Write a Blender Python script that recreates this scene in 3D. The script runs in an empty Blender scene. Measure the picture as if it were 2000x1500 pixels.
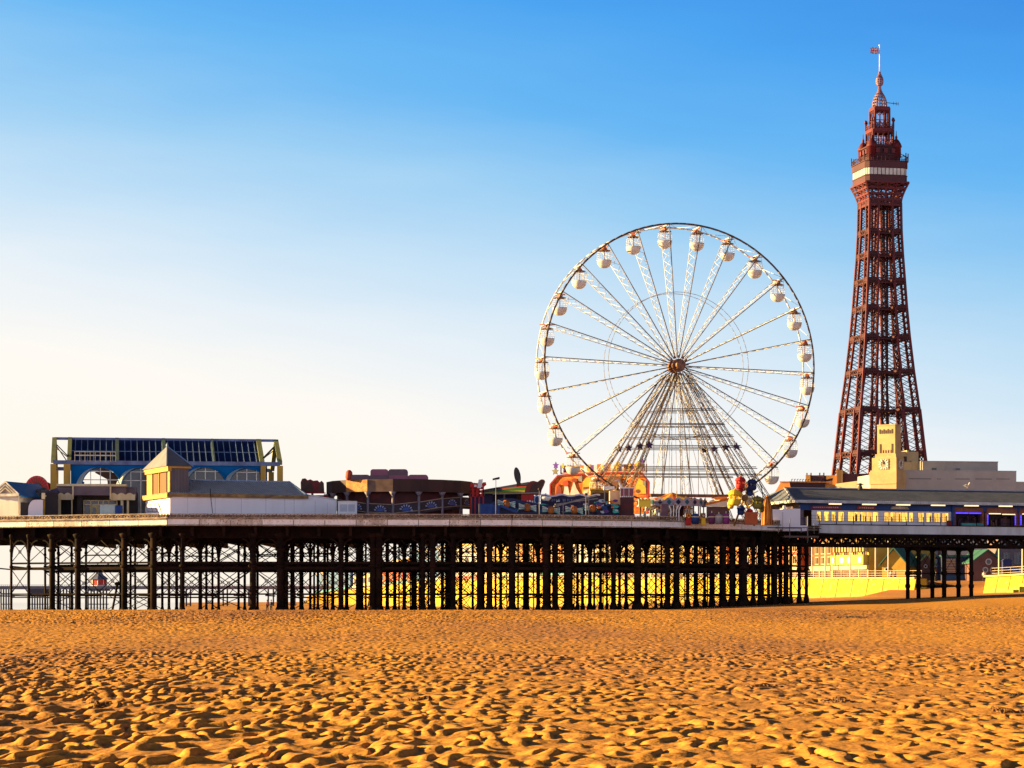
import bpy, bmesh, math, random
import numpy as np
from mathutils import Vector, Matrix

SC = bpy.context.scene
COL = SC.collection
R = math.radians
random.seed(11)

# ------------------------------------------------------------------ camera
F = 5000.0      # focal length in photo pixels (photo 2000 wide)
HZ = 1176.0     # horizon row
CAMH = 1.5
cd = bpy.data.cameras.new('camera')
cd.sensor_width = 36.0
cd.lens = 36.0 * F / 2000.0
cd.shift_y = (HZ - 750.0) / 2000.0
cd.clip_start = 0.5
cd.clip_end = 120000.0
cam = bpy.data.objects.new('camera', cd)
COL.objects.link(cam)
cam.location = (0, 0, CAMH)
cam.rotation_euler = (R(90), 0, 0)
SC.camera = cam

# ------------------------------------------------------------------ view, sun, sky
SC.view_settings.view_transform = 'Standard'
SC.view_settings.look = 'None'
SC.view_settings.gamma = 1.0
EXPO = 2.0
SC.view_settings.exposure = EXPO
SUN_EL, SUN_AZ = 11.0, 9.0     # azimuth: degrees ahead of straight left
sd = bpy.data.lights.new('sun', 'SUN')
sd.energy = 5.0
sd.angle = R(0.5)
sd.color = (1.0, 0.70, 0.27)
sun = bpy.data.objects.new('sun', sd)
COL.objects.link(sun)
sdir = Vector((-math.cos(R(SUN_EL)) * math.cos(R(SUN_AZ)), math.cos(R(SUN_EL)) * math.sin(R(SUN_AZ)), math.sin(R(SUN_EL))))
sun.rotation_euler = sdir.to_track_quat('Z', 'Y').to_euler()

W = bpy.data.worlds.new('World')
SC.world = W
W.use_nodes = True
nt = W.node_tree
nt.nodes.clear()
def nd(t, **kw):
    n = nt.nodes.new(t)
    for k, v in kw.items():
        setattr(n, k, v)
    return n
def math_(op, a, b=None, c=None, clamp=False):
    n = nd('ShaderNodeMath', operation=op)
    n.use_clamp = clamp
    for i, v in enumerate((a, b, c)):
        if v is None: continue
        if isinstance(v, (int, float)): n.inputs[i].default_value = v
        else: nt.links.new(v, n.inputs[i])
    return n.outputs[0]
tc = nd('ShaderNodeTexCoord')
sep = nd('ShaderNodeSeparateXYZ')
nt.links.new(tc.outputs['Generated'], sep.inputs[0])
X_, Y_, Z_ = sep.outputs
# evening sky: pale and warm low towards the sunset on the left, deeper blue up and to the right
wsp = nd('ShaderNodeTexNoise')
mp = nd('ShaderNodeMapping'); mp.inputs['Scale'].default_value = (4.0, 4.0, 22.0)
nt.links.new(tc.outputs['Generated'], mp.inputs[0]); nt.links.new(mp.outputs[0], wsp.inputs['Vector'])
wsp.inputs['Scale'].default_value = 1.8; wsp.inputs['Detail'].default_value = 5
azi = math_('MULTIPLY', math_('MINIMUM', math_('MAXIMUM', X_, -0.45), 0.45), 0.185)
t = math_('ADD', math_('ADD', Z_, azi), math_('MULTIPLY', math_('SUBTRACT', wsp.outputs[0], 0.5), 0.026))
low = math_('MULTIPLY', math_('SUBTRACT', t, 0.0), 1.0)
ramp = nd('ShaderNodeValToRGB')
nt.links.new(math_('MULTIPLY', math_('MAXIMUM', t, 0.0), 2.0, clamp=True), ramp.inputs[0])
cr = ramp.color_ramp
def srgb(r, g, b):
    f = lambda c: (c / 255 / 12.92) if c / 255 <= 0.04045 else ((c / 255 + 0.055) / 1.055) ** 2.4
    return (f(r), f(g), f(b), 1.0)
SKY = [(0.0, (255, 244, 228)), (0.07, (255, 246, 236)), (0.125, (252, 247, 241)), (0.185, (230, 238, 245)), (0.245, (198, 224, 244)),
       (0.315, (153, 204, 241)), (0.385, (100, 180, 241)), (0.46, (68, 160, 238)), (0.56, (42, 128, 222)), (0.75, (9, 30, 80)), (1.0, (4, 14, 46))]
while len(cr.elements) < len(SKY):
    cr.elements.new(0.5)
for e, (p, c) in zip(cr.elements, SKY):
    e.position = p
for e, (p, c) in zip(cr.elements, SKY):
    e.color = srgb(*c)
sky = nd('ShaderNodeTexSky')
sky.sky_type = 'NISHITA'
sky.sun_disc = False
sky.sun_elevation = R(SUN_EL)
sky.sun_rotation = R(-90 + SUN_AZ)
sky.air_density = 1.0; sky.dust_density = 1.0; sky.ozone_density = 1.5
# ramp colours dimmed behind the camera
back = math_('ADD', math_('MULTIPLY', math_('MULTIPLY', math_('ADD', Y_, 0.35), 1.6, clamp=True), 0.52), 0.48)
back = math_('MULTIPLY', back, math_('SUBTRACT', 1.0, math_('MULTIPLY', math_('MULTIPLY', math_('SUBTRACT', X_, 0.25), 2.5, clamp=True), 0.62)))  # sky out of view on the right dimmed to deepen the sand's shadows
mulc = nd('ShaderNodeMix', data_type='RGBA', blend_type='MULTIPLY')
mulc.inputs['Factor'].default_value = 1.0
nt.links.new(ramp.outputs[0], mulc.inputs[6])
comb = nd('ShaderNodeCombineColor')
for i in range(3): nt.links.new(back, comb.inputs[i])
nt.links.new(comb.outputs[0], mulc.inputs[7])
# lavender fill light added behind the camera, out of view, to brighten camera-facing walls
fill_glow = math_('MULTIPLY', math_('POWER', math_('MAXIMUM', math_('MULTIPLY', Y_, -1.0), 0.0), 0.7), math_('MAXIMUM', math_('SUBTRACT', 2.75, math_('MULTIPLY', Z_, 6.2)), 0.04))
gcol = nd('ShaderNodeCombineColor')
for i, k in enumerate((0.60, 0.65, 0.82)): nt.links.new(math_('MULTIPLY', fill_glow, k), gcol.inputs[i])
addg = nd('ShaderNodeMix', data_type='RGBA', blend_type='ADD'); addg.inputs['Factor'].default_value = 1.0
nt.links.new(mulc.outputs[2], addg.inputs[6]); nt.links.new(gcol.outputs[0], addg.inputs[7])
mixn = nd('ShaderNodeMix', data_type='RGBA', blend_type='MIX')
mixn.inputs['Factor'].default_value = 0.012
nt.links.new(addg.outputs[2], mixn.inputs[6])
nt.links.new(sky.outputs[0], mixn.inputs[7])
bg = nd('ShaderNodeBackground')
nt.links.new(mixn.outputs[2], bg.inputs[0])
bg.inputs[1].default_value = 2.0 ** -EXPO
ow = nd('ShaderNodeOutputWorld')
nt.links.new(bg.outputs[0], ow.inputs[0])

# ------------------------------------------------------------------ materials
MATS = {}
def mat(name, c1, c2=None, scale=1.0, rough=0.75, metal=0.0, bump=0.0, streak=False, c3=None, spec=0.4, lo=0.38, hi=0.62, detail=5.0, emit=0.0):
    """procedural paint: c1 mottled with c2 (and a fine speckle of c3); streak runs the mottling down the wall"""
    if name in MATS: return MATS[name]
    m = bpy.data.materials.new(name); m.use_nodes = True
    t = m.node_tree; b = t.nodes['Principled BSDF']
    b.inputs['Roughness'].default_value = rough
    b.inputs['Metallic'].default_value = metal
    b.inputs['Specular IOR Level'].default_value = spec
    c1 = tuple(c1) + (1,)
    if c2 is None: c2 = tuple(x * 0.72 for x in c1[:3])
    c2 = tuple(c2) + (1,)
    co = t.nodes.new('ShaderNodeTexCoord')
    mp = t.nodes.new('ShaderNodeMapping')
    mp.inputs['Scale'].default_value = (scale, scale, scale * (0.16 if streak else 1.0))
    t.links.new(co.outputs['Object'], mp.inputs[0])
    n = t.nodes.new('ShaderNodeTexNoise'); n.inputs['Scale'].default_value = 1.0; n.inputs['Detail'].default_value = detail; n.inputs['Roughness'].default_value = 0.62
    t.links.new(mp.outputs[0], n.inputs['Vector'])
    rp = t.nodes.new('ShaderNodeValToRGB')
    rp.color_ramp.elements[0].position = lo; rp.color_ramp.elements[0].color = c1
    rp.color_ramp.elements[1].position = hi; rp.color_ramp.elements[1].color = c2
    t.links.new(n.outputs[0], rp.inputs[0])
    out = rp.outputs[0]
    if c3 is not None:
        n2 = t.nodes.new('ShaderNodeTexNoise'); n2.inputs['Scale'].default_value = scale * 5; n2.inputs['Detail'].default_value = 3
        t.links.new(co.outputs['Object'], n2.inputs['Vector'])
        r2 = t.nodes.new('ShaderNodeValToRGB'); r2.color_ramp.elements[0].position = 0.56; r2.color_ramp.elements[1].position = 0.66
        t.links.new(n2.outputs[0], r2.inputs[0])
        mx = t.nodes.new('ShaderNodeMix'); mx.data_type = 'RGBA'
        t.links.new(r2.outputs[0], mx.inputs['Factor']); t.links.new(out, mx.inputs[6]); mx.inputs[7].default_value = tuple(c3) + (1,)
        out = mx.outputs[2]
    t.links.new(out, b.inputs['Base Color'])
    if bump:
        bp = t.nodes.new('ShaderNodeBump'); bp.inputs['Strength'].default_value = bump; bp.inputs['Distance'].default_value = 0.05
        t.links.new(n.outputs[0], bp.inputs['Height']); t.links.new(bp.outputs[0], b.inputs['Normal'])
    if emit:
        t.links.new(out, b.inputs['Emission Color']); b.inputs['Emission Strength'].default_value = emit
    MATS[name] = m
    return m

# ------------------------------------------------------------------ mesh builder
def P(px, py, Y):
    return Vector(((px - 1000) * Y / F, Y, CAMH + (HZ - py) * Y / F))
def PX(px, Y): return (px - 1000) * Y / F
def PZ(py, Y): return CAMH + (HZ - py) * Y / F

class MB:
    def __init__(s): s.v, s.f, s.m, s.s = [], [], [], []
    def add(s, vs, fs, mi=0, smooth=False):
        k = len(s.v)
        s.v.extend(tuple(v) for v in vs)
        for f in fs:
            s.f.append(tuple(i + k for i in f)); s.m.append(mi); s.s.append(smooth)
        return s
    def box(s, x0, x1, y0, y1, z0, z1, mi=0):
        v = [(x0, y0, z0), (x1, y0, z0), (x1, y1, z0), (x0, y1, z0), (x0, y0, z1), (x1, y0, z1), (x1, y1, z1), (x0, y1, z1)]
        return s.add(v, [(0, 3, 2, 1), (4, 5, 6, 7), (0, 1, 5, 4), (1, 2, 6, 5), (2, 3, 7, 6), (3, 0, 4, 7)], mi)
    def bar(s, p, q, w, h=None, mi=0, up=None):
        p, q = Vector(p), Vector(q)
        h = w if h is None else h
        d = q - p
        if d.length < 1e-6: return s
        d.normalize()
        u = Vector(up) if up else (Vector((0, 0, 1)) if abs(d.z) < 0.95 else Vector((0, 1, 0)))
        a = d.cross(u).normalized() * (w / 2); b = a.cross(d).normalized() * (h / 2)
        v = [p - a - b, p + a - b, p + a + b, p - a + b, q - a - b, q + a - b, q + a + b, q - a + b]
        return s.add(v, [(0, 3, 2, 1), (4, 5, 6, 7), (0, 1, 5, 4), (1, 2, 6, 5), (2, 3, 7, 6), (3, 0, 4, 7)], mi)
    def tube(s, p, q, r, r2=None, n=8, mi=0, smooth=True):
        p, q = Vector(p), Vector(q); r2 = r if r2 is None else r2
        d = (q - p).normalized()
        u = Vector((0, 0, 1)) if abs(d.z) < 0.95 else Vector((0, 1, 0))
        a = d.cross(u).normalized(); b = a.cross(d)
        v = []
        for c, rr in ((p, r), (q, r2)):
            for i in range(n):
                t = 2 * math.pi * i / n
                v.append(c + a * (rr * math.cos(t)) + b * (rr * math.sin(t)))
        s.add(v, [(i, (i + 1) % n, n + (i + 1) % n, n + i) for i in range(n)], mi, smooth)
        k = len(s.v) - 2 * n
        s.f.append(tuple(range(k, k + n))[::-1]); s.f.append(tuple(range(k + n, k + 2 * n)))
        s.m += [mi, mi]; s.s += [False, False]
        return s
    def pipe(s, pts, r, n=6, closed=False, mi=0):
        m = len(pts)
        for i in range(m if closed else m - 1):
            s.tube(pts[i], pts[(i + 1) % m], r, n=n, mi=mi)
        return s
    def lathe(s, prof, c=(0, 0, 0), n=16, mi=0, smooth=True, a0=0.0):
        c = Vector(c); v = []
        for r, z in prof:
            for i in range(n):
                t = 2 * math.pi * i / n + a0
                v.append((c.x + r * math.cos(t), c.y + r * math.sin(t), c.z + z))
        f = []
        for j in range(len(prof) - 1):
            for i in range(n):
                f.append((j * n + i, j * n + (i + 1) % n, (j + 1) * n + (i + 1) % n, (j + 1) * n + i))
        s.add(v, f, mi, smooth)
        k = len(s.v) - len(v)
        if prof[0][0] > 1e-4: s.f.append(tuple(range(k, k + n))[::-1]); s.m.append(mi); s.s.append(False)
        if prof[-1][0] > 1e-4:
            k2 = k + (len(prof) - 1) * n
            s.f.append(tuple(range(k2, k2 + n))); s.m.append(mi); s.s.append(False)
        return s
    def prism(s, pts, y0, y1, mi=0):
        """outline in x,z pushed from y0 to y1"""
        n = len(pts)
        v = [(x, y0, z) for x, z in pts] + [(x, y1, z) for x, z in pts]
        return s.add(v, [tuple(range(n)), tuple(range(2 * n - 1, n - 1, -1))] + [(i, i + n, (i + 1) % n + n, (i + 1) % n) for i in range(n)], mi)
    def slab(s, pts, z0, z1, mi=0):
        n = len(pts)
        v = [(x, y, z0) for x, y in pts] + [(x, y, z1) for x, y in pts]
        return s.add(v, [tuple(range(n - 1, -1, -1)), tuple(range(n, 2 * n))] + [(i, (i + 1) % n, (i + 1) % n + n, i + n) for i in range(n)], mi)
    def quad(s, a, b, c, d, mi=0): return s.add([a, b, c, d], [(0, 1, 2, 3)], mi)
    def build(s, name, mats, parent=None, loc=None, bevel=0):
        me = bpy.data.meshes.new(name)
        me.from_pydata(s.v, [], s.f)
        if not isinstance(mats, (list, tuple)): mats = [mats]
        for m in mats: me.materials.append(m)
        me.polygons.foreach_set('material_index', s.m)
        me.polygons.foreach_set('use_smooth', s.s)
        bm = bmesh.new(); bm.from_mesh(me); bmesh.ops.recalc_face_normals(bm, faces=bm.faces); bm.to_mesh(me); bm.free()
        me.update()
        o = bpy.data.objects.new(name, me)
        COL.objects.link(o)
        if parent: o.parent = parent
        if loc: o.location = loc
        return o

def tag(o, label=None, cat=None, group=None, kind=None):
    if label: o['label'] = label
    if cat: o['category'] = cat
    if group: o['group'] = group
    if kind: o['kind'] = kind
    return o
def thing(name, label, cat, loc=(0, 0, 0), rotz=0.0, group=None):
    o = bpy.data.objects.new(name, None)
    COL.objects.link(o)
    o.location = loc; o.rotation_euler = (0, 0, rotz)
    return tag(o, label, cat, group)
def copy_tree(o, parent=None):
    c = o.copy(); COL.objects.link(c)
    if parent is not None: c.parent = parent
    for ch in list(o.children): copy_tree(ch, c)
    return c

# ------------------------------------------------------------------ numpy noise for the terrain
def _h(i, j, s):
    n = (i.astype(np.int64) * 374761393 + j.astype(np.int64) * 668265263 + s * 1442695041) & 0x7fffffff
    n = ((n ^ (n >> 13)) * 1274126177) & 0x7fffffff
    return ((n ^ (n >> 16)) & 0xffff) / 65535.0
def vnoise(x, y, s=0):
    i = np.floor(x); j = np.floor(y); u = x - i; v = y - j
    u = u * u * (3 - 2 * u); v = v * v * (3 - 2 * v)
    a = _h(i, j, s); b = _h(i + 1, j, s); c = _h(i, j + 1, s); d = _h(i + 1, j + 1, s)
    return (a + (b - a) * u) * (1 - v) + (c + (d - c) * u) * v
def sstep(a, b, x):
    t = np.clip((x - a) / (b - a), 0, 1); return t * t * (3 - 2 * t)

class FR:
    """a local frame for one thing standing at photo column px, depth Y, turned by rot (positive: its right end recedes)"""
    def __init__(s, px, Y, rot=0.0, z0=10.0):
        s.X0, s.Y0, s.rot, s.z0 = PX(px, Y), Y, R(rot), z0
        s.c, s.s = math.cos(s.rot), math.sin(s.rot)
        s.loc = (s.X0, s.Y0, z0)
    def x(s, px, y=0.0):
        k = (px - 1000) / F
        return (k * (s.Y0 + y * s.c) - s.X0 + y * s.s) / (s.c - k * s.s)
    def z(s, py, x=0.0, y=0.0):
        return PZ(py, s.Y0 + x * s.s + y * s.c) - s.z0
    def thing(s, name, label, cat, group=None):
        return thing(name, label, cat, s.loc, s.rot, group)
# ================================================================== ground, sea
def beach_z(X, Y):
    """height of the beach: flat tidal sand, a low crest before the pier, then rising to the sea wall on the right"""
    near = 0.73 * sstep(45, 238, Y)
    far = 0.005 * (X + 0.13 * Y) + 0.032 * np.maximum(X - 2, 0)
    far = np.maximum(far, -1.2)
    k = sstep(240, 264, Y)
    return near * (1 - k) + far * k
def bz(x, y): return float(beach_z(np.array([float(x)]), np.array([float(y)]))[0])

def ripples(X, Y):
    """wind and tide ripples: long broken crests running away from the sea edge, steeper on the lee (right) side"""
    w1 = vnoise(X * 1.5, Y * 1.15, 1) - 0.5
    w2 = vnoise(X * 4.2, Y * 3.0, 2) - 0.5
    w3 = vnoise(X * 0.25, Y * 0.07, 3) - 0.5
    lam = 0.28
    ph = X / lam + -Y * 0.12 + 1.3 * w1 + 0.8 * w2 + 1.8 * w3
    fr = ph - np.floor(ph)
    saw = np.where(fr < 0.74, fr / 0.74, (1 - fr) / 0.26)
    saw = saw * saw * (3 - 2 * saw); saw = 1 - (1 - saw) ** 2
    # breaks across the crests
    br = vnoise(X * 2.6 + 7, Y * 2.1, 4)
    br2 = vnoise(X * 7.0 + 3, Y * 3.6, 5)
    side = 0.62 + 0.38 * (1 - sstep(-0.16, 0.08, X / Y))
    amp = (0.10 + 1.25 * sstep(0.36, 0.72, br)) * side
    pit = sstep(0.60, 0.80, vnoise(X * 2.4 - 3, Y * 1.9 + 1, 14))
    patch = vnoise(X * 0.045 + 0.02 * Y, Y * 0.030 + 5, 6)
    calm = sstep(0.30, 0.60, patch)
    z = 0.043 * saw * amp - 0.034 * pit + 0.012 * (br - 0.5) + 0.008 * (br2 - 0.5) + 0.004 * (vnoise(X * 9.0, Y * 4.0, 12) - 0.5)
    return z, calm

def make_grid(name, us, ys, fn):
    U, Yg = np.meshgrid(us, ys)
    X = U * np.maximum(Yg, 12.0)
    Z = fn(X, Yg)
    nx, ny = len(us), len(ys)
    co = np.stack([X, Yg, Z], -1).reshape(-1, 3).astype(np.float32)
    idx = np.arange(nx * ny).reshape(ny, nx)
    q = np.stack([idx[:-1, :-1], idx[:-1, 1:], idx[1:, 1:], idx[1:, :-1]], -1).reshape(-1, 4)
    me = bpy.data.meshes.new(name)
    me.vertices.add(len(co)); me.vertices.foreach_set('co', co.ravel())
    me.loops.add(q.size); me.loops.foreach_set('vertex_index', q.ravel().astype(np.int32))
    me.polygons.add(len(q)); me.polygons.foreach_set('loop_start', np.arange(0, q.size, 4, dtype=np.int32))
    me.polygons.foreach_set('use_smooth', np.ones(len(q), dtype=bool))
    me.update(calc_edges=True)
    o = bpy.data.objects.new(name, me); COL.objects.link(o)
    return o

def sand_mat():
    m = bpy.data.materials.new('sand'); m.use_nodes = True
    t = m.node_tree; b = t.nodes['Principled BSDF']
    co = t.nodes.new('ShaderNodeTexCoord')
    def noise(sc, det, mapping=None):
        n = t.nodes.new('ShaderNodeTexNoise'); n.inputs['Scale'].default_value = sc; n.inputs['Detail'].default_value = det
        if mapping:
            mp = t.nodes.new('ShaderNodeMapping'); mp.inputs['Scale'].default_value = mapping
            t.links.new(co.outputs['Object'], mp.inputs[0]); t.links.new(mp.outputs[0], n.inputs['Vector'])
        else: t.links.new(co.outputs['Object'], n.inputs['Vector'])
        return n.outputs[0]
    def ramp(x, p0, c0, p1, c1):
        r = t.nodes.new('ShaderNodeValToRGB'); e = r.color_ramp.elements
        e[0].position, e[0].color, e[1].position, e[1].color = p0, c0 + (1,), p1, c1 + (1,)
        t.links.new(x, r.inputs[0]); return r.outputs[0]
    a = ramp(noise(0.06, 6, (1.0, 0.22, 1.0)), 0.44, (0.62, 0.275, 0.045), 0.60, (0.42, 0.180, 0.062))
    f = ramp(noise(9.0, 6), 0.36, (0.78, 0.76, 0.74), 0.64, (1.12, 1.12, 1.12))
    mx = t.nodes.new('ShaderNodeMix'); mx.data_type = 'RGBA'; mx.blend_type = 'MULTIPLY'; mx.inputs['Factor'].default_value = 0.8
    t.links.new(a, mx.inputs[6]); t.links.new(f, mx.inputs[7])
    t.links.new(mx.outputs[2], b.inputs['Base Color'])
    b.inputs['Roughness'].default_value = 0.9
    b.inputs['Specular IOR Level'].default_value = 0.15
    bp = t.nodes.new('ShaderNodeBump'); bp.inputs['Strength'].default_value = 0.6; bp.inputs['Distance'].default_value = 0.03
    t.links.new(noise(14.0, 8), bp.inputs['Height']); t.links.new(bp.outputs[0], b.inputs['Normal'])
    return m
SAND = sand_mat()

def fine(X, Y):
    z, calm = ripples(X, Y)
    band = 1 - 0.5 * sstep(66, 78, Y + 9 * (vnoise(X * 0.1, Y * 0.05, 9) - 0.5)) * (1 - sstep(120, 170, Y))
    rough = (0.72 + 0.28 * calm) * (1 + 0.5 * sstep(60, 200, Y)) * band * sstep(9, 14, Y) * (1 - sstep(236, 256, Y))
    return beach_z(X, Y) + z * rough + 0.05 * (vnoise(X * 0.2, Y * 0.06, 8) - 0.5)
us = np.concatenate([-np.geomspace(1.6, 0.2362, 190), np.linspace(-0.235, 0.235, 950), np.geomspace(0.2362, 1.6, 190)])
ys = 13.0 * (262.0 / 13.0) ** np.linspace(0, 1, 1250)
g = make_grid('sand', us, ys, fine)
g.data.materials.append(SAND)
tag(g, kind='structure')
us2 = np.concatenate([-np.geomspace(60, 0.3, 40), np.linspace(-0.28, 0.28, 90), np.geomspace(0.3, 60, 40)])
ys2 = np.concatenate([np.linspace(-400, 0, 12), np.linspace(5, 255, 40), np.geomspace(258, 9000, 120)])
g2 = make_grid('beach', us2, ys2, lambda X, Y: np.where(X < 400, beach_z(np.clip(X, -4000, 140), Y), beach_z(np.full_like(X, 140.0), Y)) - np.where(Y < 262, 0.22, 0.0) + 0.0)
g2.data.materials.append(SAND)
tag(g2, kind='structure')

# sea
m = bpy.data.materials.new('sea_water'); m.use_nodes = True
t_ = m.node_tree; b = t_.nodes['Principled BSDF']
b.inputs['Base Color'].default_value = (0.05, 0.08, 0.10, 1); b.inputs['Roughness'].default_value = 0.03; b.inputs['IOR'].default_value = 1.33
n = t_.nodes.new('ShaderNodeTexNoise'); n.inputs['Scale'].default_value = 0.35; n.inputs['Detail'].default_value = 4
co = t_.nodes.new('ShaderNodeTexCoord'); t_.links.new(co.outputs['Object'], n.inputs['Vector'])
bp = t_.nodes.new('ShaderNodeBump'); bp.inputs['Strength'].default_value = 0.015; t_.links.new(n.outputs[0], bp.inputs['Height']); t_.links.new(bp.outputs[0], b.inputs['Normal'])
sea = MB(); sea.quad((-60000, 200, 0.0), (2500, 200, 0.0), (2500, 90000, 0.0), (-60000, 90000, 0.0))
tag(sea.build('sea', m), kind='structure')
# ================================================================== pier structure
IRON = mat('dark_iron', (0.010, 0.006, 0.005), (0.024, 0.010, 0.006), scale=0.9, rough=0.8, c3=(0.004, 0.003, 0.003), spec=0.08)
RUST = mat('rusty_iron', (0.030, 0.012, 0.007), (0.010, 0.006, 0.005), scale=1.3, rough=0.8, spec=0.1)
WHITEW = mat('weathered_white', (0.84, 0.83, 0.82), (0.66, 0.63, 0.60), scale=0.9, streak=True, rough=0.8, c3=(0.64, 0.59, 0.54), lo=0.45, hi=0.80)
BALUS = mat('flaking_balustrade', (0.34, 0.22, 0.13), (0.13, 0.075, 0.045), scale=1.2, rough=0.85, c3=(0.55, 0.45, 0.36))
PLANK = mat('deck_planks', (0.20, 0.14, 0.09), (0.12, 0.08, 0.055), scale=2.0, rough=0.9)
ZB, ZT, ZR, DECK = 9.42, 10.10, 10.66, 10.0
FRONT = [(PX(-420, 284), 284), (PX(-160, 278), 278), (PX(0, 273.2), 273.2), (PX(328, 265), 265), (PX(1000, 267.7), 267.7), (PX(1290, 273.2), 273.2), (PX(1522, 287), 287)]
def front_y(px):
    """depth of the pier edge at a photo column"""
    A = [(-420, 284), (-160, 278), (0, 273.2), (328, 265), (1000, 267.7), (1290, 273.2), (1522, 287), (1560, 293), (1600, 295.6), (2000, 305), (2400, 315)]
    for (a, ya), (b, yb) in zip(A, A[1:]):
        if px <= b: return ya + (yb - ya) * (px - a) / (b - a)
    return A[-1][1]

pier = thing('pier', 'long iron pier on dark cast-iron columns carrying the funfair', 'pier', (0, 0, 0))
d = MB()
d.slab([(x, y + 0.35) for x, y in FRONT] + [(36, 300), (36, 330), (-95, 330)], ZB + 0.1, DECK)
d.build('deck', PLANK, pier)
f = MB(); bal = MB(); rail = MB()
for (a, b) in zip(FRONT, FRONT[1:]):
    A, B = Vector((a[0], a[1], 0)), Vector((b[0], b[1], 0))
    D = (B - A).normalized(); N = Vector((D.y, -D.x, 0))
    L = (B - A).length
    def pt(u, o, z): 
        q = A + D * u + N * o
        return Vector((q.x, q.y, z))
    step = 3.3; n = max(1, round(L / step)); w = L / n
    for i in range(n):
        u0, u1 = i * w, (i + 1) * w - 0.07
        f.bar(pt(u0, 0, (ZB + ZT) / 2), pt(u1, 0, (ZB + ZT) / 2), 0.3 + random.uniform(-.02, .02), ZT - ZB, random.choice((0, 0, 0, 0, 2)))
        f.bar(pt(u0, 0.06, ZT + 0.05), pt(u1 + 0.03, 0.06, ZT + 0.05), 0.5, 0.10, 1)
        f.bar(pt(u0, 0.1, ZB + 0.06), pt(u1 + 0.03, 0.1, ZB + 0.06), 0.3, 0.09, 1)
    m_ = max(2, round(L / 1.1)); w = L / m_
    for i in range(m_ + 1):
        u = i * w
        bal.bar(pt(u, 0, ZT + 0.1), pt(u, 0, ZR), 0.13, 0.13, 0)
        if i == m_: break
        k = 3; ww = w / k
        for j in range(k):
            v0, v1 = u + j * ww, u + (j + 1) * ww
            bal.bar(pt(v0, 0, ZT + 0.14), pt(v1, 0, ZR - 0.06), 0.08, 0.08, 0)
            bal.bar(pt(v0, 0, ZR - 0.06), pt(v1, 0, ZT + 0.14), 0.08, 0.08, 0)
        bal.bar(pt(u + 0.07, -0.09, ZT + 0.30), pt(u + w - 0.07, -0.09, ZT + 0.30), 0.03, 0.36, 1)
    rail.bar(pt(0, 0, ZR), pt(L, 0, ZR), 0.2, 0.07, 0)
    rail.bar(pt(0, 0.02, ZT + 0.14), pt(L, 0.02, ZT + 0.14), 0.16, 0.06, 0)
f.build('fascia', [WHITEW, BALUS, mat('stained_white', (0.76, 0.72, 0.66), (0.45, 0.39, 0.33), scale=1.2, streak=True, c3=(0.22, 0.16, 0.12))], pier)
bal.build('balustrade', [BALUS, mat('balustrade_board', (0.20, 0.13, 0.085), (0.09, 0.06, 0.045), scale=2, c3=(0.35, 0.27, 0.2))], pier)
rail.build('handrail', mat('pale_rail', (0.55, 0.45, 0.36), (0.3, 0.22, 0.16), scale=1.5), pier)

# girders under the deck
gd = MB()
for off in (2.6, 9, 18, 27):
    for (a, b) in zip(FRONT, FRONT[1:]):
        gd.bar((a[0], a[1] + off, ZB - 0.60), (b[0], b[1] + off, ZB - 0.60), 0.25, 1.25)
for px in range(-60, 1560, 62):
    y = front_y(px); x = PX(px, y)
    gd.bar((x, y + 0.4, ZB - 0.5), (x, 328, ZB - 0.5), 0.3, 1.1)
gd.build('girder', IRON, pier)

# columns: (photo column, radius) - front row first, the others stand behind
COLS = [(22, .13), (56, .15), (88, .11), (102, .30), (114, .13), (140, .13), (152, .30), (168, .12), (235, .12), (243, .30), (255, .12), (264, .12), (291, .16),
        (300, .32), (317, .14), (330, .14), (345, .16), (356, .24), (391, .13), (403, .13), (415, .12), (427, .14), (466, .13), (478, .14), (494, .32), (503, .13),
        (547, .34), (560, .16), (573, .14), (590, .16), (606, .13), (621, .14), (634, .16), (650, .17), (666, .26), (677, .20), (700, .17), (707, .15), (728, .30),
        (740, .36), (757, .17), (771, .19), (789, .16), (806, .17), (826, .23), (845, .28), (864, .16), (872, .15), (885, .26), (937, .30), (956, .30), (978, .16),
        (1000, .34), (1024, .15), (1050, .15), (1066, .32), (1085, .26), (1110, .46), (1128, .15), (1138, .16), (1152, .20), (1173, .17), (1198, .24), (1210, .15),
        (1223, .18), (1245, .36), (1262, .17), (1303, .24), (1321, .32), (1343, .20), (1360, .19), (1376, .17), (1388, .15), (1413, .28), (1429, .26), (1451, .45),
        (1471, .22), (1487, .30), (1501, .18), (1514, .24), (1523, .18), (1535, .28), (1561, .19), (1575, .19)]
ROWS = [0.6, 9.0, 18.0, 27.0]
cols = []
legs = []
for i, (px, r) in enumerate(COLS):
    row = 0 if r > 0.21 else (1 + (i * 7) % 3)
    if px in (22, 56, 1561, 1575): row = 0
    y = front_y(px) + ROWS[row]; x = PX(px, y)
    r *= 1.06
    z0 = bz(x, y) - 0.6
    c = MB()
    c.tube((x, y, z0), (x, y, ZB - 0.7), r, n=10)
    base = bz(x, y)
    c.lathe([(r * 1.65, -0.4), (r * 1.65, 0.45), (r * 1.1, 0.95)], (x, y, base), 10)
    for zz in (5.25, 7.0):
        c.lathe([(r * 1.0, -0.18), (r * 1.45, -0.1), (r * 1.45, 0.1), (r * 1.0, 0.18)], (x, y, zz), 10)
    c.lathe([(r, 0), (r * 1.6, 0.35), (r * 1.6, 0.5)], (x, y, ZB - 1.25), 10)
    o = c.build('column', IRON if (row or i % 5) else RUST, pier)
    cols.append((row, px, x, y, r))
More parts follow.
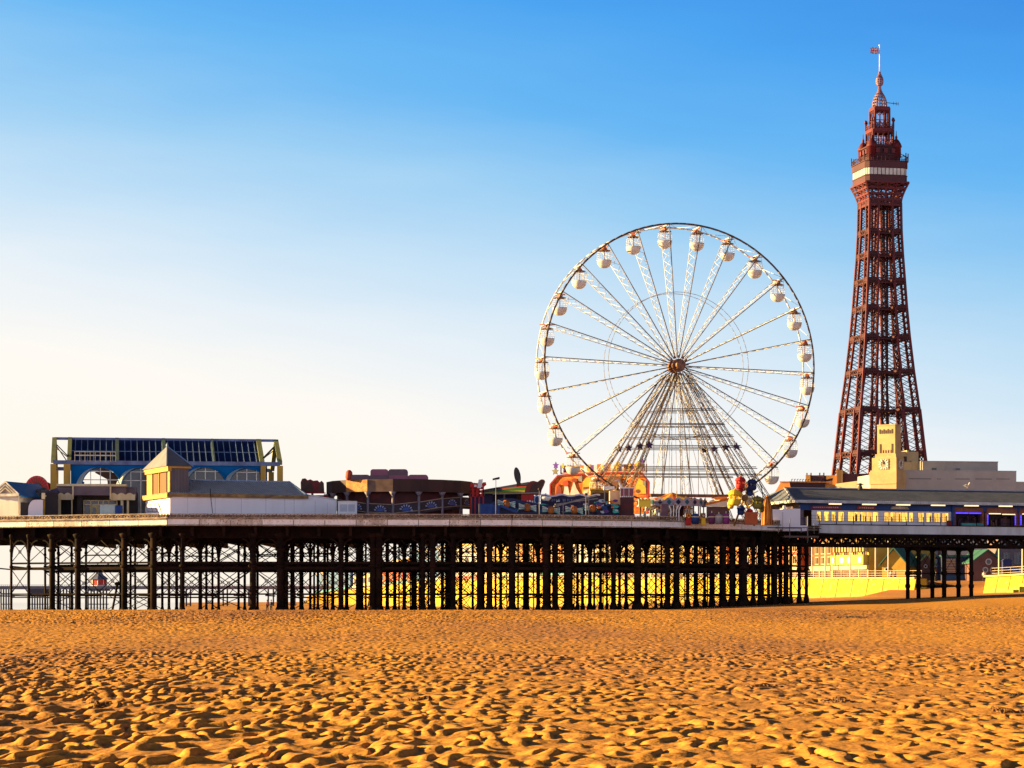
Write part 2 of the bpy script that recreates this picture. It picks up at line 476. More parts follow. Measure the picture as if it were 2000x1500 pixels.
# tie beams, cross bracing, arched brackets, rings per row
nbr = 0; rest = MB()
for row in range(4):
    rc = sorted([c for c in cols if c[0] == row], key=lambda c: c[2])
    tie = MB(); br = MB()
    for a, b in zip(rc, rc[1:]):
        A, B = Vector((a[2], a[3], 0)), Vector((b[2], b[3], 0))
        gap = (B - A).length
        z = lambda v, h: Vector((v.x, v.y, h))
        tie.bar(z(A, 5.62), z(B, 5.62), 0.16, 0.20); tie.bar(z(A, 5.05), z(B, 5.05), 0.18, 0.30)
        rnd = random.random()
        if rnd < 0.75: tie.bar(z(A, 2.35), z(B, 2.35), 0.12, 0.14)
        if rnd < 0.35: tie.bar(z(A, 2.0), z(B, 2.0), 0.10, 0.12)
        if rnd > 0.7: tie.bar(z(A, 6.75), z(B, 6.75), 0.12, 0.14)
        nseg = max(1, round(gap / 3.0))
        for k in range(nseg):
            p, q = A.lerp(B, k / nseg), A.lerp(B, (k + 1) / nseg)
            for lo, hi, ch in ((5.7, 8.0, 0.85), (2.4, 5.0, 0.7), (0.7, 2.3, 0.35)):
                if random.random() < ch:
                    br.tube(z(p, lo), z(q, hi), 0.045, n=5); br.tube(z(p, hi), z(q, lo), 0.045, n=5)
                    if random.random() < 0.35:
                        c = (z(p, lo) + z(q, hi)) / 2
                        e = (q - p).normalized()
                        br.pipe([c + e * (0.17 * math.cos(t)) + Vector((0, 0, 0.17 * math.sin(t))) for t in [i * math.pi / 5 for i in range(10)]], 0.03, 5, True)
                elif lo > 5 and gap > 1.2:
                    br.tube(z(p, lo), z(q, hi), 0.045, n=5)
        e = (B - A).normalized(); rw = min(1.15, gap * 0.48)
        for S, sg in ((A, 1), (B, -1)):
            arch = MB()
            for dr, wd in ((0.0, 0.15), (0.14, 0.08)):
                arc = []
                for i in range(8):
                    t = math.pi / 2 * i / 7
                    arc.append(z(S + e * (sg * (rw - (rw - dr * 0) * math.cos(t)) + sg * dr * math.cos(t)), 6.3 + 1.75 * math.sin(t)))
                for u, v in zip(arc, arc[1:]): arch.bar(u, v, wd, wd)
            c = z(S + e * (sg * 0.33), 7.55)
            arch.pipe([c + e * (0.17 * math.cos(t)) + Vector((0, 0, 0.17 * math.sin(t))) for t in [i * math.pi / 5 for i in range(10)]], 0.05, 5, True)
            if row > 1: pass
            elif nbr < 98: arch.build('bracket', IRON, pier); nbr += 1
            else:
                k0 = len(rest.v); rest.v += arch.v; rest.f += [tuple(i + k0 for i in f_) for f_ in arch.f]; rest.m += arch.m; rest.s += arch.s
    tie.build('tie_beam', IRON, pier); br.build('cross_brace', IRON, pier)
tag(rest.build('rear_brackets', IRON, pier), kind='stuff')
rl = MB(); rb = MB()                      # the crowd of thin columns further back under the deck
random.seed(5)
for row, off in enumerate((13.5, 22.5, 33.0, 40.0)):
    prev = None
    for px in range(-40 + row * 13, 1560, 44):
        pj = px + random.uniform(-13, 13)
        if (pj < 540 and random.random() < 0.72) or random.random() < .38: prev = None; continue
        y = front_y(pj) + off; x = PX(pj, y); r = random.choice((.10, .12, .13, .19))
        rl.tube((x, y, bz(x, y) - 0.5), (x, y, ZB - 0.6), r, n=8)
        rl.lathe([(r * 1.6, 0), (r * 1.6, 0.5), (r, 0.9)], (x, y, bz(x, y)), 8)
        q = Vector((x, y, 0))
        if prev is not None:
            for zz in (5.1, 5.6): rb.bar((prev.x, prev.y, zz), (x, y, zz), 0.16, 0.2)
            if random.random() < 0.8:
                rb.tube((prev.x, prev.y, 5.6), (x, y, 8.2), 0.045, n=5); rb.tube((prev.x, prev.y, 8.2), (x, y, 5.6), 0.045, n=5)
            if random.random() < 0.6:
                rb.tube((prev.x, prev.y, 2.4), (x, y, 5.0), 0.045, n=5); rb.tube((prev.x, prev.y, 5.0), (x, y, 2.4), 0.045, n=5)
            if random.random() < 0.6: rb.bar((prev.x, prev.y, 2.4), (x, y, 2.4), 0.14, 0.16)
            if pj > 820:
                mid = (prev + q) / 2
                for za, zc in ((.6, 2.3), (2.5, 4.9), (5.7, 7.9)):
                    for u, v in ((prev, mid), (mid, q)):
                        if random.random() < .7: rb.tube((u.x, u.y, za), (v.x, v.y, zc), 0.04, n=4); rb.tube((u.x, u.y, zc), (v.x, v.y, za), 0.04, n=4)
                rb.tube((mid.x, mid.y, 0), (mid.x, mid.y, 8.2), 0.07, n=6)
        prev = q
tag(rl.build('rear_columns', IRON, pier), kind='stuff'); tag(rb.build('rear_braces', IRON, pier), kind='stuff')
xb = MB()
for px in range(-40, 1560, 62):        # ties running back under the deck
    y = front_y(px); x = PX(px, y)
    for zz in (5.3, 2.2): xb.bar((x, y + 0.6, zz), (x - 1.5, y + 27, zz), 0.12, 0.14)
xb.build('tie_beam', IRON, pier)

# the narrow neck of the pier on the right: slab edge, truss girder, braced bent
NK = [(PX(1522, 287), 289), (PX(1600, 295.6), 295.6), (PX(2000, 305), 305), (PX(2420, 315), 315), (110, 322)]
nz0, nz1 = 9.45, 10.42
d = MB(); d.slab([(x, y + 0.3) for x, y in NK] + [(110, 345), (30, 326)], nz0 + 0.25, nz1 - 0.1); d.build('deck', PLANK, pier)
f = MB(); tr = MB()
for a, b in zip(NK[1:], NK[2:]):
    A, B = Vector(a + (0,)), Vector(b + (0,))
    L = (B - A).length; n = round(L / 5); z = lambda v, h: Vector((v.x, v.y, h))
    for i in range(n):
        p, q = A.lerp(B, i / n), A.lerp(B, (i + 1) / n) - (B - A).normalized() * 0.02
        f.bar(z(p, (nz0 + nz1) / 2), z(q, (nz0 + nz1) / 2), 0.25, nz1 - nz0)
        f.bar(z(p, nz1 + 0.05), z(q, nz1 + 0.05), 0.45, 0.10, 1)
for a, b in zip(NK, NK[1:]):
    A, B = Vector(a + (0,)), Vector(b + (0,))
    for off in (0.5, 6.0):
        o = Vector((0, off, 0)); L = (B - A).length; n = max(2, round(L / 1.9))
        tr.bar(z(A + o, nz0 - 0.15), z(B + o, nz0 - 0.15), 0.3, 0.45)
        tr.bar(z(A + o, nz0 - 1.32), z(B + o, nz0 - 1.32), 0.35, 0.32)
        for i in range(n):
            p, q = A.lerp(B, i / n) + o, A.lerp(B, (i + 1) / n) + o
            tr.bar(z(p, nz0 - 1.25), z((p + q) / 2, nz0 - 0.3), 0.16, 0.26); tr.bar(z((p + q) / 2, nz0 - 0.3), z(q, nz0 - 1.25), 0.16, 0.26)
            tr.bar(z(p, nz0 - 1.2), z(p, nz0 - 0.2), 0.14, 0.14)
            c = z((p + q) / 2, nz0 - 0.8)
            tr.pipe([c + (B - A).normalized() * (0.2 * math.cos(t)) + Vector((0, 0, 0.2 * math.sin(t))) for t in [i * math.pi / 4 for i in range(8)]], 0.045, 5, True)
    tr.bar(z(A + Vector((0, 3, 0)), nz0 - 0.1), z(B + Vector((0, 3, 0)), nz0 - 0.1), 6.0, 0.2)
f.build('fascia', [mat('grey_white_board', (0.66, 0.65, 0.66), (0.52, 0.49, 0.49), scale=0.8, streak=True, rough=0.8), IRON], pier)
tr.build('truss_girder', IRON, pier)
bent = [(1773, .24, 4), (1794, .25, 1), (1821, .25, 4.5), (1844, .27, 1), (1872, .25, 4.5), (1897, .24, 1)]
bp_ = []
for px, r, off in bent:
    y = front_y(px) + off; x = PX(px, y); c = MB()
    c.tube((x, y, bz(x, y) - 0.5), (x, y, nz0 - 1.4), r, n=10)
    c.lathe([(r, 0), (r * 1.7, 0.5), (r * 1.7, 0.7)], (x, y, nz0 - 2.1), 10)
    for zz in (3.4, 4.9): c.lathe([(r, -0.25), (r * 1.35, -0.15), (r * 1.35, 0.15), (r, 0.25)], (x, y, zz), 10)
    c.build('column', RUST if px == 1773 else IRON, pier)
    bp_.append(Vector((x, y, 0)))
tb = MB(); cb = MB()
for a, b in zip(bp_, bp_[1:]):
    tb.bar(z(a, 4.9), z(b, 4.9), 0.13, 0.15)
    if a is not bp_[0] and b is not bp_[-1]: tb.bar(z(a, 3.4), z(b, 3.4), 0.2, 0.2)
    tb.bar(z(a, 7.75), z(b, 7.75), 0.2, 0.3)
    cb.tube(z(a, 4.9), z(b, 7.8), 0.03, n=5); cb.tube(z(a, 7.8), z(b, 4.9), 0.03, n=5)
    for S, T in ((a, b), (b, a)):
        e = (T - S).normalized()
        for u, v in (((0.05, 6.9), (0.35, 7.4)), ((0.35, 7.4), (0.9, 7.7))):
            cb.bar(z(S + e * u[0], u[1]), z(S + e * v[0], v[1]), 0.08, 0.08)
tb.build('tie_beam', IRON, pier); cb.build('cross_brace', IRON, pier)
# ================================================================== buildings and rides on the pier deck
BLUEW = mat('blue_wall', (0.002, 0.12, 0.38), (0.002, 0.095, 0.31), scale=0.5, rough=0.8, spec=0.1)
LBLUE = mat('pale_blue_trim', (0.25, 0.36, 0.55), (0.18, 0.27, 0.45), scale=0.8, rough=0.5)
YELC = mat('yellow_column', (0.58, 0.36, 0.05), (0.42, 0.25, 0.05), scale=0.8, streak=True)
OLIVE = mat('olive_rafter', (0.30, 0.31, 0.12), (0.22, 0.24, 0.11), scale=0.8)
NAVYG = mat('navy_roof_glass', (0.003, 0.010, 0.055), (0.006, 0.018, 0.09), scale=0.4, rough=0.35, spec=0.1)
DGLASS = mat('dark_glass', (0.035, 0.025, 0.03), (0.02, 0.016, 0.022), scale=0.6, rough=0.15)
CREAM = mat('cream_paint', (0.74, 0.66, 0.46), (0.60, 0.50, 0.32), scale=0.9, streak=True)
LILAC = mat('lilac_white_wall', (0.86, 0.84, 0.92), (0.76, 0.72, 0.80), scale=0.5, rough=0.8, lo=0.35, hi=0.8, streak=True)
DARKB = mat('dark_boards', (0.035, 0.028, 0.035), (0.02, 0.016, 0.02), scale=1.0, streak=True)
MAUVE = mat('mauve_fascia', (0.17, 0.125, 0.16), (0.12, 0.09, 0.12), scale=0.6)
GREYR = mat('grey_sheet_roof', (0.42, 0.42, 0.45), (0.33, 0.33, 0.36), scale=0.5)
WHITEP = mat('white_paint', (0.80, 0.78, 0.78), (0.68, 0.65, 0.64), scale=0.9)
BROWNT = mat('brown_trim', (0.36, 0.23, 0.08), (0.17, 0.10, 0.05), scale=1.3)

# ---- the glass-roofed hall
fr = FR(330, 287.0, 9.0)
hall = fr.thing('glass_roof_hall', 'long blue hall with dark glazed roof, arched windows and yellow end columns', 'hall')
X = lambda px: fr.x(px)
ze = fr.z(903, X(330)); zr = PZ(859.5, 287 + 7.0) - 10.0
D1, DR, D2 = 0.0, 7.0, 14.0
a0, a1, b1, b0 = X(104), X(133), X(514), X(547)
m = MB()
def roofplane(m, x0, x1, o=0.0, th=0.12):
    for ya, yb in ((D1, DR), (D2, DR)):
        m.add([(x0, ya, ze + o), (x1, ya, ze + o), (x1, yb, zr + o), (x0, yb, zr + o), (x0, ya, ze + o - th), (x1, ya, ze + o - th), (x1, yb, zr + o - th), (x0, yb, zr + o - th)],
              [(0, 1, 2, 3), (4, 7, 6, 5), (0, 4, 5, 1), (1, 5, 6, 2), (2, 6, 7, 3), (3, 7, 4, 0)])
roofplane(m, a1, b1); m.build('glazed_roof', NAVYG, hall)
m = MB()
npx = list(np.linspace(134, 514, 32))
for px in npx:
    x = X(px)
    m.bar((x, D1, ze + 0.05), (x, DR, zr + 0.05), 0.075, 0.12)
m.bar((a1, 3.2, ze + (zr - ze) * 3.2 / 7 + .04), (b1, 3.2, ze + (zr - ze) * 3.2 / 7 + .04), 0.03, 0.05)
m.build('glazing_bar', LBLUE, hall)
m = MB()
for px, w in ((135, .45), (229, .4), (322, .38), (419, .2), (512, .55)):
    m = MB(); m.bar((X(px), D1 - .02, ze + 0.12), (X(px), DR, zr + 0.12), w, 0.22); m.build('rafter', OLIVE if px in (135, 512) else mat('rafter_teal_grey', (0.13, 0.19, 0.17), (0.09, 0.14, 0.14)), hall)
for px in (104, 547):
    m = MB(); m.bar((X(px), D1, ze), (X(px), DR, zr), 0.5, 0.4); m.bar((X(px), D2, ze), (X(px), DR, zr), 0.5, 0.4); m.build('rafter', OLIVE, hall)
m = MB()
m.bar((a0, DR, zr + 0.05), (b0, DR, zr + 0.05), 0.5, 0.28); m.bar((a0, D1, ze - 0.1), (b0, D1, ze - 0.1), 0.42, 0.45); m.bar((a0, D2, ze - 0.1), (b0, D2, ze - 0.1), 0.4, 0.4)
m.build('ridge_and_eaves_beam', mat('dusk_blue_beam', (0.16, 0.22, 0.42), (0.10, 0.12, 0.25), scale=0.7), hall)
m = MB()
for xa, xb in ((a0, a1), (b0, b1)):
    m.tube((xa, DR, zr - .4), (xb, D1 + .6, ze + .6), 0.06, n=6); m.tube((xa, DR, zr - .9), (xb, D1 + 1.0, ze + .5), 0.05, n=6); m.tube((xa, DR, zr - .5), (xb, D2 - .4, ze + .3), 0.06, n=6)
m.build('end_brace', IRON, hall)
for px, y, w in ((104, D1, .62), (104, D2, .62), (131, D1, .75), (514, D1, .6), (547, D1, .62), (545, D2, .62), (530, D2, .5)):
    m = MB(); m.box(X(px) - w / 2, X(px) + w / 2, y - w / 2, y + w / 2, 0, ze - 0.3); m.build('column', YELC, hall)
wall = MB(); zw = ze - 0.3
ARCH = [(198, 38, 913), (277, 39, 914), (403, 39, 913), (484, 38, 915)]
zb = fr.z(950, X(330))
xs_prev = a1 + .3
for (c, hw_, top) in ARCH:
    xc = X(c); r = X(c + hw_) - xc; zt = fr.z(top, xc); za = zt - r
    wall.box(xs_prev, xc - r, 0.1, 0.4, 0, zw)
    n = 20
    for i in range(n):
        t0, t1 = math.pi * (1 - i / n), math.pi * (1 - (i + 1) / n)
        x0, z0, x1, z1 = xc + r * math.cos(t0), za + r * math.sin(t0), xc + r * math.cos(t1), za + r * math.sin(t1)
        wall.prism([(x0, z0), (x1, z1), (x1, zw), (x0, zw)], 0.1, 0.4)
    xs_prev = xc + r
    wdw = MB()
    for k in (-.55, -.05, .45):
        zz = za + math.sqrt(max(0.01, r * r - (r * k) ** 2)); wdw.bar((xc + r * k, 0.15, 0), (xc + r * k, 0.15, zz), 0.09, 0.09)
    for zz in (za + r * .36, za + r * .8):
        hx = math.sqrt(r * r - (zz - za) ** 2); wdw.bar((xc - hx, 0.15, zz), (xc + hx, 0.15, zz), 0.09, 0.09)
    wo = wdw.build('arched_window', WHITEP, hall)
    arc = [(xc + (r + .03) * math.cos(math.pi * (1 - i / 24)), za + (r + .03) * math.sin(math.pi * (1 - i / 24))) for i in range(25)]
    hood = MB()
    for k in range(24):
        (u0, v0), (u1, v1) = arc[k], arc[k + 1]
        f0, f1 = math.cos((k) / 24 * math.pi * .5), math.cos((k + 1) / 24 * math.pi * .5)
        R2 = 1.0 + .30 * max(0.0, 1 - k / 11.0); R3 = 1.0 + .30 * max(0.0, 1 - (k + 1) / 11.0)
        o0 = (xc + (u0 - xc) * R2, za + (v0 - za) * R2); o1 = (xc + (u1 - xc) * R3, za + (v1 - za) * R3)
        y0, y1 = 0.1 - 1.15 * f0 ** 2 - .1, 0.1 - 1.15 * f1 ** 2 - .1
        if k < 11:
            hood.add([(o0[0], 0.1, o0[1]), (o1[0], 0.1, o1[1]), (u1, y1, v1), (u0, y0, v0)], [(0, 1, 2, 3)])
        hood.bar((u0, 0.02, v0), (u1, 0.02, v1), 0.5, 0.12, 1)
    hood.build('hood', [mat('hood_pale', (0.50, 0.52, 0.50), (0.34, 0.42, 0.46), scale=.8), BLUEW], wo)
    pane = MB()
    pts = [(xc + r * math.cos(math.pi * (1 - i / 24)), za + r * math.sin(math.pi * (1 - i / 24))) for i in range(25)]
    if c == 198:           # the near end is open right through to the far arch; only its right part is backed by a dark inner wall
        pts = [p for p in pts if p[0] > xc - r * .1] ; pts = [(pts[-1][0], 0), (xc + r * .55, 0), (xc + r * .3, za + r * .45)] + [(xc - r * .35, za + r * .8)] + pts
        pane.prism(pts, 3.0, 3.05); pane.build('inner_wall', mat('warm_inner_wall', (0.16, 0.08, 0.06), (0.10, 0.05, 0.045), scale=0.5), wo)
    else:
        pane.prism([(xc - r, 0)] + pts + [(xc + r, 0)], 0.3, 0.34); pane.build('pane', DGLASS, wo)
wall.box(xs_prev, b1 - .1, 0.1, 0.4, 0, zw)
wall.box(a1 + 5.0, b1 - .1, D2 - .3, D2, 0, zw); wall.box(b1 - .4, b1 - .1, .4, D2 - .3, 0, zw); 
wall.build('wall', BLUEW, hall)
m = MB(); m.box(X(145), X(226), -0.5, -0.42, ze + .62, ze + .74); m.box(X(145), X(226), -0.5, -0.42, ze + 1.05, ze + 1.12)
for px in range(146, 227, 10): m.box(X(px) - .03, X(px) + .03, -0.5, -0.42, ze, ze + 1.1)
m.build('eaves_rail', CREAM, hall)

# ---- canopied shop front below the hall
fr = FR(190, 279.0, 5.0)
shop = fr.thing('shop_front', 'low shop with mauve canopy and wavy cream pelmet in front of the blue hall', 'shop')
X = fr.x; z = lambda py, px=190: fr.z(py, fr.x(px))
m = MB(); m.box(X(112), X(144), -.4, 1, z(969), z(951)); m.box(X(144.5), X(217), -.9, 1, z(968), z(948)); m.box(X(217.5), X(247), -.4, 1, z(969), z(949)); m.box(X(247), X(266), .3, 1.2, z(972), z(951)); m.build('canopy', MAUVE, shop)
m = MB(); m.box(X(112), X(248), -1.0, 1.1, z(950.4), z(948.2) + .12)
for px in (144, 217): m.bar((X(px), -1.0, z(976)), (X(px), -1.0, z(948)), .16, .16)
m.build('canopy_edge', CREAM, shop)
for xa, xb in ((115, 143), (217, 265)):
    n = 26; top = [(X(xa + (xb - xa) * i / n), z(967) + .22 * abs(math.sin(i / n * math.pi * (2 if xb - xa < 30 else 3) + .6))) for i in range(n + 1)]
    m = MB(); m.prism(top + [(X(xb), z(977)), (X(xa), z(977))], -.75, -.6); m.build('pelmet', CREAM, shop)
m = MB(); m.box(X(112), X(266), 3.0, 3.2, -.2, z(960)); m.box(X(112), X(114), -.3, 3, -.2, z(960)); m.box(X(150), X(159), 0.2, 3, -.2, z(970)); m.build('wall', DARKB, shop)
m = MB()
for px in (161, 175, 190, 199, 210, 226): m.box(X(px) - .06, X(px) + .06, 1.9, 2.0, 0, z(976))
for py in (977, 985): m.box(X(161), X(226), 1.9, 2.0, z(py), z(py) + .09)
wf_ = m.build('window', CREAM, shop)
m = MB(); m.box(X(161), X(226), 2.05, 2.1, 0, z(977)); m.build('pane', mat('shop_glass', (0.10, 0.085, 0.09), (0.04, 0.03, 0.035), scale=0.8, rough=0.2), wf_)
m = MB(); m.box(X(174), X(189), 1.6, 1.75, -.2, z(985)); d_ = m.build('door', mat('yellow_door', (0.55, 0.45, 0.2), (0.5, 0.4, 0.2)), shop)
m = MB(); m.box(X(178.5), X(185), 1.53, 1.6, .2, z(990)); m.build('pane', DGLASS, d_)
for a, b, y0, y1 in ((114, 119, -.3, .2), (140, 142, -.5, -.2), (236, 241, -.3, .1), (248, 252, -.3, .1)): m = MB(); m.box(X(a), X(b), y0, y1, -.2, z(975.5)); m.build('post', CREAM, shop)
def single(name, label, cat, mb, mats, loc=None, group=None):
    o = mb.build(name, mats, None, loc); return tag(o, label, cat, group)
fc = FR(208, 273.5, 5.0)
m = MB(); xa, xb = fc.x(195), fc.x(224.5)
m.box(xa, xb, 0, .8, -.1, fc.z(987)); m.box(xa - .04, xb + .04, -.04, .84, fc.z(987), fc.z(986))
for i in range(1, 4): m.box(xa + (xb - xa) * i / 4 - .02, xa + (xb - xa) * i / 4 + .02, -.03, 0, 0, fc.z(988))
for i in range(4): m.box(xa + (xb - xa) * (i + .7) / 4, xa + (xb - xa) * (i + .7) / 4 + .08, -.05, 0, .7, .9)
o = single('cabinet', 'pale blue cabinet with doors standing in front of the shop window', 'cabinet', m, mat('pale_cyan', (0.45, 0.58, 0.62), (0.4, 0.5, 0.55)), fc.loc); o.rotation_euler.z = fc.rot
fc = FR(232, 273.5, 5.0)
m = MB(); m.box(fc.x(225.5), fc.x(239), 0, .7, -.1, fc.z(988)); m.box(fc.x(225), fc.x(239.5), -.05, .75, fc.z(988), fc.z(987)); m.box(fc.x(231.5), fc.x(232.5), -.04, 0, 0, fc.z(988.5))
o = single('bin_store', 'deep blue box next to the pale blue cabinet', 'bin', m, mat('deep_blue', (0.01, 0.05, 0.25), (0.01, 0.04, 0.18)), fc.loc); o.rotation_euler.z = fc.rot

# ---- kiosk at the far left with a blue roof
fr = FR(12, 275.0, -19.0)
kio = fr.thing('kiosk', 'small white kiosk with blue pitched roof and carved gable at the left end', 'kiosk')
X = fr.x; z = lambda py, px=12: fr.z(py, fr.x(px))
xl, xr, xm = X(-14), X(38), X(12); zE, zA = z(966), z(940)
dep = 7.0
m = MB(); m.box(xl + .3, xr - .3, .25, dep, -.2, zE); m.build('wall', mat('kiosk_white', (0.72, 0.66, 0.60), (0.6, 0.52, 0.46), scale=.6, streak=True), kio)
m = MB(); m.prism([(xl + .25, zE), (xr - .25, zE), (xm, zA - .2)], .1, .3); m.build('gable', mat('gable_cream', (0.62, 0.50, 0.40), (0.34, 0.26, 0.22), scale=2.2), kio)
m = MB()
for sgn, xe in ((-1, xl), (1, xr)):
    m.add([(xe - (-sgn) * .2, -.1, zE - .1), (xm, -.1, zA), (xm, dep, zA), (xe + sgn * .2, dep, zE - .1), (xe + sgn * .2, -.1, zE - .28), (xm, -.1, zA - .2), (xm, dep, zA - .2), (xe + sgn * .2, dep, zE - .28)],
          [(0, 1, 2, 3), (4, 7, 6, 5), (0, 4, 5, 1), (1, 5, 6, 2), (2, 6, 7, 3), (3, 7, 4, 0)])
m.build('roof', mat('blue_roof', (0.02, 0.14, 0.44), (0.03, 0.17, 0.5), scale=1.0, rough=0.5), kio)
m = MB()
for q, wv in ((1.0, .16), (.72, .12), (.42, .10)):
    zc = zE + .1 * (1 - q) * 3
    m.bar((xm - (xm - xl) * q, -.15, zc), (xm, -.15, zc + (zA - zE) * q - .06), .12, wv); m.bar((xm + (xr - xm) * q, -.15, zc), (xm, -.15, zc + (zA - zE) * q - .06), .12, wv)
m.bar((xl, -.12, zE - .05), (xr, -.12, zE - .05), .2, .3)
m.build('bargeboard', mat('bargeboard_white', (0.7, 0.66, 0.6), (0.35, 0.3, 0.3), scale=1.5), kio)
m = MB(); m.box(xr - .31, xr - .26, 2.2, 4.5, -.1, zE - .8); m.build('door', DARKB, kio)

def fan_sign(name, label, px, pw, py0, py1, Y, colA, colB, rot=0.0, half=math.pi / 2):
    f_ = FR(px, Y, rot); t = f_.thing(name, label, 'sign')
    r = f_.x(px + pw) - f_.x(px); z0, h = f_.z(py1), f_.z(py0) - f_.z(py1)
    N = 24; m = MB(); q = MB(); e = MB()
    P2 = [(r * math.sin(-half + 2 * half * i / N), z0 + h * math.cos(-half + 2 * half * i / N)) for i in range(N + 1)]
    m.prism([(0, z0)] + P2, 0, .12); m.box(-.1, .1, .12, .3, -.2, z0 + h * .8)
    for i in range(0, N + 1, 2):
        q.bar((0, -.03, z0 + .05), (P2[i][0] * .97, -.03, z0 + (P2[i][1] - z0) * .97), .07, .07)
    for a, b in zip(P2, P2[1:]):
        e.bar((a[0] * .93, -.02, z0 + (a[1] - z0) * .93), (b[0] * .93, -.02, z0 + (b[1] - z0) * .93), .08, h * .1)
    q.prism([(0, z0)] + [(x * .5, z0 + (z_ - z0) * .5) for x, z_ in P2], -.06, 0, 0)
    m.build('backboard', colA, t); q.build('rib', colB, t); e.build('rim', mat('sign_pink', (0.72, 0.10, 0.14), (0.4, 0.05, 0.07)), t)
    return t
fan_sign('fan_sign', 'red fan-shaped sign with dark ribs behind the blue-roofed kiosk', 72, 24, 929, 956, 288, mat('fan_red', (0.55, 0.04, 0.06), (0.42, 0.03, 0.05), scale=1.2), mat('fan_green_black', (0.05, 0.045, 0.04), (0.07, 0.06, 0.05)))
fan_sign('fan_sign', 'narrow dark red fan sign half hidden behind the first yellow column', 93, 9, 942, 957, 290, mat('fan_dark_red', (0.26, 0.03, 0.05), (0.2, 0.02, 0.04)), mat('fan_dark_rib', (0.10, 0.02, 0.03), (0.08, 0.02, 0.03)))
# rounded booth and black kiosk beside it
fr = FR(68, 273.0, 10.0); X = fr.x
b_ = fr.thing('rounded_booth', 'small round-topped grey white booth between kiosk and black stall', 'booth')
m = MB(); xa, xb = X(55), X(84); zt = fr.z(976); pts = [(xa, -.2), (xb, -.2), (xb, zt), (xa + (xb - xa) * .45, zt)] + [(xa + (xb - xa) * .45 * (1 - math.sin(t)), zt - 1.1 + 1.1 * math.cos(t)) for t in [i * math.pi / 12 for i in range(1, 7)]]
m.prism(pts, 0, 2.5); m.build('shell', LILAC, b_)
m = MB(); m.box(X(40), xa + .02, .4, .6, -.2, fr.z(981)); m.build('screen', DARKB, b_)
fr = FR(98, 274.5, 12.0); X = fr.x
b_ = fr.thing('black_stall', 'black timber stall with small cream sign on its left side', 'stall')
m = MB(); xa, xb = X(88.5), X(113); zt = fr.z(962)
m.box(xa, xb, 0, 3.2, -.2, zt)
for i in range(1, 9): m.box(xa + (xb - xa) * i / 9 - .02, xa + (xb - xa) * i / 9 + .02, -.03, 0, 0, zt - .1)
m.build('wall', DARKB, b_)
m = MB(); m.prism([(xa - .25, zt), (xb + .2, zt), (xb - .1, zt + .5), (xa + 1.1, zt + .45)], -.2, 3.4); m.build('roof', mat('stall_roof_blue', (0.03, 0.035, 0.12), (0.02, 0.02, 0.06)), b_)
m = MB(); m.box(X(81), X(88), -.35, -.2, fr.z(975), fr.z(963)); m.box(X(87), xa + .1, -.3, -.02, fr.z(970), fr.z(968)); m.build('sign', CREAM, b_)
m = MB(); m.box(X(85), X(88.3), .1, .25, -.1, fr.z(976)); m.build('post', YELC, b_)
# weathered sculpture on the stall
m = MB(); c = FR(80, 279, 0)
random.seed(3)
pts = [(c.x(70), c.z(966)), (c.x(71), c.z(959)), (c.x(74), c.z(955)), (c.x(78), c.z(957)), (c.x(82), c.z(954)), (c.x(89), c.z(953)), (c.x(95), c.z(957)), (c.x(97), c.z(963)), (c.x(92), c.z(966)), (c.x(80), c.z(972)), (c.x(74), c.z(972))]
m.prism(pts, -.5, .5); m.prism([(x * .7, 1.1 + (z_ - 1.1) * .86) for x, z_ in pts], -.75, .75); m.tube((0, 0, -.1), (0, 0, 2.6), .25, n=8)
single('carved_figure', 'dark grey carved figure head perched beside the black stall', 'sculpture', m, mat('lead_grey', (0.10, 0.085, 0.09), (0.03, 0.025, 0.03), scale=3.0, lo=.45, hi=.55), c.loc)

# ---- white hut with pyramid turret and long sheet roof
fr = FR(332, 268.5, 24.0)
hut = fr.thing('white_hut', 'long lilac white hut with pointed turret and grey ribbed roof at the pier edge', 'hut')
X = fr.x
def z(py, px=332, y=0.0): return fr.z(py, fr.x(px, y), y)
L = X(594); dp = 9.3; ze = z(964)
m = MB(); m.box(0, L, 0, dp, -.4, ze); m.prism([(L + .01, -.4), (X(657), -.4), (X(657), z(977, 657)), (L + .01, z(966, 594))], .15, 4.5)
m.build('wall', LILAC, hut)
m = MB(); zt = z(938, 372, 4.5); xi0, xi1 = X(372, 4.6) , L - .15
m.add([(-.3, -.3, ze), (L + .3, -.3, ze), (xi1, 4.6, zt), (xi0, 4.6, zt), (-.3, dp + .3, ze), (L + .3, dp + .3, ze)], [(0, 1, 2, 3), (0, 3, 4), (4, 3, 2, 5), (1, 5, 2), (0, 4, 5, 1)])
m.build('roof', GREYR, hut)
m = MB(); n = 58
for i in range(n + 1):
    x = .2 + (L - .2) * i / n
    k = min(1.0, (x + .3) / (xi0 + .3))
    m.bar((x, -.3, ze + .04), (x - (.0), -.3 + 4.9 * k, ze + .03 + (zt - ze) * k), .05, .07)
m.build('roof_rib', mat('roof_rib_grey', (0.55, 0.55, 0.58), (0.45, 0.45, 0.48)), hut)
m = MB(); m.bar((-.35, -.35, ze), (xi0, 4.6, zt + .06), .18, .14); m.bar((L + .3, -.35, ze), (xi1, 4.6, zt + .06), .2, .16); m.bar((xi0, 4.6, zt + .06), (xi1, 4.6, zt + .06), .2, .12); m.build('ridge_cap', LBLUE, hut)
m = MB(); m.box(-.4, L + .35, -.42, -.3, ze - .32, ze + .06); m.box(-.42, -.3, -.42, dp + .3, ze - .4, ze + .1); m.build('gutter', BROWNT, hut)
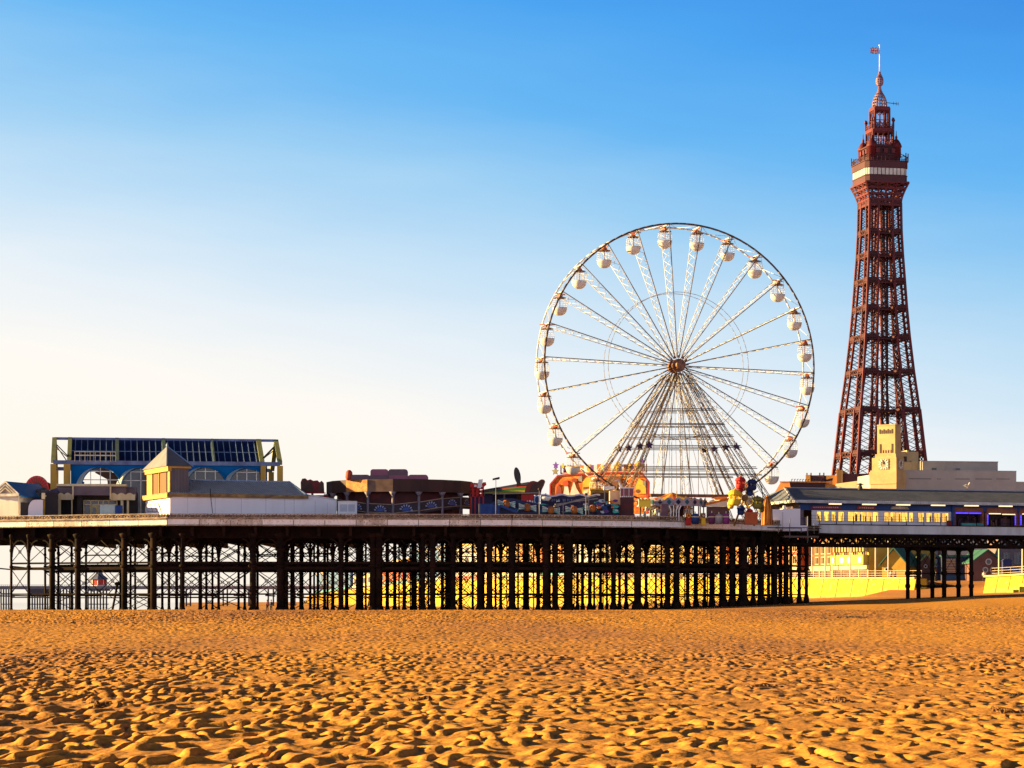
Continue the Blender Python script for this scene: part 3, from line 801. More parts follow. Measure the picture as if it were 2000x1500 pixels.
m = MB(); m.bar((L, .1, z(966, 594) + .06), (X(657), .1, z(977, 657) + .06), .25, .1); m.bar((X(657), .1, -.3), (X(657), .1, z(977, 657)), .1, .12); m.build('edge_trim', WHITEP, hut)
m = MB()
for px in (366, 420, 471, 519, 556, 574, 616, 640): m.box(X(px), X(px) + .035, -.012 + (.15 if px > 594 else 0), .01 + (.15 if px > 594 else 0), -.3, z(968 if px < 594 else 970 + (px - 594) * .17, px) - .25)
m.build('panel_seam', mat('seam_lilac_grey', (0.48, 0.46, 0.54), (0.40, 0.36, 0.42)), hut)
m = MB(); pp = [(X(408), z(953)), (X(409), z(966)), (X(410), z(980)), (X(413), z(1003))]
m.pipe([Vector((x, -.47, zz)) for x, zz in pp], .035, 5); m.build('loose_cable', IRON, hut)
# turret
tw, td = X(368) - .1, 8.6; zb, zt = z(966), z(914)
m = MB(); m.box(.15, .15 + tw, .12, td, zb, zt); m.build('turret_wall', mat('turret_grey', (0.20, 0.19, 0.22), (0.14, 0.13, 0.155), scale=.8, streak=True), hut)
m = MB()
for i in range(12): m.box(.2 + tw * i / 12, .24 + tw * i / 12, .06, .12, zb, zt)
m.build('turret_batten', mat('batten_dark', (0.11, 0.10, 0.12), (0.08, 0.07, 0.08)), hut)
m = MB(); m.box(.05, .15, 1.5, td - 2.2, zb + .2, zt - .35); m.build('boarded_panel', mat('orange_board', (0.17, 0.06, 0.014), (0.11, 0.04, 0.012), scale=1.0, streak=True), hut)
m = MB(); m.box(-.02, .13, .1, .7, zb, zt); m.box(-.02, .13, td - 1.9, td + .1, zb, zt); m.box(-.3, tw + .35, -.2, td + .3, zt - .02, zt + .2); m.box(-.25, .15, -.1, td + .1, zt - .32, zt - .02); m.box(-.45, .14, -.35, td + .5, zb - .3, zb + .05); m.box(-.06, .12, td / 2 - .35, td / 2 - .25, zb, zt - .3)
m.build('turret_trim', mat('yellow_trim', (0.50, 0.33, 0.06), (0.38, 0.23, 0.05), scale=1.0, c3=(0.3, 0.18, 0.08)), hut)
zp = z(871, 327, 4); m = MB()
m.add([(-.45, -.35, zt + .2), (tw + .5, -.35, zt + .2), (tw + .5, td + .45, zt + .2), (-.45, td + .45, zt + .2), (tw / 2, td / 2, zp)], [(0, 1, 4), (1, 2, 4), (2, 3, 4), (3, 0, 4), (0, 3, 2, 1)])
m.build('turret_roof', mat('turret_roof_grey', (0.17, 0.165, 0.20), (0.13, 0.125, 0.155), scale=.6), hut)
m = MB(); m.bar((-.45, -.35, zt + .22), (tw / 2, td / 2, zp), .1, .1); m.bar((tw + .5, -.35, zt + .22), (tw / 2, td / 2, zp), .1, .1); m.lathe([(.12, -.1), (.14, .1), (.02, .4)], (tw / 2, td / 2, zp), 6); m.build('hip_cap', LBLUE, hut)
# leaning metal rack by the hut
fc = FR(292, 268.5, 0); m = MB()
for px in (284, 293, 301, 309): m.bar((fc.x(px), 0, fc.z(985)), (fc.x(px + 6), 0, fc.z(1000)), .06, .06)
m.bar((fc.x(283), 0, fc.z(986)), (fc.x(310), 0, fc.z(983)), .06, .06); m.bar((fc.x(288), 0, fc.z(999)), (fc.x(316), 0, fc.z(1000)), .06, .06); m.bar((fc.x(310), 0, fc.z(983)), (fc.x(318), .3, fc.z(1010)), .06, .06); m.bar((fc.x(284), 0, fc.z(986)), (fc.x(282), .3, fc.z(1012)), .06, .06)
single('metal_rack', 'thin grey metal rack leaning against the hut end', 'rack', m, mat('rack_grey', (0.22, 0.17, 0.16), (0.15, 0.1, 0.1)), fc.loc)
# small white lean-to
fr = FR(677, 270.5, 3.0); X = fr.x
s_ = fr.thing('white_panel_shed', 'small white panelled shed between long hut and round ride', 'shed')
m = MB(); m.box(X(660), X(697), 0, 2.2, -.3, fr.z(980)); m.build('wall', mat('shed_white', (0.76, 0.76, 0.80), (0.66, 0.66, 0.70), scale=.7), s_)
m = MB(); m.box(X(659.5), X(697.5), -.08, 2.3, fr.z(980), fr.z(978.6)); m.build('roof', WHITEP, s_)
m = MB(); m.box(X(664), X(678), -.05, 0, fr.z(999), fr.z(985)); m.box(X(680), X(693), -.05, 0, fr.z(999), fr.z(985)); m.build('panel', mat('panel_blue_grey', (0.5, 0.52, 0.62), (0.42, 0.44, 0.55), scale=1.6), s_)

# ---- dark red scenery boards beside the hut
def blob_sign(name, label, cat, pts, Y, mats, th=.4, rot=0, inner=None, imat=None):
    px0 = sum(p[0] for p in pts) / len(pts); f_ = FR(px0, Y, rot); t = f_.thing(name, label, cat)
    m = MB(); m.prism([(f_.x(a), f_.z(b)) for a, b in pts], 0, th); lo = min(f_.z(b) for a, b in pts)
    if lo > .2: m.box(-.12, .12, th * .3, th * .9, -.2, lo + .3)
    m.build('board', mats, t)
    if inner:
        q = MB()
        for k, poly in enumerate(inner): q.prism([(f_.x(a), f_.z(b)) for a, b in poly], -.08 - .01 * k, 0)
        q.build('painted_shape', imat, t)
    return t
DRED = mat('dark_red_board', (0.20, 0.022, 0.02), (0.11, 0.016, 0.018), scale=.9)
DBRN = mat('dark_brown_board', (0.085, 0.040, 0.025), (0.05, 0.024, 0.018), scale=.9)
blob_sign('scenery_board', 'dark red and brown rounded scenery board above the hut lean-to', 'scenery', [(588, 962), (587, 942), (590, 935), (596, 934), (601, 938), (606, 936), (612, 939), (620, 938), (624, 942), (628, 939), (632, 943), (633, 962)], 281, DRED, inner=[[(590, 960), (589, 942), (594, 936), (600, 942), (604, 940), (610, 946), (612, 960)], [(622, 960), (624, 944), (629, 941), (632, 946), (632, 960)]], imat=DBRN)
m = MB(); fc = FR(610, 280.5, 0); m.box(fc.x(590), fc.x(640), 0, 1, -.2, fc.z(967)); m.box(fc.x(590), fc.x(636), -.1, 0, fc.z(964), fc.z(962)); single('low_hoarding', 'low deep red hoarding under the rounded scenery board', 'hoarding', m, mat('hoarding_red', (0.22, 0.015, 0.012), (0.15, 0.012, 0.012)), fc.loc)

# ---- round waltzer building
fr = FR(775, 283.0, 0.0); wr = fr.thing('round_ride', 'brown round ride building with posts and wavy panels of blue fans', 'ride')
Rr = (918 - 632) / 2 * 283 / F * 1.035; cy = Rr
z = lambda py: fr.z(py)
BROWN = mat('brown_fascia', (0.070, 0.026, 0.021), (0.045, 0.018, 0.016), scale=.5, streak=True)
NP = 18
def rp(i, r, zz): 
    a = -math.pi / 2 + (i + .85) * 2 * math.pi / NP
    return Vector((r * math.cos(a), cy + r * math.sin(a), zz))
m = MB(); zt0, zt1 = z(960), z(935.5)
for i in range(NP):
    a, b, c, d = rp(i, Rr, zt0), rp(i + 1, Rr, zt0), rp(i + 1, Rr, zt1), rp(i, Rr, zt1)
    a2, b2, c2, d2 = rp(i, Rr - .3, zt0), rp(i + 1, Rr - .3, zt0), rp(i + 1, Rr - .3, zt1), rp(i, Rr - .3, zt1)
    m.add([a, b, c, d, a2, b2, c2, d2], [(0, 1, 2, 3), (5, 4, 7, 6), (3, 2, 6, 7), (1, 0, 4, 5)], 1 if i == 16 else 0)
m.build('fascia', [BROWN, mat('faded_tan_fascia', (0.22, 0.125, 0.085), (0.13, 0.07, 0.05), scale=.8)], wr)
m = MB(); m.slab([(rp(i, Rr - .3, 0).x, rp(i, Rr - .3, 0).y) for i in range(NP)], zt1 - .5, zt1 - .3); m.build('roof', DARKB, wr)
for px, mt_, pics in ((726, 0, 1), (750, 1, 0)):
    pass
m = MB(); a, b = rp(14, Rr + .02, 0), rp(15, Rr + .02, 0)
for (i0, nmk) in ((15, 0),):  # amber segment
    A, B = rp(i0, Rr + .03, 0), rp(i0 + 1, Rr + .03, 0)
    m.bar(Vector((A.x, A.y, (zt0 + zt1) / 2)), Vector((B.x, B.y, (zt0 + zt1) / 2)), .08, (zt1 - zt0) * .94)
m.build('painted_panel', mat('amber_panel', (0.62, 0.27, 0.06), (0.35, 0.12, 0.04), scale=1.6, c3=(0.16, 0.06, 0.05)), wr)
m = MB(); zi0 = -.2
for i in range(NP):
    a, b = rp(i, Rr - 1.2, zi0), rp(i + 1, Rr - 1.2, zi0); m.quad(a, b, rp(i + 1, Rr - 1.2, zt0), rp(i, Rr - 1.2, zt0))
m.build('inner_wall', mat('inner_dark_red', (0.06, 0.010, 0.010), (0.14, 0.018, 0.018), scale=.8, lo=.45, hi=.7), wr)
POSTM = mat('mauve_post', (0.24, 0.20, 0.24), (0.16, 0.13, 0.16), scale=1.0)
for i in range(NP):
    p = rp(i, Rr - .1, 0)
    if p.y > cy + 2: continue
    m = MB(); m.tube((p.x, p.y, -.2), (p.x, p.y, z(968)), .15, n=8); m.tube((p.x, p.y, z(968)), (p.x, p.y, zt0), .15, .42, n=8); m.build('post', POSTM, wr)
PANEL = mat('panel_brown_violet', (0.055, 0.035, 0.05), (0.035, 0.022, 0.03), scale=1.5)
for i in range(NP):
    A, B = rp(i, Rr, 0), rp(i + 1, Rr, 0)
    if (A.y + B.y) / 2 > cy - .5: continue
    rise = lambda v: .55 * (1 + math.cos((v.x + 1.0) / Rr * 2.9 + math.pi)) * .9 + 1.2
    e = (B - A); L_ = e.length; e.normalize(); nrm = Vector((e.y, -e.x, 0))
    pn = MB(); ra, rb = rise(A), rise(B); h = 1.1
    A2, B2 = A + e * .15, B - e * .15
    up = lambda v, q: Vector((v.x, v.y, q))
    pn.add([up(A2, ra - .2), up(B2, rb - .2), up(B2, rb + h), up(A2, ra + h), up(A2 - nrm * .12, ra - .2), up(B2 - nrm * .12, rb - .2), up(B2 - nrm * .12, rb + h), up(A2 - nrm * .12, ra + h)], [(0, 1, 2, 3), (5, 4, 7, 6), (0, 4, 5, 1), (1, 5, 6, 2), (2, 6, 7, 3), (3, 7, 4, 0)])
    po = pn.build('panel', PANEL, wr)
    C = (A + B) / 2 + nrm * .06; zc = (ra + rb) / 2 + .25
    fm = MB()
    for k in range(14):
        t0, t1 = math.pi * k / 14, math.pi * (k + 1) / 14
        for ri, ro, mi in ((.0, .42, 0), (.50, .74, 1)):
            if k % 2 and mi == 1: continue
            q = [C + e * (r_ * math.cos(t)) + Vector((0, 0, zc + r_ * .95 * math.sin(t))) for r_, t in ((ri, t0), (ro, t0), (ro, t1), (ri, t1))]
            fm.add(q, [(0, 1, 2, 3)], mi)
    fm.build('fan_motif', [mat('motif_blue', (0.04, 0.10, 0.36), (0.10, 0.10, 0.3)), mat('motif_lilac', (0.40, 0.40, 0.62), (0.3, 0.3, 0.5))], po)
    tm = MB(); 
    for hh in (h - .02, .12): tm.bar(up(A2 + nrm * .05, ra + hh), up(B2 + nrm * .05, rb + hh), .08, .09)
    tm.build('trim', mat('trim_tan', (0.40, 0.28, 0.18), (0.28, 0.17, 0.12), scale=1.5), po)
m = MB(); PK = mat('dusty_pink', (0.28, 0.10, 0.16), (0.22, 0.085, 0.13), scale=.4); MV = mat('mauve_board', (0.155, 0.09, 0.12), (0.12, 0.075, 0.10), scale=.5)
xs = lambda px: fr.x(px)
def rbox(m, a, b, z0, z1, y0, y1, mi, r=.25):
    pts = [(a, z0), (b, z0), (b, z1 - r), (b - r * .3, z1 - r * .3), (b - r, z1), (a + r, z1), (a + r * .3, z1 - r * .3), (a, z1 - r)]
    m.prism(pts, y0, y1, mi)
rbox(m, xs(722), xs(757), z(927), z(915), 1.4, 2.6, 0); rbox(m, xs(757.3), xs(795), z(927), z(915), 1.4, 2.6, 1)
rbox(m, xs(684), xs(721), z(936.5), z(926), 1.2, 2.8, 1); rbox(m, xs(721.3), xs(758), z(937), z(927.2), 1.1, 2.8, 1, .02); rbox(m, xs(758.3), xs(796), z(937), z(927.2), 1.1, 2.8, 0, .02); rbox(m, xs(796.3), xs(835), z(937), z(926), 1.2, 2.8, 0)
m.build('roof_sign', [PK, MV], wr)
m = MB(); m.lathe([(.3, 0), (.42, .3), (.35, .9), (.15, 1.1)], (xs(680), 1.6, z(936)), 8); m.box(xs(677), xs(684), 1.3, 1.9, z(937), z(935)); m.build('roof_figure', mat('figure_red', (0.42, 0.06, 0.03), (0.3, 0.04, 0.02)), wr)
# ================================================================== ferris wheel
WY = 296.0
wf = FR(1321, WY, 14.0)
wheel = wf.thing('ferris_wheel', 'tall white ferris wheel with round white gondolas standing on the pier', 'ferris wheel')
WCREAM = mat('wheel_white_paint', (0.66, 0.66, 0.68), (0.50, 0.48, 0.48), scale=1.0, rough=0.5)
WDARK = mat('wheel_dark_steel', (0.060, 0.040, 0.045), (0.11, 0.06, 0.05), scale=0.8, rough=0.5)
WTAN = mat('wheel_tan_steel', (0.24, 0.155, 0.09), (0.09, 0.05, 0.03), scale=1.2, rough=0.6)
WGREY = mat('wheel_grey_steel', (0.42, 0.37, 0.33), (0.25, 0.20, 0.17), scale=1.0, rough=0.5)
RED = mat('red_paint', (0.55, 0.045, 0.02), (0.40, 0.03, 0.02), scale=1.0, rough=0.5)
hz = wf.z(715); RR = 274 * WY / F
TH = 1.75                           # half the wheel's thickness
def wp(a, r, y): return Vector((r * math.sin(a), y, hz + r * math.cos(a)))
NG = 26
ANG = [R(8.9 + k * 360.0 / NG) for k in range(NG)]
NS = NG * 4
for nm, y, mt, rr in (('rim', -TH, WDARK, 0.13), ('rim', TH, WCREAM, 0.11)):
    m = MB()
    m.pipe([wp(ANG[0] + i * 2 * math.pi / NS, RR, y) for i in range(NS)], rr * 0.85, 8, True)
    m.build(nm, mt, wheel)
m = MB()
for i, a in enumerate(ANG):
    m.tube(wp(a, RR, -TH), wp(a, RR, TH), 0.08, n=6)
    b = ANG[(i + 1) % NG]
    m.tube(wp(a, RR, -TH), wp(a + math.pi / NG, RR, TH), 0.028, n=5); m.tube(wp(a + math.pi / NG, RR, TH), wp(a + 2 * math.pi / NG, RR, -TH), 0.028, n=5)
m.build('rim_tie', WCREAM, wheel)
m = MB()
for y in (-0.9, 0.9): m.pipe([wp(i * 2 * math.pi / 72, 143 * WY / F, y) for i in range(72)], 0.03, 5, True)
m.build('inner_ring', WGREY, wheel)
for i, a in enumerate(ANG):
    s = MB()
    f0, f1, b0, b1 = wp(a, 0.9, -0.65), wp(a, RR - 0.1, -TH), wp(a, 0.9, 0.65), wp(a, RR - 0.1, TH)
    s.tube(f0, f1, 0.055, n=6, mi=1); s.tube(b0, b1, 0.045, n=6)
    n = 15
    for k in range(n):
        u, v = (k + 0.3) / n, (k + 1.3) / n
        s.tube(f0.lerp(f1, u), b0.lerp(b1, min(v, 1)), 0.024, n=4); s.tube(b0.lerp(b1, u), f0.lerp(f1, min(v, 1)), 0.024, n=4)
    s.build('spoke', [WCREAM, WTAN if math.cos(a) > -0.05 else WDARK], wheel)  # lower spokes darker: their silhouette against bright sky is put into the colour
m = MB()
for y0, y1, r in ((-1.9, -1.1, 0.55), (-1.1, -0.5, 0.78), (-0.5, 0.5, 0.5), (0.5, 1.1, 0.78), (1.1, 1.9, 0.55)):
    m.tube((0, y0, hz), (0, y1, hz), r, n=14)
for k in range(13):
    a = k * 2 * math.pi / 13
    m.tube(wp(a, 0.9, -0.9), wp(a, 1.2, -0.95), 0.10, n=6)
m.build('hub', mat('hub_dark_red', (0.10, 0.02, 0.015), (0.22, 0.10, 0.04), scale=2.0, rough=0.5), wheel)

# gondolas: one is built, the rest are copies hanging straight down from the rim
def make_gondola():
    g = bpy.data.objects.new('gondola', None); COL.objects.link(g)
    b = MB()
    prof = [(0.02, -2.72), (0.35, -2.68), (0.65, -2.52), (0.86, -2.25), (0.95, -1.95), (0.97, -1.72), (0.88, -1.72), (0.8, -1.9)]
    b.lathe(prof, n=20)
    b.build('bowl', mat('gondola_white', (0.70, 0.66, 0.61), (0.60, 0.55, 0.50), scale=1.5, rough=0.35), g)
    c = MB()
    c.lathe([(0.0, -0.34), (0.3, -0.36), (0.82, -0.50), (0.86, -0.56), (0.80, -0.58), (0.3, -0.46), (0.0, -0.44)], n=20)
    c.build('canopy', mat('canopy_brown', (0.16, 0.07, 0.045), (0.24, 0.14, 0.10), scale=1.5), g)
    h = MB()
    h.prism([(-0.40, -0.34), (0.40, -0.34), (0.10, 0.05), (-0.10, 0.05)], -0.22, 0.22); h.tube((0, -1.0, 0), (0, 1.0, 0), 0.07, n=6)
    h.build('hanger', mat('hanger_red', (0.50, 0.09, 0.05), (0.46, 0.14, 0.08), scale=2.0), g)
    k = MB()
    for i in range(12):
        t = 2 * math.pi * i / 12
        ex, ey = math.cos(t), math.sin(t)
        k.pipe([Vector((0.80 * ex, 0.80 * ey, -0.56)), Vector((0.95 * ex, 0.95 * ey, -1.1)), Vector((0.95 * ex, 0.95 * ey, -1.74))], 0.012, 4)
    for zz, r in ((-0.8, 0.88), (-1.05, 0.95), (-1.3, 0.96), (-1.55, 0.96)):
        k.pipe([Vector((r * math.cos(i * math.pi / 9), r * math.sin(i * math.pi / 9), zz)) for i in range(18)], 0.012, 4, True)
    k.build('cage', mat('cage_white', (0.80, 0.78, 0.76), (0.7, 0.66, 0.62), scale=2), g)
    p = MB(); p.tube((0, 0, -0.4), (0, 0, -2.5), 0.05, n=6); p.lathe([(0.62, -2.1), (0.62, -2.0)], n=14); p.build('pole', mat('pole_red', (0.28, 0.06, 0.04), (0.2, 0.05, 0.04)), g)
    return g
g0 = make_gondola()
for i, a in enumerate(ANG):
    g = g0 if i == 0 else copy_tree(g0)
    g.parent = wheel
    g.location = wp(a, RR - 0.15, 0)
    g.rotation_euler = (0, 0, i * 0.7); g.scale = (.88, .88, .92)
    if i == 0:                      # one car has no cage, only two straight bars
        pass
# the two leaning groups of lattice legs
def lattice(m, p, q, w, r, rl, n, side, mi=0):
    p, q = Vector(p), Vector(q); sd = Vector(side) * (w / 2)
    m.tube(p - sd * 0.7, q - sd, r, n=6, mi=mi); m.tube(p + sd * 0.7, q + sd, r, n=6, mi=mi)
    for k in range(n):
        u, v = k / n, (k + 1) / n
        wu, wv = 0.7 + 0.3 * u, 0.7 + 0.3 * v
        a, b = (p.lerp(q, u) - sd * wu, p.lerp(q, v) + sd * wv) if k % 2 else (p.lerp(q, u) + sd * wu, p.lerp(q, v) - sd * wv)
        m.tube(a, b, rl, n=4, mi=mi)
legends = []
for grp, xs in ((-1, (1108, 1140, 1172, 1203)), (1, (1437, 1470, 1503, 1540))):
    for j, px in enumerate(xs):
        ax = (5.5, 2.4, -2.4, -5.5)[j]
        top = Vector((grp * (0.75 - 0.1 * j if grp < 0 else 0.45 + 0.1 * j), max(-2.1, min(2.1, ax * 0.45)), hz - 0.9))
        bot = Vector((wf.x(px, ax), ax, -0.1))
        m = MB(); lattice(m, top, bot, 0.62, 0.052, 0.022, 40, (1, 0, 0)); lattice(m, top + Vector((0, .4, 0)), bot + Vector((0, .5, 0)), 0.62, 0.042, 0.018, 30, (1, 0, 0))
        m.build('support_leg', WTAN, wheel)
        legends.append((grp, j, top, bot))
        t = (861 - 735) / (1000 - 735.0); c = top.lerp(bot, t); st = MB()
        pts = []
        for k in range(10):
            rr = 0.5 if k % 2 == 0 else 0.22; a = k * math.pi / 5
            pts.append((c.x + rr * math.sin(a), c.z + rr * math.cos(a)))
        st.prism(pts, c.y - 0.35, c.y - 0.2); st.build('star', mat('dark_star', (0.03, 0.02, 0.05), (0.05, 0.02, 0.08)), wheel)
m = MB()
for py in (752, 801, 804, 830, 832, 852, 855, 873, 876, 914, 917, 928, 930):
    t = (py - 735) / 265.0
    zz = wf.z(py)
    for y, jl, jr in ((-2.5, 2, 3), (2.5, 0, 1)):
        l = legends[jl]; r_ = legends[4 + jr]
        a = l[2].lerp(l[3], t); b = r_[2].lerp(r_[3], t)
        m.tube((a.x, a.y - 0.1, zz), (b.x, b.y - 0.1, zz), 0.05, n=6)
m.build('cross_bar', WDARK, wheel)
m = MB()
for px, t0 in ((1262, 862), (1277, 845), (1294, 820), (1297, 820), (1312, 790), (1329, 790), (1332, 790), (1346, 800), (1364, 820), (1381, 850), (1398, 880)):
    x = wf.x(px, -2.6); m.tube((x, -2.6, wf.z(t0)), (x, -2.6, wf.z(972)), 0.035, n=5)
for px in (1285, 1303, 1318, 1335, 1352, 1370, 1392, 1420, 1450):
    x = wf.x(px); m.tube((0.2 * (1 if px > 1321 else -1), 1.5, hz - 0.9), (x, 2.4, wf.z(975)), 0.028, n=5)
m.build('stay_cable', WGREY, wheel)
m = MB(); m.box(wf.x(1255), wf.x(1442), -3.0, -2.6, wf.z(973), wf.z(967)); m.box(wf.x(1130), wf.x(1530), -5, 5, -0.3, 0.25)
m.build('base_beam', mat('base_beam_orange', (0.30, 0.09, 0.03), (0.18, 0.06, 0.03), scale=1.0), wheel)
# ================================================================== iron tower
TY = 725.0
tf = FR(1718, TY, 12.0, 5.0)
TRED = mat('tower_red_iron', (0.122, 0.010, 0.014), (0.066, 0.008, 0.012), scale=0.25, rough=0.6, c3=(0.14, 0.014, 0.016), spec=0.3)
TDARK = mat('tower_dark_iron', (0.060, 0.007, 0.009), (0.036, 0.005, 0.008), scale=0.3, rough=0.65, spec=0.3)
tower = tf.thing('iron_tower', 'tall dark red iron lattice tower with a glazed viewing platform near its top', 'tower')
ts = TY / F / (math.cos(R(20)) + math.sin(R(20)))
SIL = [(400, 82), (455, 84), (500, 89), (560, 98), (604, 104.5), (660, 115), (728, 131), (802, 152), (890, 172), (945, 186), (1010, 204), (1150, 245)]
def half(py):
    for (a, wa), (b, wb) in zip(SIL, SIL[1:]):
        if py <= b: return (wa + (wb - wa) * (py - a) / (b - a)) * ts / 2
    return SIL[-1][1] * ts / 2
LV = [400, 455, 500, 551, 604, 661, 728, 803, 888, 950, 1045, 1150]
LEGW = 0.60       # inner edge of a leg as a share of the half width
legs_m = {(sx, sy): MB() for sx in (-1, 1) for sy in (-1, 1)}
lat = MB(); gir = MB(); shaft = MB()
def lv(py): return tf.z(py)
for (p0, p1) in zip(LV, LV[1:]):
    z1, z0 = lv(p0), lv(p1); h1, h0 = half(p0), half(p1)
    i1, i0 = h1 * 0.42, h0 * 0.50
    for sx in (-1, 1):
        for sy in (-1, 1):
            m = legs_m[(sx, sy)]
            C0 = [(sx * a, sy * b, z0) for a, b in ((h0, h0), (i0, h0), (h0, i0), (i0, i0))]
            C1 = [(sx * a, sy * b, z1) for a, b in ((h1, h1), (i1, h1), (h1, i1), (i1, i1))]
            wd = 0.60 + 0.25 * (z1 < 60)
            for k, (a, b) in enumerate(zip(C0, C1)): m.bar(a, b, wd * (1 if k < 3 else 0.7), wd * (1 if k < 3 else 0.7))
            for (u, v) in ((0, 1), (0, 2), (1, 3), (2, 3)):
                a0, a1, b0, b1 = (Vector(C0[u]), Vector(C1[u]), Vector(C0[v]), Vector(C1[v]))
                n = max(3, round((a1 - a0).length / ((a0 - b0).length * 0.54)))
                th = 0.26 if p0 < 600 else 0.32
                for k in range(n):
                    s, e = k / n, (k + 1) / n
                    lat.bar(a0.lerp(a1, s), b0.lerp(b1, e), th, 0.12); lat.bar(b0.lerp(b1, s), a0.lerp(a1, e), th, 0.12)
                lat.bar(C1[u], C1[v], 0.4, 0.7)
    # girder ring at the upper level
    for zz, hh in ((z1, 1.35),):
        for a, b in (((-h1, -h1), (h1, -h1)), ((h1, -h1), (h1, h1)), ((h1, h1), (-h1, h1)), ((-h1, h1), (-h1, -h1))):
            gir.bar(a + (zz + 0.55,), b + (zz + 0.55,), 0.35, 0.3); gir.bar(a + (zz - 0.75,), b + (zz - 0.75,), 0.35, 0.3)
            A, B = Vector(a + (zz,)), Vector(b + (zz,)); n = 8
            for k in range(n):
                p, q = A.lerp(B, k / n), A.lerp(B, (k + 1) / n)
                gir.bar(p - Vector((0, 0, .7)), q + Vector((0, 0, .5)), 0.28, 0.2); gir.bar(p + Vector((0, 0, .5)), q - Vector((0, 0, .7)), 0.28, 0.2)
        for q in (-1, 1):
            gir.bar((-h1, q * i1, zz), (h1, q * i1, zz), 0.3, 0.6); gir.bar((q * i1, -h1, zz), (q * i1, h1, zz), 0.3, 0.6)
for (x, y) in ((-1.5, -1.5), (1.5, -1.5), (1.5, 1.5), (-1.5, 1.5), (0, -1.5), (0, 1.5), (-2.4, 0), (2.4, 0)):
    shaft.bar((x, y, -4), (x, y, lv(380)), 0.28, 0.28)
zz = 0
while zz < lv(385):
    for a, b in (((-1.5, -1.5), (1.5, -1.5)), ((1.5, -1.5), (1.5, 1.5)), ((1.5, 1.5), (-1.5, 1.5)), ((-1.5, 1.5), (-1.5, -1.5))):
        shaft.bar(a + (zz,), b + (zz + 2.4,), 0.12, 0.12)
    zz += 2.4
for m in legs_m.values(): m.build('leg', TRED, tower)
lat.build('lattice', TDARK, tower); gir.build('girder', TDARK, tower); shaft.build('lift_shaft', TDARK, tower)

# flare, viewing platform, upper stages
def ring(m, r, z, w, h, mi=0, ch=0.0):
    pts = octo(r, ch)
    for a, b in zip(pts, pts[1:] + pts[:1]): m.bar(a + (z,), b + (z,), w, h, mi)
def octo(r, ch):
    if ch <= 0: return [(-r, -r), (r, -r), (r, r), (-r, r)]
    c = r * (1 - ch)
    return [(-c, -r), (c, -r), (r, -c), (r, c), (c, r), (-c, r), (-r, c), (-r, -c)]
def hw(px): return px * ts / 2
m = MB(); K = 8
prev = None
for i in range(K + 1):
    t = i / K; z = lv(404) + (lv(362) - lv(404)) * t; r = hw(82) + (hw(112) - hw(82)) * (1 - math.cos(t * math.pi / 2))
    cur = [(-r, -r), (-r * .45, -r), (0, -r), (r * .45, -r), (r, -r), (r, -r * .45), (r, 0), (r, r * .45), (r, r), (r * .45, r), (0, r), (-r * .45, r), (-r, r), (-r, r * .45), (-r, 0), (-r, -r * .45)]
    if prev:
        for a, b in zip(prev[0], cur): m.bar(a + (prev[1],), b + (z,), 0.45, 0.45)
        nn = len(cur)
        for k in range(nn):
            m.bar(prev[0][k] + (prev[1],), cur[(k + 1) % nn] + (z,), 0.22, 0.14); m.bar(prev[0][(k + 1) % nn] + (prev[1],), cur[k] + (z,), 0.22, 0.14)
    if i % 2 == 0: ring(m, r, z, 0.4, 0.5)
    prev = (cur, z)
m.build('flared_bracket', TRED, tower)
r = hw(112); c8 = 0.16
m = MB()
m.slab(octo(r * 0.98, c8), lv(362), lv(349)); m.slab(octo(r, c8), lv(350), lv(348.4)); m.slab(octo(r * 0.94, c8), lv(348), lv(334)); m.slab(octo(r * 1.0, c8), lv(334.4), lv(322))
m.slab(octo(r * 1.04, c8), lv(322), lv(320.4))
m.build('platform', mat('platform_red', (0.072, 0.008, 0.011), (0.045, 0.006, 0.009), scale=0.3, rough=0.6), tower)
w = MB(); pts = octo(r * 0.965, c8)
for a, b in zip(pts, pts[1:] + pts[:1]):
    A, B = Vector(a + (0,)), Vector(b + (0,)); n = max(2, round((B - A).length / 1.15))
    for k in range(n):
        p, q = A.lerp(B, (k + 0.1) / n), A.lerp(B, (k + 0.9) / n)
        w.bar((p.x, p.y, (lv(347.5) + lv(335)) / 2), (q.x, q.y, (lv(347.5) + lv(335)) / 2), 0.12, lv(335) - lv(347.5))
w.build('platform_glazing', mat('cream_glazing', (0.56, 0.51, 0.44), (0.42, 0.37, 0.32), scale=0.3, rough=0.3), tower)
rl = MB(); pts = octo(r * 1.02, c8)
for a, b in zip(pts, pts[1:] + pts[:1]):
    A, B = Vector(a + (0,)), Vector(b + (0,)); n = max(1, round((B - A).length / 1.2))
    for k in range(n):
        p = A.lerp(B, k / n); rl.bar((p.x, p.y, lv(320.4)), (p.x, p.y, lv(312)), 0.12, 0.12)
    for py in (312, 315, 318): rl.bar(a + (lv(py),), b + (lv(py),), 0.1, 0.1)
for x, y in octo(r * 1.02, c8): rl.bar((x, y, lv(320)), (x, y, lv(305)), 0.22, 0.22)
for x, y in octo(r * 1.02, c8): rl.bar((x, y, lv(314)), (x * 0.82, y * 0.82, lv(306)), 0.15, 0.15)
rl.build('railing', TDARK, tower)
u = MB(); r2 = hw(82)
u.slab(octo(r2 * 0.94, .1), lv(321), lv(292)); u.slab(octo(r2 * 1.02, .1), lv(292), lv(289)); u.slab(octo(r2 * 0.99, .1), lv(308), lv(306))
u.build('upper_deck', TDARK, tower)
u = MB()
for x, y in octo(r2 * 0.945, .1):
    u.bar((x, y, lv(321)), (x, y, lv(289)), 0.5, 0.5)
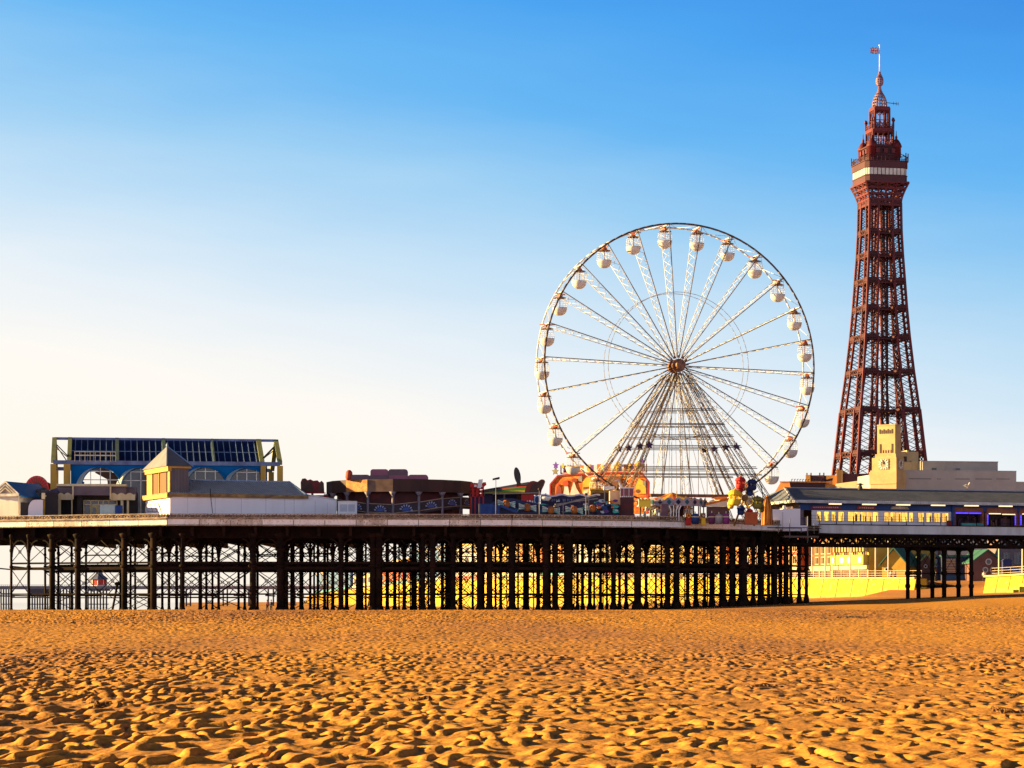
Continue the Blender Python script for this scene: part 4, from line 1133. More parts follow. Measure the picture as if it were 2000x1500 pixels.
for k in range(4):
    a = k * math.pi / 2
    ca, sa = round(math.cos(a)), round(math.sin(a))
    for j in (-0.55, 0, 0.55):
        px_, py_ = (r2 * 0.945 * ca - sa * j * r2 * .9, r2 * 0.945 * sa + ca * j * r2 * .9)
        u.box(px_ - 0.55, px_ + 0.55, py_ - 0.55, py_ + 0.55, lv(304), lv(295))
u.build('window_bay', TRED, tower)
for sx in (-1, 1):
    for sy in (-1, 1):
        t = MB(); q = r2 * 0.78
        t.lathe([(1.35, lv(312)), (1.35, lv(292)), (1.6, lv(291.5)), (1.55, lv(289)), (1.2, lv(283)), (0.75, lv(278)), (0.3, lv(275)), (0.35, lv(271)), (0.12, lv(268)), (0.06, lv(259))], (sx * q, sy * q, 0), 8, a0=math.pi / 8)
        t.build('corner_turret', TRED, tower)
def stage(nm, wpx, p0, p1, nx, mtl, arch=True):
    m = MB(); r = hw(wpx); z0, z1 = lv(p0), lv(p1)
    ring(m, r, z0 + 0.25, 0.5, 0.6); ring(m, r, z1 - 0.3, 0.6, 0.7)
    P4 = octo(r, 0)
    for a, b in zip(P4, P4[1:] + P4[:1]):
        A, B = Vector(a + (0,)), Vector(b + (0,))
        for k in range(nx):
            p, q = A.lerp(B, k / nx), A.lerp(B, (k + 1) / nx)
            m.bar((p.x, p.y, z0), (p.x, p.y, z1), 0.55 if k == 0 else 0.3, 0.55 if k == 0 else 0.3)
            for zz, zt in ((z0, z0 + (z1 - z0) * 0.42), (z0 + (z1 - z0) * 0.75, z1)):
                m.bar((p.x, p.y, zz), (q.x, q.y, zt), 0.2, 0.14); m.bar((p.x, p.y, zt), (q.x, q.y, zz), 0.2, 0.14)
            m.bar((p.x, p.y, z0 + (z1 - z0) * 0.42), (q.x, q.y, z0 + (z1 - z0) * 0.42), 0.2, 0.2)
    return m.build(nm, mtl, tower)
stage('open_gallery', 52, 289, 256, 4, TRED)
m = MB(); m.slab(octo(hw(58), .15), lv(256.5), lv(254)); m.slab(octo(hw(54), .15), lv(258), lv(256.5))
pts = octo(hw(57), .15)
for a, b in zip(pts, pts[1:] + pts[:1]):
    for py in (246, 250): m.bar(a + (lv(py),), b + (lv(py),), 0.12, 0.12)
    A, B = Vector(a), Vector(b)
    for k in range(6):
        p, q = A.lerp(B, k / 6), A.lerp(B, (k + 1) / 6); m.bar((p.x, p.y, lv(254)), (p.x, p.y, lv(246)), 0.12, 0.12); m.bar((p.x, p.y, lv(254)), (q.x, q.y, lv(246)), 0.1, 0.1)
for x, y in pts: m.bar((x, y, lv(254)), (x, y, lv(237)), 0.25, 0.25); m.lathe([(0.3, 0), (0.4, 0.4), (0.1, 1.1)], (x, y, lv(240)), 6)
m.build('gallery_deck', TRED, tower)
stage('lantern_stage', 37, 254, 213, 3, TRED)
m = MB(); m.slab(octo(hw(41), .1), lv(213.5), lv(210.5)); m.build('lantern_cornice', TRED, tower)
PALE = mat('dome_mauve_iron', (0.26, 0.15, 0.20), (0.16, 0.05, 0.07), scale=0.6, rough=0.5)
m = MB()
prof = [(17.5, 210.5), (17.6, 205), (16.8, 199), (14.8, 193), (11.6, 187.5), (7.4, 182), (4.2, 177), (2.8, 172), (2.6, 168)]
NR = 16
rows = [[(hw(r * 2) * math.cos(2 * math.pi * i / NR), hw(r * 2) * math.sin(2 * math.pi * i / NR), lv(z)) for i in range(NR)] for r, z in prof]
for j, rw in enumerate(rows):
    for i in range(NR):
        if j < 6: m.bar(rw[i], rw[(i + 1) % NR], 0.2, 0.25)
        if j: m.bar(rows[j - 1][i], rw[i], 0.22, 0.22)
m.build('cage_dome', PALE, tower)
m = MB()
prof = [(2.6, 168), (6.5, 166), (8.2, 163), (8.6, 159), (8.2, 155), (6.5, 151), (4.0, 147), (1.8, 144), (1.2, 140)]
NR = 10
rows = [[(hw(r * 2) * math.cos(2 * math.pi * i / NR), hw(r * 2) * math.sin(2 * math.pi * i / NR), lv(z)) for i in range(NR)] for r, z in prof]
for j, rw in enumerate(rows):
    for i in range(NR):
        if j in (1, 2, 3, 4): m.bar(rw[i], rw[(i + 1) % NR], 0.28, 0.3)
        if j: m.bar(rows[j - 1][i], rw[i], 0.26, 0.26)
m.lathe([(hw(5), lv(167)), (hw(5), lv(162))], n=8)
m.build('crown', PALE, tower)
m = MB(); m.tube((0, 0, lv(145)), (0, 0, lv(88)), 0.19, 0.11, n=8); m.lathe([(0.05, -0.2), (0.35, 0), (0.05, 0.3)], (0, 0, lv(88.5)), 8); m.build('flagpole', mat('pole_white', (0.75, 0.72, 0.72), (0.6, 0.55, 0.55)), tower)
m = MB(); m.bar((1, -1, lv(201)), (5.2, -1, lv(203)), 0.16, 0.16)
for x in (3.8, 4.6, 5.2): m.bar((x, -1, lv(206)), (x, -1, lv(199)), 0.1, 0.1)
m.build('aerial', TDARK, tower)
# flag
fl = thing('flag', 'small red white and blue flag flying from the pole on top of the iron tower', 'flag', P(1716, 99, TY), R(12))
def fw(u): return 0.25 * math.sin(u * 2.2) * min(1, u)
WF, HF = 2.5, 1.75
def fpt(x, z): return (-x, fw(x), z - 0.1 * x * 0.3)
b = MB(); n = 10
def strip(m, x0, z0, x1, z1, w, off, mi=0):
    A, B = Vector((x0, z0)), Vector((x1, z1)); d = (B - A).normalized(); nn = Vector((-d.y, d.x)) * (w / 2)
    N = 10
    for i in range(N):
        p, q = A.lerp(B, i / N), A.lerp(B, (i + 1) / N)
        c = [p - nn, q - nn, q + nn, p + nn]
        vs = [fpt(max(0.0, min(WF, k.x)), max(-HF / 2, min(HF / 2, k.y))) for k in c]
        for sgn in (-1, 1): m.add([(v[0], v[1] + sgn * off, v[2]) for v in vs], [(0, 1, 2, 3)], mi)
for i in range(n):
    x0, x1 = WF * i / n, WF * (i + 1) / n
    for sg in (-0.01, 0.01): b.add([(fpt(x0, -HF / 2)[0], fw(x0) + sg, fpt(x0, -HF / 2)[2]), (fpt(x1, 0)[0], fw(x1) + sg, fpt(x1, -HF / 2)[2]), (fpt(x1, 0)[0], fw(x1) + sg, fpt(x1, HF / 2)[2]), (fpt(x0, 0)[0], fw(x0) + sg, fpt(x0, HF / 2)[2])], [(0, 1, 2, 3)])
b.build('blue_field', mat('flag_blue', (0.03, 0.05, 0.28), (0.025, 0.04, 0.22)), fl)
m = MB()
for sg in (1, -1): strip(m, 0, sg * HF / 2, WF, -sg * HF / 2, 0.36, 0.02)
strip(m, 0, 0, WF, 0, 0.58, 0.028); strip(m, WF / 2, -HF / 2, WF / 2, HF / 2, 0.58, 0.028)
m.build('white_cross', mat('flag_white', (0.75, 0.73, 0.75), (0.7, 0.68, 0.7)), fl)
m = MB()
for sg in (1, -1): strip(m, 0, sg * HF / 2, WF, -sg * HF / 2, 0.13, 0.035)
strip(m, 0, 0, WF, 0, 0.36, 0.045); strip(m, WF / 2, -HF / 2, WF / 2, HF / 2, 0.36, 0.045)
m.build('red_cross', mat('flag_red', (0.55, 0.02, 0.04), (0.45, 0.02, 0.04)), fl)
# ================================================================== funfair, middle of the pier
RED2 = mat('fair_red', (0.50, 0.02, 0.015), (0.34, 0.015, 0.015), scale=1.5)
FYEL = mat('fair_yellow', (0.75, 0.50, 0.04), (0.62, 0.36, 0.03), scale=1.2)
FBLUE = mat('fair_blue', (0.012, 0.05, 0.22), (0.01, 0.03, 0.13), scale=1.0)
FNAVY = mat('fair_navy', (0.012, 0.014, 0.06), (0.02, 0.012, 0.05), scale=1.2)
FGREEN = mat('fair_green', (0.03, 0.16, 0.02), (0.02, 0.10, 0.025), scale=1.0)
FVIO = mat('fair_violet', (0.10, 0.035, 0.20), (0.07, 0.02, 0.14), scale=1.2)
FTURQ = mat('fair_turquoise', (0.05, 0.38, 0.36), (0.03, 0.26, 0.28), scale=1.4)
FORAN = mat('fair_orange', (0.68, 0.20, 0.02), (0.55, 0.12, 0.02), scale=1.0)
STEEL = mat('grey_steel_pole', (0.24, 0.22, 0.22), (0.16, 0.14, 0.14), scale=1.0, rough=.5)

# red entrance figures right of the round ride
fr = FR(932, 280.0, 0); x, z = fr.x, fr.z
t = fr.thing('red_ride_sign', 'red and white lattice sign with curled red top beside the round ride', 'sign')
m = MB()
for px in (920, 928, 936, 944): m.bar((x(px), 0, -.2), (x(px), 0, z(944)), .14, .14)
for py in (946, 953, 960, 967): m.bar((x(919), 0, z(py)), (x(945), 0, z(py)), .14, .3)
m.box(x(920), x(937), .1, .3, z(970), z(954)); m.build('frame', RED2, t)
m = MB(); m.prism([(x(920), z(952)), (x(919), z(944)), (x(927), z(943)), (x(933), z(945)), (x(934), z(952))], -.2, .4); m.prism([(x(942), z(955)), (x(941), z(946)), (x(944), z(942)), (x(949), z(942)), (x(950), z(947)), (x(946), z(950)), (x(944), z(956))], -.2, .2); m.build('curl', RED2, t)
m = MB(); m.prism([(x(932), z(953)), (x(935), z(937)), (x(943), z(936)), (x(942), z(944)), (x(939), z(954))], -.25, .5); m.box(x(926), x(931), -.25, -.1, z(951), z(947)); m.build('white_panel', WHITEP, t)
# ride with the long striped canopy and cut-out back boards
fr = FR(1000, 284.0, 0); x, z = fr.x, fr.z
t = fr.thing('striped_canopy_ride', 'ride under a long rising canopy of blue, green and yellow stripes', 'ride')
A, B = 940, 1034
def stripe(m, u0, u1, mi):
    L0, L1 = lambda u: 970 - 16 * u, lambda u: 967 - 25 * u
    a0, a1 = 965 - (965 - 954) * u0, 965 - (965 - 954) * u1
    b0, b1 = 966 - (966 - 938) * u0, 966 - (966 - 938) * u1
    m.add([(x(A), -1.5 + 5 * u0, z(a0)), (x(B), -1.5 + 5 * u0, z(b0)), (x(B), -1.5 + 5 * u1, z(b1)), (x(A), -1.5 + 5 * u1, z(a1))], [(0, 1, 2, 3)], mi)
m = MB()
for u0, u1, mi in ((0, .12, 0), (.12, .32, 1), (.32, .62, 2), (.62, .72, 3), (.72, 1, 4)): stripe(m, u0, u1, mi)
m.add([(x(A), 3.5, z(954)), (x(B), 3.5, z(938)), (x(B), 3.5, z(966)), (x(A), 3.5, z(966))], [(0, 1, 2, 3)], 4)
m.build('canopy', [FYEL, mat('canopy_lime', (0.45, 0.38, 0.03), (0.35, 0.30, 0.03)), FGREEN, RED2, FNAVY], t)
m = MB()
for px in (945, 985, 1028): m.bar((x(px), 0, -.2), (x(px), 0, z(962)), .18, .18)
m.bar((x(962), -1.6, z(966)), (x(1056), -1.6, z(963.5)), .1, .12); m.build('frame', STEEL, t)
m = MB(); m.box(x(938), x(1055), 3.4, 3.5, -.2, z(966)); m.box(x(922), x(962), -.3, -.1, -.2, z(968)); m.build('back_wall', FNAVY, t)
blob_sign('scenery_board', 'brown and red cut-out animal scenery board at the high end of the striped canopy', 'scenery', [(1024, 966), (1026, 955), (1030, 945), (1036, 940), (1042, 939), (1050, 941), (1054, 938), (1058, 936), (1063, 937), (1065, 941), (1062, 949), (1058, 957), (1056, 967)], 283, mat('board_red_brown', (0.24, 0.03, 0.02), (0.16, 0.03, 0.02)), inner=[[(1033, 963), (1038, 947), (1046, 942), (1052, 943), (1055, 939), (1062, 938), (1063, 941), (1057, 955), (1054, 963)], [(1041, 953), (1050, 956), (1054, 958), (1050, 958)], [(1056, 938), (1061, 939), (1061, 943), (1056, 943)]], imat=DBRN)
fr = FR(1010, 286.0, 0); x, z = fr.x, fr.z
t = fr.thing('oval_disc', 'dark grey oval disc on a post rising above the striped canopy', 'disc')
m = MB(); cx, cz = x(1010.5), z(929); 
pts = []
for i in range(28):
    a = 2 * math.pi * i / 28; u, v = 6.3 * math.cos(a), 16.5 * math.sin(a); th = R(10)
    px, py = 1010.5 + u * math.cos(th) - v * math.sin(th), 929 - (v * math.cos(th) + u * math.sin(th))
    pts.append((x(px), z(py)))
m.prism(pts, -.15, .25); m.prism([(cx + (a - cx) * .9, cz + (b - cz) * .9) for a, b in pts], -.22, .3)
m.build('disc', mat('charcoal_disc', (0.055, 0.05, 0.055), (0.04, 0.035, 0.04)), t)
m = MB(); m.box(x(1009), x(1017), .05, .4, -.2, z(942)); m.build('post', DBRN, t)

# lamp posts
def lamp(px, ptop, Y, label, head=True, w=.045):
    f_ = FR(px, Y, 0); t = f_.thing('lamp_post', label, 'lamp post', 'poles on the pier head')
    m = MB(); h = f_.z(ptop); m.tube((0, 0, -.2), (0, 0, h), w, w * .8, n=8); m.lathe([(w * 2, -.2), (w * 2, .3), (w, .5)], n=8); m.build('pole', STEEL, t)
    m = MB()
    if head:
        m.add([(-.35, -.2, h), (.4, -.2, h + .12), (.4, .2, h + .12), (-.35, .2, h), (-.35, -.2, h + .18), (.4, -.2, h + .36), (.4, .2, h + .36), (-.35, .2, h + .18)], [(0, 3, 2, 1), (4, 5, 6, 7), (0, 1, 5, 4), (1, 2, 6, 5), (2, 3, 7, 6), (3, 0, 4, 7)])
    else: m.lathe([(.06, 0), (.16, .08), (.16, .2), (.02, .3)], (0, 0, h), 8)
    m.build('lamp_head', DARKB, t)
lamp(968.5, 938, 274, 'slim pole with tilted floodlight in front of the striped canopy')
lamp(1053.5, 958, 273, 'plain thin pole between the red board and the blue dish', False)
lamp(1144.5, 968, 273, 'plain thin pole in front of the orange fun house', False)

# spinning ride with blue wavy rim and crossed arms
fr = FR(1080, 276.0, 2.0); x, z = fr.x, fr.z
t = fr.thing('spinning_ride', 'blue and violet spinning ride with turquoise and white crossed arms', 'ride')
m = MB()
PT = [(936, 983), (955, 985), (975, 974), (1000, 973), (1030, 979), (1060, 985), (1100, 988), (1140, 986), (1165, 980), (1200, 985), (1206, 1000)]
m.prism([(x(a), z(b)) for a, b in PT] + [(x(1206), -.2), (x(936), -.2)], .3, 3.0); m.build('platform', mat('ride_dark_violet', (0.035, 0.02, 0.075), (0.012, 0.03, 0.09), scale=1.1), t)
m = MB(); random.seed(8)
for i in range(70):
    px = random.uniform(965, 1200); py = random.uniform(975, 1000); w = random.uniform(2, 8)
    m.prism([(x(px), z(py)), (x(px + w), z(py + random.uniform(-2, 2))), (x(px + w), z(py + 1.6)), (x(px), z(py + 1.8))], .1 + .004 * (i % 20), .24 + .002 * (i % 30), i % 6)
m.build('painted_rim', [FBLUE, FVIO, mat('motif_pale', (0.42, 0.52, 0.62), (0.3, 0.4, 0.55)), FTURQ, mat('fair_maroon', (0.16, 0.012, 0.03), (0.1, 0.01, 0.02)), mat('fair_midblue', (0.02, 0.13, 0.42), (0.02, 0.09, 0.3))], t)
for px, py in ((989, 984), (1030, 991), (1076, 996), (1121, 996), (1158, 993)):
    m = MB(); m.lathe([(0, -.42), (.3, -.38), (.42, 0), (.3, .35), (0, .42)], (x(px), -.2, z(py)), 10); c = m.build('car', mat('car_orange_brown', (0.38, 0.12, 0.03), (0.22, 0.06, 0.02)), t)
    m = MB()
    for sx in (-1, 1):
        for sz, dz in ((1, 5.0), (1, 1.5), (-1, 1.5), (-1, 5)):
            for k, mi in ((0, 0), (1.1, 1)):
                m.bar((x(px + sx * 5), -.35, z(py - sz * dz * .3 + k)), (x(px + sx * 17), -.35, z(py - sz * dz - .35 * sx * sz + k + (2 * sx))), .08, .11, mi)
    m.build('arm', [WHITEP, FTURQ], c)
m = MB(); m.box(x(938), x(962), -1, -.8, -.2, z(985)); m.box(x(963), x(975), -1, -.8, -.2, z(987)); m.bar((x(975), -1, z(988)), (x(1008), -1, z(1000)), .15, .25); m.build('fence_panel', mat('panel_cobalt', (0.015, 0.06, 0.26), (0.01, 0.035, 0.16)), t)
# blue dish shaped pod, poster boards, long wave sign
fr = FR(1066, 279.0, 0); x, z = fr.x, fr.z
t = fr.thing('dish_pod', 'white and blue saucer-shaped pod on a short stem', 'ride car')
m = MB(); r = x(1077) - x(1066); m.lathe([(.25, z(980)), (r * .6, z(977.5)), (r, z(973)), (r * .98, z(971)), (r * .8, z(970))], n=18); m.build('shell', WHITEP, t)
m = MB(); m.lathe([(r * .86, z(972.5)), (r * .7, z(969.8)), (r * .4, z(968)), (0, z(967.4))], n=18); m.lathe([(.05, z(968)), (.04, z(963))], n=6); m.build('lid', mat('dish_blue', (0.03, 0.22, 0.5), (0.02, 0.14, 0.4)), t)
m = MB(); m.tube((0, 0, -.2), (0, 0, z(978)), .35, n=8); m.build('stem', FNAVY, t)
for (p0, p1, q0, q1, mt_, lab, inner) in ((1018, 1043, 966, 986, RED2, 'red poster board with small white figures below the scenery board', WHITEP), (1043.5, 1054, 968, 985, mat('poster_pale_blue', (0.5, 0.6, 0.75), (0.4, 0.5, 0.7)), 'pale blue poster board with deep blue oval beside the thin pole', FBLUE)):
    f_ = FR((p0 + p1) / 2, 280.0, 0); t = f_.thing('poster_board', lab, 'poster')
    m = MB(); m.box(f_.x(p0), f_.x(p1), 0, .12, f_.z(q1), f_.z(q0)); m.bar((0, .1, -.2), (0, .1, f_.z(q0)), .1, .1); m.build('board', mt_, t)
    m = MB()
    if p0 == 1018:
        for px, w, h in ((1030, 2, 6), (1035, 2.5, 7), (1040, 2, 6), (1026, 1.5, 3)): m.prism([(f_.x(px - w), f_.z(984)), (f_.x(px + w), f_.z(984)), (f_.x(px + w * .6), f_.z(984 - h)), (f_.x(px - w * .6), f_.z(984 - h))], -.06, 0)
    else:
        cx, cz = f_.x(1049), f_.z(976); m.prism([(cx + .24 * math.cos(a), cz + .38 * math.sin(a)) for a in [i * math.pi / 8 for i in range(16)]], -.06, 0)
    m.build('picture', inner, t)
fr = FR(1115, 280.5, 0); x, z = fr.x, fr.z
t = fr.thing('wave_sign', 'long navy board with white wavy top edge and faint lettering strokes', 'sign')
top = [(1056 + i * 4, 967.5 + 1.6 * math.sin((1056 + i * 4) / 5.5)) for i in range(30)]
m = MB(); m.prism([(x(1056), z(990))] + [(x(a), z(b)) for a, b in top] + [(x(1176), z(990))], 0, .2); m.box(x(1150), x(1152), .2, .4, -.2, z(985)); m.box(x(1070), x(1072), .2, .4, -.2, z(985)); m.build('board', FNAVY, t)
m = MB()
for (a, b), (c, d) in zip(top, top[1:]): m.bar((x(a), -.02, z(b)), (x(c), -.02, z(d)), .1, .17)
m.build('wavy_edge', mat('edge_lilac_white', (0.62, 0.60, 0.72), (0.5, 0.48, 0.62)), t)
m = MB(); random.seed(2)
for px in list(range(1078, 1094, 4)) + list(range(1099, 1124, 4)):
    for s_ in range(2): m.bar((x(px + random.uniform(0, 2)), -.04, z(979.5)), (x(px + random.uniform(0, 2.4)), -.04, z(974.5)), .06, .08)
m.build('lettering_strokes', mat('letters_dim', (0.22, 0.24, 0.38), (0.16, 0.18, 0.3)), t)
m = MB(); fc = FR(1110, 274.6, 0)
m.bar((fc.x(1082), 0, fc.z(989)), (fc.x(1166), .8, fc.z(967)), .25, .16); m.bar((fc.x(1084), 0, fc.z(985)), (fc.x(1168), .8, fc.z(973)), .2, .1)
for px, py in ((1090, 987), (1100, 984)): m.bar((fc.x(px), 0, -.2), (fc.x(px), 0, fc.z(py)), .1, .1)
m.bar((fc.x(1150), .6, -.2), (fc.x(1150), .6, fc.z(971)), .1, .1)
single('loading_ramp', 'long grey sloping metal ramp in front of the navy wave sign', 'ramp', m, mat('ramp_grey', (0.26, 0.24, 0.25), (0.14, 0.13, 0.14), scale=1.5), fc.loc)

# ---- fun house
fr = FR(1171, 307.0, -24.0); x, z = fr.x, fr.z
fh = fr.thing('fun_house', 'orange fun house front with cut corners and a striped sign along the top', 'fun house')
OUT = [(1075.5, 1005), (1075.5, 944), (1090, 927.5), (1115, 926), (1170, 924), (1232, 924.5), (1254, 926), (1267, 943), (1266, 1005)]
MUR = mat('mural_orange', (0.62, 0.09, 0.012), (0.80, 0.28, 0.02), scale=1.1, c3=(0.30, 0.02, 0.012), lo=.42, hi=.60)
m = MB(); m.prism([(x(a), z(b)) for a, b in OUT], 0, .35); m.build('painted_front', MUR, fh)
m = MB()
for (a, b), (c, d) in zip(OUT[:-1], OUT[1:]): m.bar((x(a), -.05, z(b)), (x(c), -.05, z(d)), .2, .18)
m.build('edge_trim', mat('trim_crimson', (0.36, 0.015, 0.02), (0.28, 0.012, 0.02)), fh)
m = MB(); m.box(x(1090), x(1222), .4, 3.0, -.2, z(940)); m.build('body', mat('house_brown', (0.12, 0.04, 0.03), (0.08, 0.03, 0.025)), fh)
def ppoly(nm, polys, mts, y=-.12, th=.1):
    m = MB()
    for k, (pl, mi) in enumerate(polys): m.prism([(x(a), z(b)) for a, b in pl], y - .012 * (k % 9), y + th, mi)
    return m.build(nm, mts, fh)
SKINW = mat('mural_pale', (0.74, 0.62, 0.58), (0.66, 0.48, 0.44), scale=1.2)
def ell(cx, cy, rx, ry, n=14): return [(cx + rx * math.cos(2 * math.pi * i / n), cy + ry * math.sin(2 * math.pi * i / n)) for i in range(n)]
ppoly('mural_shapes', [([(1101, 966), (1103, 950), (1106, 945), (1110, 950), (1113, 966)], 0), ([(1114, 966), (1118, 950), (1122, 940), (1126, 952), (1134, 966)], 0), (ell(1106, 943, 5, 6), 1), ([(1086, 966), (1088, 950), (1092, 944), (1097, 952), (1098, 966)], 2), (ell(1123, 937, 6, 4), 2),
                       ([(1138, 963), (1140, 940), (1146, 932), (1160, 932), (1164, 945), (1166, 963)], 3), ([(1140, 951), (1152, 950), (1152, 954), (1140, 956)], 4), (ell(1150, 962, 10, 5), 0), ([(1180, 955), (1184, 935), (1200, 932), (1214, 936), (1218, 958)], 4), (ell(1195, 944, 7, 6), 5), (ell(1210, 950, 6, 5), 3),
                       ([(1243, 966), (1242, 945), (1248, 936), (1257, 941), (1262, 955), (1262, 966)], 3), (ell(1247, 961, 5, 4), 4), ([(1256, 940), (1262, 941), (1262, 952), (1257, 949)], 6), (ell(1170, 944, 8, 5), 2), ([(1130, 931), (1138, 928), (1138, 941), (1131, 938)], 6)],
      [SKINW, mat('mural_red', (0.55, 0.05, 0.015), (0.42, 0.04, 0.015)), mat('mural_maroon', (0.22, 0.02, 0.02), (0.30, 0.05, 0.02), scale=1.5), mat('mural_yellow', (0.78, 0.50, 0.05), (0.66, 0.32, 0.04), scale=1.5), mat('mural_brown', (0.10, 0.035, 0.025), (0.2, 0.06, 0.03), scale=2), mat('mural_cream', (0.7, 0.56, 0.36), (0.6, 0.35, 0.2)), mat('mural_grey', (0.30, 0.27, 0.25), (0.22, 0.18, 0.18))])
m = MB(); n = 24
for i in range(n):
    a, b = 1101 + i * 157 / n, 1101 + (i + .96) * 157 / n
    m.box(x(a), x(b), -.02 + .001 * (i % 2), .3, z(922), z(908 - 1.5 * (i % 3 == 1)), [1, 2, 0, 3, 1, 0, 2, 3][i % 8])
m.build('striped_sign', [FORAN, mat('sign_violet', (0.20, 0.06, 0.30), (0.15, 0.05, 0.24)), mat('sign_white', (0.7, 0.68, 0.72), (0.6, 0.56, 0.62)), mat('sign_yellow', (0.72, 0.46, 0.06), (0.62, 0.34, 0.05))], fh)
m = MB(); m.box(x(1096), x(1262), -.12, .35, z(924.5), z(921.5)); m.bar((x(1095), .1, z(924)), (x(1095), .1, z(906)), .12, .12); m.bar((x(1262), .1, z(924)), (x(1262), .1, z(908)), .12, .12); m.build('sign_rail', mat('rail_pinkish', (0.62, 0.34, 0.22), (0.5, 0.22, 0.14)), fh)
def star(px, py, r, mt_, nm='star'):
    m = MB(); cx, cz = x(px), z(py); pts = []
    for k in range(10):
        rr = r if k % 2 == 0 else r * .45; a = k * math.pi / 5; pts.append((cx + rr * math.sin(a), cz + rr * math.cos(a)))
    m.prism(pts, -.3, -.15); m.bar((cx, -.1, cz), (cx, -.1, z(924)), .07, .07); return m.build(nm, mt_, fh)
star(1087, 907, .42, mat('star_violet', (0.16, 0.04, 0.42), (0.12, 0.03, 0.36))); star(1256, 903.5, .42, MATS['star_violet']); star(1247, 908, .40, mat('star_yellow', (0.72, 0.52, 0.04), (0.6, 0.4, 0.04))); star(1208, 906, .36, MATS['star_yellow']); star(1101, 909, .35, MATS['star_yellow']); star(1086, 919, .48, mat('star_olive', (0.20, 0.17, 0.10), (0.3, 0.26, 0.16)))

# ---- ticket booth with red windows
fr = FR(1225, 276.0, 0); x, z = fr.x, fr.z
t = fr.thing('ticket_booth', 'two-storey ticket booth with red windows over a dark maroon base', 'booth')
m = MB(); m.box(x(1211), x(1238), 0, 2.4, -.2, z(972)); m.build('base', mat('booth_maroon', (0.10, 0.018, 0.022), (0.035, 0.015, 0.025), scale=.8), t)
m = MB(); m.box(x(1211.5), x(1237.5), .08, 2.3, z(972), z(954)); m.build('window', mat('booth_red_glass', (0.28, 0.006, 0.018), (0.15, 0.005, 0.015), scale=1.0, rough=.3), t)
m = MB(); m.box(x(1210), x(1239.5), -.12, 2.5, z(954), z(951.6)); m.build('roof', LILAC, t)
m = MB()
for i in range(7): m.box(x(1211 + i * 3.9), x(1213.6 + i * 3.9), -.05, .06, z(970.8), z(968.8))
for px in (1211, 1218, 1228, 1237): m.box(x(px), x(px + .9), -.03, .08, z(969), z(954))
m.build('lattice_trim', WHITEP, t)
m = MB(); pts = [(1208, 938), (1198, 940), (1204, 936.5), (1210, 937), (1214, 946), (1217, 953), (1213, 955)]
m.prism([(x(a), z(b)) for a, b in pts], .5, .9); m.build('curved_fin', [mat('fin_white', (0.62, 0.60, 0.66), (0.4, 0.38, 0.42))], t)
fr = FR(1200, 277.0, 0); x, z = fr.x, fr.z
t = fr.thing('cream_stall', 'pale cream stall with flat white roof left of the ticket booth', 'stall')
m = MB(); m.box(x(1191), x(1210.5), 0, 2, -.2, z(958)); m.build('wall', mat('stall_cream', (0.70, 0.56, 0.34), (0.62, 0.46, 0.24)), t)
m = MB(); m.box(x(1179), x(1200), -.2, 1.6, z(956), z(950)); m.build('roof', WHITEP, t)
m = MB(); m.bar((x(1181), 0, -.2), (x(1181), 0, z(956)), .1, .1); m.build('post', STEEL, t)
for (px, w, py, mt_, lab) in ((1173, 20, 958, mat('stall_orange_yellow', (0.62, 0.36, 0.06), (0.45, 0.18, 0.04), scale=2), 'amber patterned stall front under the fun house middle'),):
    f_ = FR(px, 285.0, 0); t = f_.thing('game_stall', lab, 'stall')
    m = MB(); m.box(f_.x(px - w), f_.x(px + w), 0, 1.6, -.2, f_.z(py)); m.build('front', mt_, t)
    m = MB(); m.box(f_.x(px - w - 1), f_.x(px + w + 1), -.6, 1.6, f_.z(py), f_.z(py - 3)); m.build('awning', FYEL, t)
    m = MB(); m.box(f_.x(px - w + 4), f_.x(px + w - 4), -.05, 0, 1.2, f_.z(py + 4)); m.build('opening', DBRN, t)
# heap of painted ride cars by the booth
fr = FR(1188, 275.0, 0); x, z = fr.x, fr.z
m = MB(); random.seed(4)
t = fr.thing('dragon_ride', 'tangled low ride of blue, violet and orange painted scrolls beside the booth', 'ride')
for k in range(30):
    px, py = random.uniform(1168, 1206), random.uniform(976, 1000); a = random.uniform(0, 3.1); w = random.uniform(2, 6)
    pts = [(x(px + w * math.cos(a + q) * (1 + .3 * (q > 3))), z(py + .6 * w * math.sin(a + q))) for q in (0, .7, 1.6, 2.6, 3.4, 4.6, 5.6)]
    m.prism(pts, -.3 + .01 * k, .5, k % 5)
m.build('painted_scroll', [FBLUE, FVIO, FORAN, mat('motif_pale', (0.5, 0.5, 0.6)), FTURQ], t)
m = MB(); m.box(x(1166), x(1210), .5, 2.0, -.2, z(985)); m.build('base', FNAVY, t)

# ---- carousel
fr = FR(1316, 281.0, 0); x, z = fr.x, fr.z
ca = fr.thing('carousel', 'carousel with pointed red and yellow striped top and scalloped diamond fascia', 'carousel')
rc = x(1385) - x(1316); cyc = rc * .75
NC = 24
def cp(i, r, zz): 
    a = -math.pi / 2 + i * 2 * math.pi / NC
    return Vector((r * math.cos(a), cyc + r * .75 * math.sin(a), zz))
m = MB()
zap = z(959.5)
for i in range(NC):
    a, b = cp(i, rc * .98, z(976)), cp(i + 1, rc * .98, z(976)); a1, b1 = cp(i, rc * .40, z(968.5)), cp(i + 1, rc * .40, z(968.5))
    m.add([a, b, b1, a1, (0, cyc, zap)], [(0, 1, 2, 3), (3, 2, 4)], i % 3)
m.build('canopy', [mat('canopy_red', (0.48, 0.05, 0.02), (0.4, 0.04, 0.02)), FYEL, mat('canopy_orange', (0.60, 0.22, 0.04), (0.5, 0.16, 0.04))], ca)
sc_ = MB(); dm = MB(); dk = MB()
